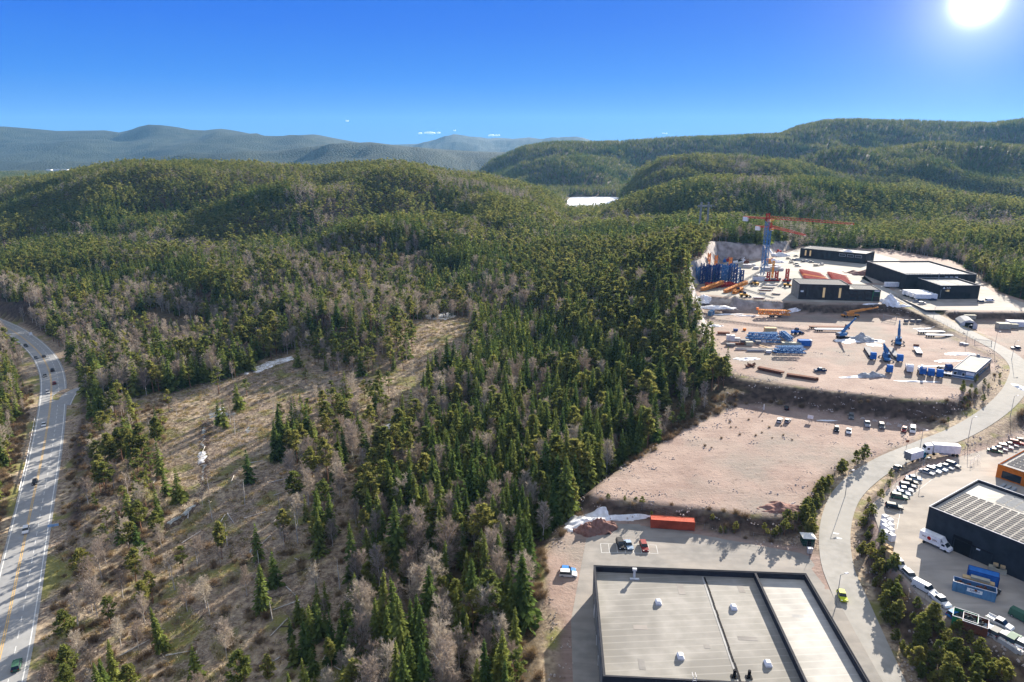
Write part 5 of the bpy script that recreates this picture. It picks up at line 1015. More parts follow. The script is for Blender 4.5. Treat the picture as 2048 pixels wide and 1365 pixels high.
def mobile_crane(px, py, h_, tip, label, crawler=False, bm='craneblue', z=11, w=1.1):
    q_ = P_(px, py, z); r = empty('crawler_crane' if crawler else 'mobile_crane', q_, R(h_), label, 'crane')
    if crawler:
        for s_ in (-1.4, 1.4): mb = MB(); mb.profile([(-2.7,.5),(-2.3,.0),(2.3,.0),(2.7,.5),(2.3,1.0),(-2.3,1.0)], s_-.4, s_+.4); mb.build('track', M['black'], r)
        mb = MB(); mb.box(-2,2,-.95,.95,.5,1.1); mb.build('undercarriage', M['grey'], r)
    else:
        mb = MB(); mb.box(-5,5,-1.3,1.3,.8,1.5); mb.build('carrier', M[bm], r); wheels(r, (-4,-2.5,2.5,4), 2.7, .6)
        for sx in (-3.2, 3.6): mb = MB(); mb.beam((sx,-2.7,.7),(sx,2.7,.7),.3); mb.cbox(sx,-2.7,0,.7,.7,.5); mb.cbox(sx,2.7,0,.7,.7,.5); mb.build('outrigger', M['grey'], r)
    mb = MB(); mb.box(-2.8,1.6,-1.25,1.25,1.52,2.9); mb.build('house', M[bm], r); mb = MB(); mb.box(.6,2.0,.5,1.35,1.6,3.1); mb.build('cabin', M['glass'], r); mb = MB(); mb.box(-3.5,-2.82,-1.3,1.3,1.4,3.0); mb.build('counterweight', M['grey'], r)
    inv = Matrix.Rotation(-R(h_), 4, 'Z'); tp = inv @ (Vector(tip)-Vector(q_)); b0 = Vector((-.8,0,3.0)); d = tp-b0
    m1 = b0+d*.55; mb = MB(); mb.beam(b0, m1, w, w*1.1); mb.build('boom', M[bm], r); mb = MB(); mb.beam(b0+d*.5, b0+d*.8, w*.75); mb.beam(b0+d*.75, tp, w*.5); mb.cbox(tp.x,tp.y,tp.z-.4,.9,.5,.8); mb.build('boom_extension', M[bm], r); mb = MB(); mb.cyl((.8,0,1.9), b0+d*.3, .22); mb.build('lift_cylinder', M['steel'], r); return r
def tipat(px, py, base, dy=0): return AY(px, py, base[1]+dy)
b_ = P_(1685,676,11); mobile_crane(1685,676,10,tipat(1710.6,637,b_,-1),'blue crawler crane with raised boom beside the gravel heap',True)
b_ = P_(1796,687,11); mobile_crane(1796,687,-118,tipat(1799.5,642,b_,0),'blue mobile crane with its boom pointing straight up',w=1.3)
b_ = P_(1772,719,11); mobile_crane(1772,719,-112,tipat(1768,688,b_,0),'blue telescopic crane between the two skeletal trailers',w=1.3)
b_ = P_(1696,634,11); mobile_crane(1700,634,2,(b_[0]+17,b_[1]+1,16.5),'yellow mobile crane with low boom beside the upper scarp',bm='crane_orange')
b_ = P_(1548,634,11); r = empty('crane_section_load', b_, R(-2), 'orange crane section on a trailer below the upper scarp', 'crane part'); mb = MB(); mb.lattice((-9,0,3),(9,0,2.6),2.4,2.4,.35); mb.build('lattice', M['crane_orange'], r); mb = MB(); mb.box(-3,5,-1.2,1.2,.8,1.3); mb.build('carrier', M['grey'], r); wheels(r, (-2,-.6,3), 2.4)
# loader and small machines
def loader(px, py, z, h_, label, m_='yellow'):
    r = empty('wheel_loader', P_(px, py, z), R(h_), label, 'loader'); mb = MB(); mb.profile([(-3,.9),(-3,2),(-1,2.2),(1.4,1.9),(1.6,.9)], -1.1, 1.1); mb.build('body', M[m_], r); mb = MB(); mb.frustum((-1,.8,-.8,.8),(-.9,.6,-.7,.7),2.15,3.3); mb.build('cabin', M['glass'], r); mb = MB(); mb.beam((1.2,-.6,1.5),(3.2,-.6,.6),.25,.4); mb.beam((1.2,.6,1.5),(3.2,.6,.6),.25,.4); mb.build('arm', M[m_], r); mb = MB(); mb.profile([(3.1,.1),(4.2,.1),(3.6,1.1),(3.1,1.2)], -1.4, 1.4); mb.build('bucket', M['grey'], r); wheels(r, (-2,1.2), 2.6, .75); return r
loader(1489,594,16.5,-5,'yellow wheel loader at the front edge of the crane yard'); loader(1509,570,16.5,120,'yellow loader standing in front of the tower crane base'); loader(1476,585,16.5,10,'orange loader beneath the leaning orange boom','crane_orange'); loader(1576,574,16.5,-30,'small yellow loader beside the dark clad hall'); loader(1593,668,11,20,'blue engine unit on the terrace behind the lattice booms','blue')
# ---------------------------------------------------------------- tower cranes
def tower_crane(base, top_z, jib_tip, cj_tip, label, w=2.2, jw=1.5):
    bx, by, bz = base; r = empty('tower_crane', base, 0, label, 'tower crane'); tz = top_z-bz
    mb = MB(); mb.lattice((0,0,.8),(0,0,tz-4),w,2.4,.17); mb.build('tower', M['craneblue'], r)
    mb = MB(); mb.cbox(0,0,0,7,7,.8); 
    for a in range(4): mb.beam((0,0,5.5),(3.2*math.cos(a*1.57+.78),3.2*math.sin(a*1.57+.78),.8),.3)
    mb.build('base', M['concrete'], r)
    j = Vector(jib_tip)-Vector(base); cjv = Vector(cj_tip)-Vector(base); d = Vector((j.x, j.y, 0)).normalized()
    mb = MB(); mb.lattice((0,0,tz-4),(0,0,tz+1.5),1.9,1.6,.22); mb.build('tower_head', M['red'], r)
    L = Vector((j.x, j.y, 0)).length; mb = MB(); n = int(L/2); up = Vector((0,0,1)); s = Vector((d.y,-d.x,0)); z0 = Vector((0,0,tz-2.2)); zr = j.z-z0.z
    def pt(f, o, h): return z0+d*(L*f)+s*o+up*(h+zr*f)
    for o in (-jw/2, jw/2): mb.beam(pt(0,o,0), pt(1,o,0), .26)
    mb.beam(pt(0,0,1.9), pt(.55,0,1.6), .26); mb.beam(pt(.55,0,1.6), pt(1,0,.9), .24)
    for k in range(n):
        f0, f1, fm = k/n, (k+1)/n, (k+.5)/n; h = 1.9-.3*fm/.55 if fm < .55 else 1.6-.7*(fm-.55)/.45
        for o in (-jw/2, jw/2): mb.beam(pt(f0,o,0), pt(fm,0,h), .15); mb.beam(pt(fm,0,h), pt(f1,o,0), .15)
        mb.beam(pt(f0,-jw/2,0), pt(f0,jw/2,0), .12)
    mb.build('jib', M['red'], r); mb = MB(); q_ = pt(.97,0,-.4); mb.cbox(q_.x,q_.y,q_.z,1,1,.5); mb.build('trolley', M['white'], r)
    c2 = Vector((cjv.x, cjv.y, tz-2.2)); mb = MB(); mb.lattice((0,0,tz-2.0), c2, 1.5, 1.8, .18, 1.0); mb.build('counter_jib', M['red'], r)
    dd = Vector((c2.x, c2.y, 0)).normalized(); mb = MB(); e = c2-dd*1.5; mb.beam(e-dd*2+up*(-1.4), e+dd*1.5+up*(-1.4), 1.8, 3.0); mb.build('counterweight', M['white'], r)
    mb = MB(); mb.cbox(s.x*-1.3+d.x*.8,s.y*-1.3+d.y*.8,tz-4.6,1.7,1.7,2.3); mb.build('cabin', M['white'], r); mb = MB(); q_ = z0+d*3.4; mb.cbox(q_.x,q_.y,tz-3.9,2.2,1.2,1.1); mb.build('hoist_drum', M['yellow'], r)
    return r
B1 = G(1524,552,16.5); t1 = AY(1534,431,B1.y); j1 = G(1709,447,t1.z-2.2) if False else None
tj = AY(1709,446,463); tc_ = AY(1487,434,507)
tower_crane(tuple(B1), t1.z, (tj.x, tj.y, t1.z-3.2), (tc_.x, tc_.y, t1.z-2), 'tall tower crane with long red jib on blue lattice tower, the higher of two')
B2 = AY(1532,534,528); B2.z = 16.5; t2 = AY(1532,449,528); tj = AY(1612,467,486); tc_ = AY(1512,449,536)
tower_crane((B2.x, 528, 16.5), t2.z, (tj.x, tj.y, t2.z-3.6), (tc_.x, tc_.y, t2.z-2), 'lower tower crane with shorter red jib behind the tall one', 1.9, 1.3)
# tower sections standing and lying in the crane yard
def lat_obj(name, label, cat, group, p, q_, w, m_, r_=.2, step=None, h=None):
    o = empty(name, tuple(p), 0, label, cat, group); mb = MB(); mb.lattice((0,0,0), Vector(q_)-Vector(p), w, step or w*1.1, r_, h); k_ = mb.build('lattice', M[m_], o)
    mb = MB(); d = Vector(q_)-Vector(p); L_ = d.length; d.normalize(); mb.beam((0,0,0), d*.3, w+.3, (h or w)+.3) if abs(d.z) > .9 else mb.cbox(0,0,-w*.3,w*1.1,w*1.1,.25); mb.build('end_frame', M[m_], o); return o
gt = 'blue tower sections standing in the crane yard'; i = 0
for row, (x0, x1, yb, n, hh) in enumerate(((1394,1421,566,5,12.5),(1404,1430,561,5,12),(1426,1452,564,5,13),(1434,1470,558,6,11.5),(1460,1476,566,3,12))):
    for k in range(n):
        px_ = x0+(x1-x0)*k/(n-1)+rnd.uniform(-1, 1); p = G(px_, yb+rnd.uniform(-1.5, 1.5)+k*.4, 16.5); h_ = hh*rnd.uniform(.85, 1.08)
        lat_obj('tower_section', 'upright blue lattice tower section, %s from the left in the %s' % (('first','second','third','fourth','fifth','sixth')[k], ('front left cluster','back left cluster','middle front cluster','middle back cluster','right cluster')[row]), 'crane section', gt, p, p+Vector((0,0,h_)), 1.9, 'craneblue' if rnd.random() < .45 else 'navy', .23, 2.0)
for px_, py_, h_, m_, w_ in ((1483,567,9.5,'navy','standing apart at the right of the blue cluster'),(1416,546,15,'crane_orange','rising behind the blue cluster'),(1430,548,14,'crane_orange','second orange one behind the blue cluster'),(1459,550,13,'crane_orange','orange one above the right cluster')):
    p = G(px_, py_, 16.5); lat_obj('tower_section', ('dark blue' if m_ == 'navy' else 'orange')+' upright lattice section '+w_, 'crane section', gt, p, p+Vector((0,0,h_)), 1.6, m_, .26, 1.8)
gr = 'red lattice sections lying in the crane yard'
ordn = ('first','second','third','fourth','fifth','sixth','seventh','eighth','ninth','tenth','eleventh','twelfth')
for k in range(8):
    a_, b_ = 1600+k*1.5, 540+k*2.4; lat_obj('jib_section', 'red lattice jib section, %s from the back in the big red group' % ordn[k], 'crane section', gr, G(a_, b_, 17.6), G(a_+40+k*2, b_+8, 17.6), 1.2, 'red' if k != 4 else 'crane_orange', .2)
for k in range(6):
    a_, b_ = 1656+k*2.2, 545+k*3.0; lat_obj('jib_section', 'red lattice jib section, %s from the back in the right-hand red group' % ordn[k], 'crane section', gr, G(a_, b_, 17.6), G(a_+36, b_+8.5, 17.6), 1.2, 'red', .2)
for k in range(6):
    p = G(1412+k*9, 570-k*.3, 16.9); q_ = G(1428+k*9, 576-k*.6, 16.9); lat_obj('jib_section', 'red lattice section, %s from the left before the blue towers' % ordn[k], 'crane section', gr, p+Vector((0,0,.9)), q_+Vector((0,0,.9)), 1.5, 'red', .24)
go = 'orange booms lying propped in the crane yard'
for a, b_, za, zb, w_ in (((1404,579),(1446,564),17.4,20,'left one, rising to the right'),((1450,583),(1494,564),17.4,20,'right one, rising to the right'),((1468,586),(1484,577),17.2,18,'short one near the orange loader')):
    lat_obj('crane_boom', 'long orange lattice boom, '+w_, 'crane boom', go, G(*a,za), G(*b_,zb), 1.8, 'crane_orange', .32, 1.8)
gb = 'red crane bases between tower crane and dark hall'
for k, (a, b_) in enumerate(((1536,562),(1552,562),(1573,563))):
    p = G(a, b_, 16.5); o = empty('crane_pedestal', tuple(p), 0, 'red lattice crane head on a base frame, %s of three' % ('left','middle','right')[k], 'crane part', gb); hh = (6.5,7,9)[k]
    mb = MB(); mb.lattice((0,0,1.2),(0,0,hh),1.7,1.6,.26); mb.build('head', M['red'], o); mb = MB(); mb.box(-2.6,2.6,-1.5,1.5,.3,1.2); mb.build('frame', M['red'], o); mb = MB(); mb.cbox(-1.8,-1.6,1.25,1.6,1.2,1); mb.cbox(1.9,-1.6,1.25,1.4,1.2,1.2); mb.build('counterweight', M['grey'], o)
p = G(1544,558,16.5); lat_obj('crane_boom', 'slim yellow boom standing between the red crane bases', 'crane boom', gb, p, p+Vector((0,0,13)), 1.0, 'yellow', .2, 1.4)
p = G(1517,561,16.5); o = empty('ballast_stack', tuple(p), R(-8), 'big white ballast block stack at the foot of the tower crane', 'ballast'); mb = MB(); mb.box(-4,4,-1.6,1.6,0,2.9); mb.build('block', M['white_trim'], o); mb = MB(); mb.box(-3.8,4.2,-1.4,1.4,2.91,3.3); mb.build('top_slab', M['grey'], o)
o = None
for k, (a, b_, l_, h_, w_) in enumerate(((1494,535,7,2.2,'white block stack left of the tower crane'),(1503,532,6,1.4,'pale block stack behind the left one'),(1512,538,4,1.5,'small pale stack beside the tower'),(1533,541,5,2.2,'white block just right of the tower'),(1541,539,4,2.4,'second white block right of the tower'),(1549,541,4.5,2.6,'third white block right of the tower'),(1556,539,4,2.4,'fourth white block right of the tower'),(1562,541,3,1.6,'last low block right of the tower'),(1545,533,9,1.2,'long pale slab behind the white blocks'))):
    p = G(a, b_, 16.5); o = empty('concrete_block', tuple(p), R(rnd.uniform(-20, 10)), w_, 'concrete block', 'concrete ballast blocks around the tower crane'); mb = MB(); mb.box(-l_/2,l_/2,-1.3,1.3,0,h_); mb.build('block', M['concrete'], o); mb = MB(); mb.box(-l_/2+.3,l_/2-.3,-.9,.9,h_+.01,h_+.35); mb.build('top_block', M['white_trim'], o)
p = G(1536,527,16.5); o = empty('orange_machine', tuple(p), 0, 'orange machine on the snow heap behind the tower crane', 'machine'); mb = MB(); mb.frustum((-3,3,-1.5,1.5),(-1.5,1.2,-1,1),0,4); mb.build('body', M['crane_orange'], o); mb = MB(); mb.cyl((-3,0,1),(3.4,0,4.5),.4); mb.build('arm', M['crane_orange'], o)
gs_ = 'grey steel beams lying before the crane bases'
for k, (a, b_, c_, w_) in enumerate(((1530,571,1562,'upper long beam'),(1524,577,1556,'pair with the dark frame'),(1518,582,1552,'lower long pale beam'),(1520,588,1536,'short dark frame'),(1545,590,1566,'white and grey parts at the right'),(1508,598,1536,'low row of mixed parts at the yard edge'))):
    p = G(a, b_, 16.5); q_ = G(c_, b_+.6, 16.5); o = empty('steel_beams', tuple(p), 0, 'steel parts before the crane bases, '+w_, 'steel parts', gs_); d = q_-p
    for n_ in range(3): mb = MB(); mb.beam(Vector((0,n_*1.1,.5+.3*(n_ % 2))), d*(.7+.1*n_)+Vector((0,n_*1.1,.5)), .45); mb.build('beam', M[('white_trim','grey','rust')[(n_+k) % 3]], o)
for k in range(7):
    p = G((1449,1456,1463,1470,1479,1486,1493)[k], (524,523,526,523,525,524,527)[k], 16.5); o = empty('machine_part', tuple(p), R(rnd.uniform(0, 90)), ('blue','dark red','navy','grey','dark','pale','rusty')[k]+' machine part at the foot of the rock cut', 'machine part', 'machine parts below the rock cut'); mb = MB(); mb.frustum((-2.2,2.2,-1.2,1.2),(-1.5,1.4,-.9,.9),0,2.2); mb.build('body', M[('blue','red','navy','grey','black','white_trim','rust')[k]], o); mb = MB(); mb.cyl((-1,0,2.2),(1.4,0,3.8),.25); mb.build('arm', M[('blue','red','navy','grey','black','white_trim','rust')[k]], o)
p = G(1558,507,16.5); o = empty('red_machine', tuple(p), 0.3, 'red machine standing alone in the far corner of the crane yard', 'machine'); mb = MB(); mb.frustum((-2.5,2.5,-1.4,1.4),(-1.2,1.5,-1,1),0,2.8); mb.build('body', M['red'], o); mb = MB(); mb.cbox(-1.5,0,2.8,1.2,1.2,1); mb.build('cabin', M['red'], o)
# white trailers at the black warehouse
gw = 'white box trailers at the black warehouse'
for k, (a, b_) in enumerate(((1782,576),(1826,592),(1833,594),(1841,597),(1850,600))):
    p = G(a, b_, 16.5); o = empty('box_trailer', tuple(p), R(-4), 'white box trailer '+('standing alone by the warehouse side','leftmost of four in the row','second of four in the row','third of four in the row','front right one of four in the row')[k], 'trailer', gw); L_ = 4.3 if k == 0 else 6.4
    mb = MB(); mb.box(-L_,L_,-1.25,1.25,1.1,3.9); mb.build('cargo_box', M['white'], o); mb = MB(); mb.box(-L_+.3,L_-.3,-1,1,.8,1.09); mb.build('frame', M['grey'], o); wheels(o, (-L_+1.2,-L_+2.4), 2.4, .45)
# containers, skips, pallets
def container(px, py, z, h_, L_, label, m_, hh=2.6, w=2.44, name='shipping_container', open_=False, rim='rust', fill=None):
    p = G(px, py, z); o = empty(name, (p.x, p.y, z+.05), R(h_), label, 'container'); mb = MB()
    if open_: t = .12; mb.box(-L_/2,L_/2,-w/2,-w/2+t,0,hh); mb.box(-L_/2,L_/2,w/2-t,w/2,0,hh); mb.box(-L_/2,-L_/2+t,-w/2+t,w/2-t,0,hh); mb.box(L_/2-t,L_/2,-w/2+t,w/2-t,0,hh); mb.box(-L_/2+t,L_/2-t,-w/2+t,w/2-t,0,.2)
    else: mb.box(-L_/2,L_/2,-w/2,w/2,.1,hh)
    mb.build('body', M[m_], o); mb = MB()
    for s_ in (-1, 1): mb.beam((-L_/2,s_*w/2,hh+.03),(L_/2,s_*w/2,hh+.03),.1); mb.beam((s_*L_/2,-w/2,hh+.03),(s_*L_/2,w/2,hh+.03),.1)
    if not open_:
        for sx in (-1, 1):
            for sy in (-1, 1): mb.beam((sx*L_/2,sy*w/2,0),(sx*L_/2,sy*w/2,hh),.16)
    mb.build('frame', M[rim], o)
    if fill: 
        for k in range(26): mb = MB() if k == 0 else mb; a = Vector((rnd.uniform(-L_/2+.6,L_/2-.6),rnd.uniform(-w/2+.4,w/2-.4),hh*.6+rnd.uniform(0,.5))); mb.beam(a, a+Vector((rnd.uniform(-1,1),rnd.uniform(-.7,.7),rnd.uniform(-.2,.5))), rnd.uniform(.1,.5))
        mb.box(-L_/2+.13,L_/2-.13,-w/2+.13,w/2-.13,.21,hh*.55); mb.build('load', M[fill], o)
    return o
o = container(1344,1055,0,-7.5,12.2,'long red shipping container at the back fence of the warehouse yard','rib_red',2.75,rim='container_red')
o = container(1946,1188,5,-33,8.4,'open blue skip with pale rim and white sign in the lower yard','rib_blue',2.5,2.4,'open_skip',True,'white_trim','rust'); mb = MB(); mb.box(-1.4,1.6,-1.24,-1.22,1.0,1.9); mb.build('sign', M['white'], o); letters('RAGN', .7, (.1,-1.26,1.45), (R(90),0,0), 'navy', o)
o = container(1964,1162,5,-33,6.1,'bright blue shipping container behind the open skip','blue',2.6,rim='navy')
p = G(1955,1170,5); o = empty('crate_stack', (p.x,p.y,5.03), R(-33), 'stack of pale timber boards between open skip and blue container', 'timber stack'); mb = MB(); mb.box(-3.2,3.2,-.7,.7,0,1.5); mb.build('lower_stack', M['wood'], o); mb = MB(); mb.box(-1.6,2.2,-.6,.6,1.51,2.0); mb.build('upper_stack', M['khaki'], o)
for k, (a, b_) in enumerate(((1987,1141),(1995,1136),(2001,1146),(2010,1143),(2012,1136))):
    p = G(a, b_, 5); o = empty('pallet_stack', (p.x,p.y,5.03), R(-33), 'khaki pallet stack against the solar warehouse, %s from the left' % ordn[k], 'pallets', 'pallet stacks by the solar warehouse'); mb = MB(); mb.cbox(0,0,0,2.2,1.4,1.1+.3*(k % 2)); mb.build('load', M['khaki'], o); mb = MB(); mb.cbox(.2,0,1.5,1.0,1.0,.5); mb.build('top_crate', M['wood'], o)
for k, (a, b_) in enumerate(((1928,1244),(1948,1254))):
    container(a, b_+4, 5, -36, 4.6, ('green scrap skip at the end of the block wall','rusty scrap skip behind the block wall')[k], ('green','rust')[k], 2.2, 3.6, 'scrap_skip', True, 'white_trim', 'scrap')
container(1422,630,11,60,6.1,'grey-blue shipping container at the foot of the rock cut','rib_blue',2.6,rim='lightgrey')
container(1607,691,11,-4,5.5,'bright blue box unit at the right end of the lattice booms','blue',2.9,3.2,'blue_unit',rim='navy')
o = container(1648,622,11,-62,11,'dark green stage frame leaning at the upper scarp','darkgreen',3.2,3,'green_frame',True,'green')
gp_ = 'white wrapped bags stacked at the fence'
for k, (a, b_) in enumerate(((1770,1045),(1777,1050),(1768,1055),(1778,1060),(1770,1064),(1779,1070),(1771,1076),(1781,1081))):
    p = G(a, b_, 5); o = empty('wrapped_pallet', (p.x,p.y,5.03), R(-80), 'white wrapped pallet at the car park fence, %s from the top' % ordn[k], 'wrapped pallet', gp_); mb = MB(); mb.cbox(0,0,.16,1.9,1.3,1.9); mb.build('wrap', M['white'], o); mb = MB(); mb.cbox(0,0,0,1.9,1.3,.15); mb.build('pallet', M['wood'], o)
for k, (a, b_) in enumerate(((1771,1103),(1778,1107),(1777,1116),(1784,1121),(1786,1128))):
    p = G(a, b_, 5); o = empty('pallet_pile', (p.x,p.y,5.03), R(-72), 'tall pile of bare wooden pallets by the curved fence, %s from the top' % ordn[k], 'pallets', 'wooden pallet piles at the fence'); mb = MB()
    for n_ in range(12): mb.cbox(0,0,n_*.17,1.2,1.0,.09); mb.cbox(-.5,0,n_*.17+.09,.12,1.0,.08); mb.cbox(.5,0,n_*.17+.09,.12,1.0,.08)
    mb.build('pallets', M['wood'], o)
# lattice booms and gear on the terrace
gl = 'blue lattice booms stacked on the terrace'
k = 0
for a, b_, a2, b2, z_ in ((1498,669,1556,668,12),(1495,674,1560,674,12),(1496,679,1562,681,12),(1498,668,1555,671,14),(1552,696,1606,695,12),(1550,701,1612,702,12),(1556,697,1606,698,14),(1562,666,1580,681,12.5),(1566,665,1583,679,14)):
    lat_obj('lattice_boom', 'light blue lattice boom on the terrace, %s' % ('top one of the long left stack','second of the long left stack','lowest of the long left stack','upper layer of the left stack','back one of the right stack','front one of the right stack','upper layer of the right stack','slanting one beside the wooden crate','slanting upper one beside the blue unit')[k], 'crane boom', gl, G(a,b_,z_), G(a2,b2,z_), 1.7, 'craneblue', .2, 1.8); k += 1
for k in range(10): p = G(1497+k*3.6, 681+.4*k, 11); o = empty('white_drum', tuple(p), 0, 'white drum in the row before the lattice booms, %s from the left' % ordn[k], 'drum', 'white drums before the lattice booms'); mb = MB(); mb.cyl((0,0,0),(0,0,1.3),.6,n=10); mb.build('drum', M['white_trim'], o); mb = MB(); mb.cyl((0,0,1.31),(0,0,1.4),.64,n=10); mb.build('lid', M['steel'], o)
for a, b_, sz, c_, lb in ((1457,681,(2.4,2,3),'white_trim','left white container tank beside the lattice booms'),(1464,682,(2.2,2,3),'white_trim','right white container tank beside the lattice booms'),(1473,682,(3,2,1.6),'lightgrey','low grey tank beside the white container tanks'),(1540,664,(6,3,2.4),'wood','large plywood crate behind the blue lattice booms'),(1489,688,(4,2.5,2.2),'grey','grey box before the lattice booms'),(1498,691,(3.4,2.2,1.9),'khaki','khaki box before the lattice booms'),(1516,688,(2.4,2,1.6),'grey','dark small box below the lattice booms'),(1537,706,(2.4,1.4,1.2),'lightgrey','pale small box on the bare terrace'),(1474,690,(7,1,1.1),'rust','rusty flat frame at the left of the terrace'),(1461,692,(4,2,1.2),'grey','low grey frame at the left of the terrace'),(1447,668,(6,2,1.1),'rust','mixed rusty parts at the left edge of the terrace'),(1515,620,(1.3,1.2,1.3),'orange','small orange box on the upper scarp'),(1489,661,(1.4,1.3,1.1),'orange','small orange box on the terrace'),(1471,662,(2.2,1.4,1.1),'navy','small dark blue unit on the terrace'),(1582,692,(9,2.4,1.8),'khaki','long crawler frame left of the blue box unit'),(1617,690,(2.5,2.5,2.6),'lightgrey','pale silo end beside the blue box unit'),(1924,690,(2,1.5,1.2),'lightgrey','grey box right of the flatbeds'),(1931,692,(2,1.5,1.2),'lightgrey','second grey box right of the flatbeds'),(1932,686,(4,1.4,.8),'white_trim','low pale frame near the upper road'),(2032,652,(9,5,2.8),'white_trim','large white wrapped timber stack at the right edge'),(2018,655,(7,4,2.2),'khaki','khaki wrapped stack at the right edge'),(2005,657,(6,4,3),'khaki','darker wrapped stack left of the white one'),(1936,641,(6,4,3.4),'khaki','tall stack of wrapped goods behind the tent hall'),(1926,640,(5,3,2.6),'galv','grid pallets behind the tent hall'),(1988,642,(4,2,1.2),'grey','dark low machine beside the right lot')):
    p = G(a, b_, 12 if a > 1990 or (a > 1920 and b_ < 660) else (13.5 if b_ == 620 else 11)); o = empty('storage_crate', tuple(p), R(-6), lb, 'crate'); mb = MB(); mb.box(-sz[0]/2,sz[0]/2,-sz[1]/2,sz[1]/2,.12,sz[2]); mb.build('body', M[c_], o); mb = MB(); mb.box(-sz[0]/2-.08,sz[0]/2+.08,-sz[1]/2-.08,sz[1]/2+.08,sz[2]+.005,sz[2]+.12); mb.build('lid', M[c_], o)
for k, (a, b_, a2, b2, z_) in enumerate(((1515,737,1567,748,11.6),(1573,751,1640,761,11.4))):
    p, q_ = G(a,b_,z_), G(a2,b2,z_); o = empty('steel_pile', tuple(p), 0, ('left','right')[k]+' long stack of rusty steel beams on the terrace edge', 'steel beams', 'rusty steel beams on the terrace edge'); d = q_-p; n_ = Vector((-d.y, d.x, 0)).normalized()
    for j in range(7): mb = MB(); off = n_*(j % 4)*.8+Vector((0,0,.55*(j//4))); mb.beam(off, off+d*rnd.uniform(.88, 1.0), .55, .5); mb.build('beam', M['rust'], o)
for k in range(8): p = G(1494+k*2, 733+rnd.uniform(-2, 2), 11); o = empty('steel_offcut', tuple(p), rnd.uniform(0, 3), 'rusty offcut in the scrap heap, %s from the left' % ordn[k], 'scrap piece', 'rusty scrap left of the steel beams'); mb = MB(); mb.beam((-1,0,.3),(1,.4,1.2),.4); mb.build('beam', M['rust'], o); mb = MB(); mb.beam((0,-.8,.3),(.2,.9,.6),.3); mb.build('bracket', M['rust'], o)
for k in range(4): p = G(1530+k*2.6, 696+k*.8, 11); o = empty('timber_plank', tuple(p), R(120), 'brown timber plank in the leaning row, %s from the left' % ordn[k], 'plank', 'timber planks below the lattice booms'); mb = MB(); mb.beam((-3.4,0,.4),(3.4,0,.7),.7,.3); mb.build('plank', M['wood'], o)
for a, b_, w_ in ((1508,700,'left'),(1531,703,'right')): p = G(a,b_,11); o = empty('steel_girder', tuple(p), R(-3), 'long pale girder before the lattice booms, %s one' % w_, 'girder', 'pale girders on the terrace'); mb = MB(); mb.beam((-9,0,.5),(9,0,.5),.6,.7); mb.build('web', M['lightgrey'], o); mb = MB(); mb.beam((-9,0,.9),(9,0,.9),1,.1); mb.build('flange', M['grey'], o)
# barrier blocks on the terrace beside the upper road
for k in range(6): p = G(1812+k*12.5, 645+max(0, k-3)*2, 11.3); o = empty('barrier_block', tuple(p), 0, 'dark square block in the row below the upper road, %s from the left' % ordn[k], 'block', 'dark blocks below the upper road'); mb = MB(); mb.cbox(0,0,0,2.2,1.2,1.6); mb.build('block', M['grey'], o); mb = MB(); mb.cbox(0,0,1.61,2.0,1,.1); mb.build('cap', M['concrete'], o)
# lattice gate leaning near the road, advertising frame
for k, (a, b_, h_) in enumerate(((1779,640,-50),(1965,690,-35))):
    p = G(a, b_, 11.5); o = empty('gate', tuple(p), R(h_), ('grey lattice gate at the top of the terrace','grey lattice gate beside the upper road')[k], 'gate'); mb = MB()
    for z_ in (.3, 2.6): mb.beam((-3.5,0,z_),(3.5,0,z_),.16)
    for j in range(2): mb.beam((-3.5+7*j,0,0),(-3.5+7*j,0,2.9),.22)
    mb.build('frame', M['galv'], o); mb = MB()
    for j in range(16): mb.beam((-3.4+j*.45,0,.3),(-3.4+j*.45,0,2.6),.06)
    mb.build('bars', M['galv'], o)
# ---------------------------------------------------------------- walls, fences, lamps, lines
wp = [G(1934,1262,3.0), G(1985,1292,3.0), G(2048,1331,3.0), G(2150,1395,3.0)]
o = empty('block_wall', tuple(wp[0]), 0, 'grey concrete block retaining wall below the lower yard', 'wall'); 
for row in range(4):
    mb = MB(); x_ = 0
    for i in range(len(wp)-1):
        a, b_ = wp[i]-wp[0], wp[i+1]-wp[0]; d = (b_-a); L_ = d.length; d.normalize(); n_ = int(L_/1.62)
        for k in range(n_): s_ = 1.62*(k+(.5 if row % 2 else 0)); mb.beam(a+d*(s_+.02)+Vector((0,0,-.4+row*.81+.4)), a+d*(s_+1.58)+Vector((0,0,-.4+row*.81+.4)), .8, .78)
    mb.build('block_course', M['concrete'], o)
mb = MB()
for i in range(len(wp)-1):
    a, b_ = wp[i]-wp[0], wp[i+1]-wp[0]; d = (b_-a); L_ = d.length; d.normalize()
    for k in range(int(L_/.8)): q_ = a+d*(k*.8+.3); mb.cyl(q_+Vector((0,0,2.8)), q_+Vector((0,0,3.05)), .16, .14, 6)
mb.build('block_stud', M['whitewash'], o)
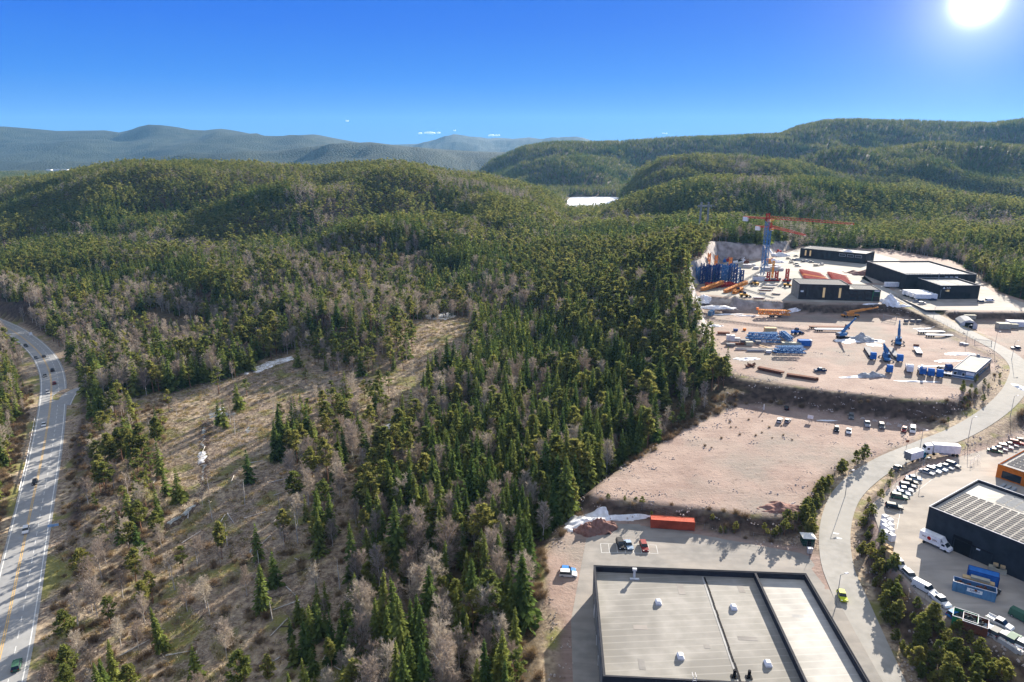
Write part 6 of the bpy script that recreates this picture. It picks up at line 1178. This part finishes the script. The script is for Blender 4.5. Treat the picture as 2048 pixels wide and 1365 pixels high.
def fence(pts, z, label, hh=2.2, mesh=True, m_='grey', step=3.0):
    P = [G(p[0], p[1], z) for p in pts]; o = empty('fence', tuple(P[0]), 0, label, 'fence'); 
    mb = MB(); me2 = MB()
    for i in range(len(P)-1):
        a, b_ = P[i], P[i+1]; d = b_-a; n_ = max(1, int(d.length/step))
        for k in range(n_): q_ = a+d*(k/n_); zz = max(TZ(q_.x, q_.y), z-1.5); q_ = Vector((q_.x, q_.y, zz))-P[0]; mb.cyl(q_, q_+Vector((0,0,hh)), .045, n=5)
        for k in range(n_):
            q0, q1 = a+d*(k/n_), a+d*((k+1)/n_); q0 = Vector((q0.x,q0.y,max(TZ(q0.x,q0.y),z-1.5)))-P[0]; q1 = Vector((q1.x,q1.y,max(TZ(q1.x,q1.y),z-1.5)))-P[0]
            for h_ in (.1, hh*.33, hh*.66, hh-.05): me2.beam(q0+Vector((0,0,h_)), q1+Vector((0,0,h_)), .02)
            for j in range(6): f = j/6; qq = q0.lerp(q1, f); me2.beam(qq+Vector((0,0,.1)), qq+Vector((0,0,hh-.05)), .012)
    mb.build('posts', M[m_], o); me2.build('wire_mesh', M[m_], o)
fence([(1192,1008),(1238,1028),(1305,1036),(1385,1056),(1480,1072),(1560,1086),(1640,1104)],.3,'tall chain-link fence behind the warehouse yard')
fence([(1738,1040),(1742,1010),(1768,982),(1800,957),(1850,930)],5,'chain-link fence along the car park above the curved road'); fence([(1908,912),(1950,898),(1985,888)],5,'short fence between road and upper car row')
fence([(1765,1105),(1785,1140),(1820,1180),(1880,1222),(1930,1248)],5,'grey low fence along the curved edge of the lower yard',1.5)
fence([(1840,640),(1878,655),(1925,674),(1958,690)],12,'wire fence along the upper road beside the tent hall',2.4); fence([(1905,906),(1908,916)],5,'open yard gate on the car park side',2.3); fence([(1940,930),(1955,920),(1962,926)],5,'white barred gate wing beside the entrance',2.0,m_='white')
fence([(1618,1116),(1622,1106),(1628,1098)],.3,'open gate wings at the warehouse yard entrance',2.4)
def lamp(px, py, hh, where, ang=200):
    zz = 5.0
    for _ in range(4): q_ = G(px, py, zz); zz = TZ(q_.x, q_.y)
    q_ = G(px, py, zz); o = empty('street_lamp', tuple(q_), R(ang), 'slim grey street lamp '+where, 'street lamp', 'street lamps along the road'); mb = MB(); mb.cyl((0,0,-.3),(0,0,hh),.11,.07,6); mb.build('pole', M['galv'], o); mb = MB(); mb.beam((0,0,hh),(1.6,0,hh+.15),.08); k_ = mb.build('arm', M['galv'], o); mb = MB(); mb.cbox(1.8,0,hh+.05,.9,.4,.18); mb.build('lamp_head', M['white_trim'], o)
for a, b_, h_, w_ in ((1690,993,8.5,'on the inner side of the big curve'),(1838,908,8.5,'beside the semi truck'),(1936,880,8.5,'at the bank above the car park'),(2020,835,8.5,'at the upper bend right edge'),(1755,598,7.5,'beside the dark office wing'),(1793,606,7.5,'above the white snow cone'),(1866,642,8,'at the black warehouse entrance road'),(1932,682,8,'at the narrow part of the upper road'),(1988,700,9,'at the junction of the upper road'),(2023,720,9,'rising highest at the right edge'),(1672,1212,8.5,'beside the yellow-green car'),(1843,952,6,'beside the five cars')): lamp(a, b_, h_, w_, 20)
# pylon and power line
PY = AY(1408,436,640); PY.z = TZ(PY.x, PY.y); top = AY(1408,404,640).z
o = empty('power_pylon', tuple(PY), R(12), 'grey lattice portal pylon rising from the forest left of the cranes', 'pylon'); hh = top-PY.z
for s_ in (-3.6, 3.6): mb = MB(); mb.lattice((s_*1.15,0,-1),(s_,0,hh),1.1,2.2,.22); mb.build('leg', M['galv'], o)
mb = MB(); mb.lattice((-7,0,hh-3.5),(7,0,hh-3.5),1.1,2,.22); mb.build('crossarm', M['galv'], o); mb = MB()
for s_ in (-6.5, 0, 6.5): mb.cyl((s_,0,hh-4),(s_,0,hh-6),.2)
mb.build('insulator', M['steel'], o)
def wire(a, b_, sag, label, n=24, r_=.05):
    a, b_ = Vector(a), Vector(b_); mb = MB(); pr = None
    for k in range(n+1):
        f = k/n; p = a.lerp(b_, f)-a+Vector((0,0,-4*sag*f*(1-f)))
        if pr: mb.beam(pr, p, r_*2)
        pr = p
    o = mb.build('power_line', M['tyre'], None, tuple(a)); tag(o, label, 'power line', 'power lines across the valley'); return o
for k, s_ in enumerate((-6.5, 0, 6.5)):
    e_ = AY(2400, 440+k*7, 760); wire((PY.x+s_, PY.y, PY.z+hh-6), tuple(e_), 9, 'thin power line running right from the portal pylon, %s strand' % ('upper','middle','lower')[k]); e_ = AY(900, 440+k*3, 900); wire((PY.x+s_, PY.y, PY.z+hh-6), tuple(e_), 14, 'thin power line running left from the portal pylon, %s strand' % ('near','middle','far')[k])
# guardrail and signs at the highway
LH = [p for p in RL['high'][0]]; gpts = [G(70,838,-18), G(62,880,-18), G(52,930,-18), G(38,985,-18)]
o = empty('guardrail', tuple(gpts[0]), 0, 'pale guardrail on the left side of the highway', 'guardrail'); mb = MB(); pb = MB()
for i in range(3): a, b_ = gpts[i]-gpts[0], gpts[i+1]-gpts[0]; mb.beam(a+Vector((0,0,.6)), b_+Vector((0,0,.6)), .1, .32); [pb.cbox(*(a.lerp(b_, k/5)), .12, .12, .6) for k in range(5)]
mb.build('rail', M['white_trim'], o); pb.build('posts', M['galv'], o)
def sign(px, py, z, w, h, hh, m_, label, head=0):
    q_ = G(px, py, z); q_.z = TZ(q_.x, q_.y); o = empty('road_sign', tuple(q_), R(head), label, 'sign'); mb = MB(); mb.cyl((0,0,-.3),(0,0,hh),.07,n=6); mb.build('post', M['galv'], o); mb = MB(); mb.box(-w/2,w/2,-.12,-.08,hh-h,hh); mb.build('panel', M[m_], o)
sign(62,670,-15,2.2,2.2,4.0,'white','white square road sign at the top of the highway bend'); sign(107,1054,-17,3.2,.9,2.2,'iceb','pale blue direction sign beside the straight highway',20); sign(1620,843,4,2.0,1.4,2.6,'white','small white notice board at the edge of the gravel field',-30); sign(1813,894,4,1.2,.9,2.4,'rust','small dark notice post at the field exit')
sign(1527,822,4,.5,2.5,3.0,'whitewash','thin pale post leaning at the back of the gravel field'); sign(1585,1010,4,2.6,.5,.8,'white','white plank barrier at the right edge of the gravel field',35)
# boulders
def rock_mb(s, g, n=9, sq=.7):
    mb = MB(); vs = []; ph = [g.uniform(.7, 1.2) for _ in range(40)]; fs = []; i = 0
    for a in range(5):
        for b_ in range(n):
            t = math.pi*(a/4*.5); rr = math.cos(t)*s*ph[i % 40]; vs.append((rr*math.cos(6.283*b_/n), rr*math.sin(6.283*b_/n), math.sin(t)*s*sq*ph[(i*7) % 40]-.1)); i += 1
    for a in range(4):
        for b_ in range(n): fs.append((a*n+b_, a*n+(b_+1) % n, (a+1)*n+(b_+1) % n, (a+1)*n+b_))
    return mb.add(vs, fs)
for k in range(11):
    a = 1604+k*24.5+rnd.uniform(-2, 2); b_ = 816+k*4.3+(2 if k > 6 else 0); p = G(a, b_, 4); o = rock_mb(rnd.uniform(.8, 1.3), rnd).build('boulder', M['boulder'], None, tuple(p), rnd.uniform(0, 6)); tag(o, 'pale boulder at the foot of the brown scarp, %s from the left' % ordn[k], 'boulder', 'boulders along the scarp foot')
# heaps: earth, gravel, snow
def heap(px, py, z, rx, ry, h, mat, name, label, rz=0, seed=1, cat=None, kind=None, rough=.35, n=44):
    q_ = G(px, py, z); mb = MB(); vs = []; fs = []
    X, Y = np.meshgrid(np.linspace(-1.15, 1.15, n), np.linspace(-1.15, 1.15, n)); wx, wy = X*rx, Y*ry; rr = np.hypot(X, Y)*(1+.28*vnoise(X*10, Y*10, 5, seed)+.14*vnoise(X*10, Y*10, 2, seed+1))
    Z = h*np.clip(1-rr, -.2, 1)**1.0 if False else h*np.where(rr < 1, (1-rr)**.85, -.4*(rr-1)*3)*(1+rough*vnoise(wx, wy, max(rx, ry)*.3, seed+2)+rough*.5*vnoise(wx, wy, max(rx, ry)*.12, seed+3)); 
    c_, s_ = math.cos(rz), math.sin(rz); gx, gy = wx*c_-wy*s_, wx*s_+wy*c_; T0 = terrain(q_.x+gx, q_.y+gy)-z; T0 = np.maximum(T0, -3) 
    Z = Z+T0+.03
    vs = [(float(a), float(b_), float(c2)) for a, b_, c2 in zip(gx.ravel(), gy.ravel(), Z.ravel())]
    for i in range(n-1):
        for j in range(n-1):
            if max(rr[i, j], rr[i+1, j+1], rr[i, j+1], rr[i+1, j]) < 1.12: fs.append((i*n+j, i*n+j+1, (i+1)*n+j+1, (i+1)*n+j))
    mb.add(vs, fs); o = mb.build(name, M[mat], None, (q_.x, q_.y, z), smooth=True); return tag(o, label, cat, None, kind)
M['earthpile'] = surf('earth_pile', (.17,.085,.07), (.30,.17,.14), .8, (.12,.08,.07), .3, .5, bump=.5); M['gravelheap'] = surf('gravel_heap', (.26,.27,.28), (.42,.43,.44), .8, None, bump=.4)
heap(1178,1047,0,8,4.2,2.4,'snowpatch','snow_pile','old snow heap behind the red earth piles beside the yard',R(12),3,'snow pile'); heap(1176,1062,0,3.8,3,2.6,'earthpile','earth_pile','left red-brown earth pile at the corner of the warehouse yard',0,4,'earth pile'); heap(1200,1056,0,5.2,3.4,2.7,'earthpile','earth_pile','right red-brown earth pile at the corner of the warehouse yard',R(10),5,'earth pile'); heap(1250,1040,0,7,.9,.4,'snowpatch','snow_strip','thin snow strip along the back fence',R(-6),6,'snow patch')
heap(1560,1018,3.6,6,3,1.4,'earthpile','earth_pile','low dark rubble heap at the front of the gravel field',0,8,'rubble heap')
for a, b_, z_, rx, ry, h, lb in ((1430,606,16.5,13,3.5,1.8,'long white snow bank at the left edge of the crane yard'),(1408,594,16.5,4,5,2,'white snow heap under the rock cut'),(1474,525,16.5,7,2,1.6,'snow heap behind the blue tower sections'),(1543,524,16.5,10,4,3.0,'snow heap behind the tower crane'),(1557,512,16.5,9,4,3.4,'farthest snow heap beside the long building'),(1455,629,11,10,1.1,.5,'snow strip at the foot of the upper scarp, left part'),(1497,632,11,8,1.0,.5,'snow strip at the foot of the upper scarp, middle part'),(1578,621,12.5,7,.9,.5,'snow strip on the upper scarp, middle'),(1740,624,11.5,6,.8,.4,'snow strip on the upper scarp, right'),(1427,652,11,5,2,.8,'small snow patch at the left of the terrace'),(1495,718,11,6,2.2,.6,'snow patch behind the rusty scrap'),(1692,684,11,2.4,3.5,.4,'snow patch left of the gravel heap'),(1722,681,11,12,4,.5,'wide snow patch round the gravel heap'),(1750,690,11,3.5,2.5,.3,'snow tongue below the gravel heap'),(1728,753,11,10,1.3,.5,'snow bank near the terrace edge'),(1838,763,11,9,1.0,.3,'long snow strip below the truck row'),(1897,722,11,6,2.0,.3,'snow patch left of the site office'),(1922,708,11,7,2.5,.6,'snow patch above the site office'),(1868,732,11,7,.8,.15,'narrow snow track between trucks and office'),(1847,657,11.2,5,1.4,.4,'snow patch above the white flatbeds'),(2040,775,10,2.0,5,.6,'snow patch on the bend beside the road'),(1654,841,4,3.5,.7,.12,'thin snow patch on the gravel lot'),(1805,623,12,5,2,.8,'snow patch right of the snow cone')):
    heap(a, b_, z_, rx, ry, h, 'snowpatch', 'snow_patch', lb, R(rnd.uniform(-8, 8)), int(a) % 50, 'snow patch', n=30)
heap(1725,679,11,6,5,3.2,'gravelheap','gravel_heap','grey gravel heap amid snow on the terrace',0,9,'gravel heap'); heap(1742,752,11,7,2.4,1.9,'gravelheap','gravel_heap','long grey gravel heap near the terrace edge',0,10,'gravel heap'); heap(1778,618,12.5,5.5,5,4.6,'snowpatch','snow_cone','white snow cone below the upper road beside the dark office wing',0,12,'snow pile'); heap(1728,548,16.5,12,7,3.4,'earthpile','earth_mound','brown earth mound between crane yard and black warehouse',R(-15),14,'earth mound')
# snow, meltwater and logs in the felled slope
def patch(pts, label, mat='snowpatch', name='snow_patch', hh=.12):
    zz = -8.0; cx = sum(p[0] for p in pts)/len(pts); cy = sum(p[1] for p in pts)/len(pts)
    for _ in range(5): q_ = G(cx, cy, zz); zz = TZ(q_.x, q_.y)
    P = []
    for a, b_ in pts:
        z_ = zz
        for _ in range(4): p = G(a, b_, z_); z_ = TZ(p.x, p.y)
        P.append(G(a, b_, z_))
    xs = [p.x for p in P]; ys = [p.y for p in P]; st = .8; X, Y = np.meshgrid(np.arange(min(xs)-1, max(xs)+1, st), np.arange(min(ys)-1, max(ys)+1, st)); sd_ = poly_sd(X+vnoise(X, Y, 2.2, 5)*.9, Y+vnoise(X, Y, 2.2, 6)*.9, [(p.x, p.y) for p in P])
    Z = terrain(X, Y)+(-.03 if mat == 'mud' else .02)+np.clip(-sd_, -.4, .5)*hh*2+(-.25 if mat == 'snowpatch' else -.2)*(sd_ > 0)+.06; k = sd_ < .8; mb = MB(); idx = {}
    vs = []; fs = []
    for i in range(X.shape[0]-1):
        for j in range(X.shape[1]-1):
            if k[i, j] and k[i+1, j] and k[i, j+1] and k[i+1, j+1]:
                f = []
                for a, b_ in ((i, j), (i, j+1), (i+1, j+1), (i+1, j)):
                    if (a, b_) not in idx: idx[(a, b_)] = len(vs); vs.append((float(X[a, b_]), float(Y[a, b_]), float(Z[a, b_])))
                    f.append(idx[(a, b_)])
                fs.append(f)
    if not fs: return
    mb.add(vs, fs); o = mb.build(name, M[mat], smooth=True); tag(o, label, 'snow patch' if mat == 'snowpatch' else 'puddle')
M['puddle'] = plain('meltwater', (.30,.33,.34), .18)
for pts, lb in (([(500,738),(540,722),(586,712),(590,718),(545,734),(508,748)],'long snow strip along the shaded forest edge of the clearing'),([(850,630),(895,624),(914,632),(890,640),(852,638)],'snow patch at the far end of the clearing'),([(488,744),(498,741),(500,748),(486,751)],'small snow patch at the left end of the snow strip'),([(776,838),(815,828),(820,836),(800,842),(782,844)],'upper snow patch in the dark gully'),([(770,850),(790,845),(786,862),(768,862)],'lower snow patch in the dark gully'),([(395,902),(414,902),(412,926),(394,928)],'white snow patch in the middle of the felled slope'),([(822,805),(836,790),(842,798),(826,815)],'snow patch at the forest edge right of the clearing'),([(436,815),(448,814),(447,820),(437,821)],'tiny snow patch at the top of the felled slope')): patch(pts, lb)
for pts, lb in (([(418,822),(470,824),(474,829),(430,834),(420,840)],'meltwater puddle in the felled slope'),([(404,850),(411,856),(410,880),(404,898),(400,896),(406,874)],'upper meltwater ditch in the felled slope'),([(404,928),(412,930),(411,965),(405,968)],'middle meltwater ditch in the felled slope'),([(335,1046),(380,1012),(392,1008),(386,1020),(340,1052)],'long grey meltwater pool at the bottom of the wheel ruts'),([(489,866),(500,848),(504,850),(492,870)],'thin meltwater rut right of the ditch'),([(499,1100),(505,1096),(507,1118),(500,1120)],'small puddle in the near wheel ruts')): patch(pts, lb, 'puddle', 'puddle', .0)
M['mud'] = surf('mud', (.045,.032,.025), (.13,.09,.065), 1.2, None, bump=.5)
for pts, lb in (([(398,838),(428,842),(422,880),(416,900),(422,960),(405,990),(390,1008),(398,960),(396,900)],'dark muddy wheel track beside the snow ditch'),([(392,1004),(404,1008),(360,1050),(300,1078),(310,1060),(350,1030)],'dark muddy track leading down to the left'),([(745,870),(790,835),(822,812),(835,822),(812,850),(790,872),(755,890)],'dark muddy gully at the forest edge right of the clearing'),([(500,1075),(512,1070),(516,1120),(530,1150),(520,1152),(502,1118)],'muddy wheel ruts on the near slope')):
    patch(pts, lb, 'mud', 'mud_track', .0)
for o_ in list(COL.objects):
    if o_.name.startswith('mud_track'): o_['kind'] = 'structure'; del o_['category']
for k in range(46):
    a, b_ = rnd.uniform(230, 680), rnd.uniform(790, 1340)
    zz = -9
    for _ in range(4): q_ = G(a, b_, zz); zz = TZ(q_.x, q_.y)
    an = rnd.uniform(0, 6.28); L_ = rnd.uniform(3, 8); mb = MB(); c1 = (math.cos(an)*L_/2, math.sin(an)*L_/2); z1, z2 = TZ(q_.x+c1[0], q_.y+c1[1])-zz, TZ(q_.x-c1[0], q_.y-c1[1])-zz
    mb.cyl((-c1[0],-c1[1],z2+.3),(c1[0],c1[1],z1+.3),.17,.09,7); o = mb.build('fallen_log', M['birchbark'] if k % 3 else M['bark'], None, tuple(q_)); tag(o, ('pale' if k % 3 else 'dark')+' fallen log lying among brushwood on the felled slope', 'log', 'fallen logs on the felled slope')
for k, (a, b_) in enumerate(((300,870),(262,860),(418,980),(560,1020),(455,1092),(425,1040),(490,1010),(680,1180),(395,1130),(596,1085),(470,870),(640,1040),(350,1180),(520,1150),(545,1240),(420,1230))):
    zz = -9
    for _ in range(4): q_ = G(a, b_, zz); zz = TZ(q_.x, q_.y)
    hh = rnd.uniform(5, 10); o = empty('dead_tree', tuple(q_), rnd.uniform(0, 6), 'dead bare trunk standing on the felled slope, %s' % ('near the slip road side','left of it','beside the snow ditch','in the middle','below the pool','left of the pool','above the pool','right near the spruces','far below the pool','above the near ruts','near the puddle','at the right side','at the lower left','at the lower middle','at the lower right','at the bottom')[k], 'dead tree', 'dead trunks on the felled slope'); mb = MB(); mb.cyl((0,0,-.4),(rnd.uniform(-.5,.5),rnd.uniform(-.5,.5),hh),.17,.05,6); mb.build('trunk', M['birchbark'], o); mb = MB()
    for j in range(14): z_ = hh*rnd.uniform(.35, .98); t_ = rnd.uniform(0, 6.28); mb.cyl((0,0,z_),(math.cos(t_)*rnd.uniform(.5,1.4),math.sin(t_)*rnd.uniform(.5,1.4),z_+rnd.uniform(-.2,.5)),.04,.015,4,False)
    mb.build('branches', M['deadwood'], o)
# parking lines
mb = MB()
def seg(p, q_, w=.12): 
    d = (q_-p).normalized(); n_ = Vector((-d.y, d.x, 0))*w/2; mb.add([p-n_, q_-n_, q_+n_, p+n_], [(0,1,2,3)])
bl0, bl1, tl0, tl1 = G(1203,1105,.045), G(1316,1107,.045), G(1201,1087,.045), G(1312,1090,.045)
seg(bl0, bl1); seg(tl0, tl1)
for k in range(8): seg(bl0.lerp(bl1, k/7), tl0.lerp(tl1, k/7))
tag(mb.build('parking_bay_lines', M['line_white']), 'white painted bays in the warehouse yard', kind='structure'); mb = MB()
a0, a1 = G(1803,1010,5.045), G(1794,1058,5.045); b0, b1 = G(1772,1002,5.045), G(1768,1048,5.045); seg(a0, a1)
for k in range(6): seg(a0.lerp(a1, k/5), b0.lerp(b1, k/5))
a0, a1 = G(1805,1005,5.045), G(1865,958,5.045)
seg(a0, a1); tag(mb.build('car_park_lines', M['line_white']), 'white painted bays in the industrial car park', kind='structure')
for a, b_, w_ in ((1672,1066,'upper'),(1678,1075,'lower')): p = G(a, b_, 1.0); zt = line_sd(np.array([p.x]), np.array([p.y]), RL['main'][0])[1][0]; mb = MB(); mb.add([(p.x+.9*math.cos(t*.524), p.y+.6*math.sin(t*.524), zt+.075) for t in range(12)], [tuple(range(12))]); tag(mb.build('road_spot', M['line_white']), w_+' white painted spot on the curved road', kind='structure')
# small clouds far behind the hills
M['cloud'] = plain('cloud', (.9,.9,.92), 1.0); M['cloud'].node_tree.nodes['Principled BSDF'].inputs['Emission Color'].default_value = (.8,.88,1,1); M['cloud'].node_tree.nodes['Principled BSDF'].inputs['Emission Strength'].default_value = .12
for k, (a, b_, w_, h_) in enumerate(((858,266,52,5),(989,271,30,4),(694,242,9,3),(1329,267,14,2.5),(910,261,10,2))):
    p = AY(a, b_, 19000); mb = MB()
    for j in range(9):
        f = rnd.uniform(-1, 1); s_ = 19000/F*(w_/2)*.32*(1-abs(f)*.6); cx = p.x+f*19000/F*w_/2*.75; cz = p.z+rnd.uniform(-.2,.3)*h_*14; n = 8; vs = []; fs = []
        for u_ in range(5):
            for v_ in range(n): t = math.pi*u_/4; vs.append((cx+s_*math.sin(t)*math.cos(6.283*v_/n), p.y+s_*math.sin(t)*math.sin(6.283*v_/n), cz+h_*5*math.cos(t)))
        for u_ in range(4):
            for v_ in range(n): fs.append((u_*n+v_, u_*n+(v_+1) % n, (u_+1)*n+(v_+1) % n, (u_+1)*n+v_))
        mb.add(vs, fs)
    tag(mb.build('cloud', M['cloud'], smooth=True), ('long thin white cloud above the far valley','small white cloud above the far right ridge','tiny cloud speck in the blue sky','short faint cloud over the right forest ridge','tiny cloud beside the long one')[k], 'cloud', kind='thing')
# ---------------------------------------------------------------- haze
hz = MB(); hz.box(-9800, 9800, -60, 13200, -40, 700)
m, nt, nl = new_mat('haze'); nt.remove(nt['Principled BSDF']); pv = nt.new('ShaderNodeVolumePrincipled'); pv.inputs['Density'].default_value = HAZE
pv.inputs['Color'].default_value = (.26, .58, 1.0, 1); pv.inputs['Anisotropy'].default_value = .15
nl.new(pv.outputs[0], nt['Material Output'].inputs['Volume'])
tag(hz.build('haze', m), 'thin blue haze over the distant hills', kind='stuff')
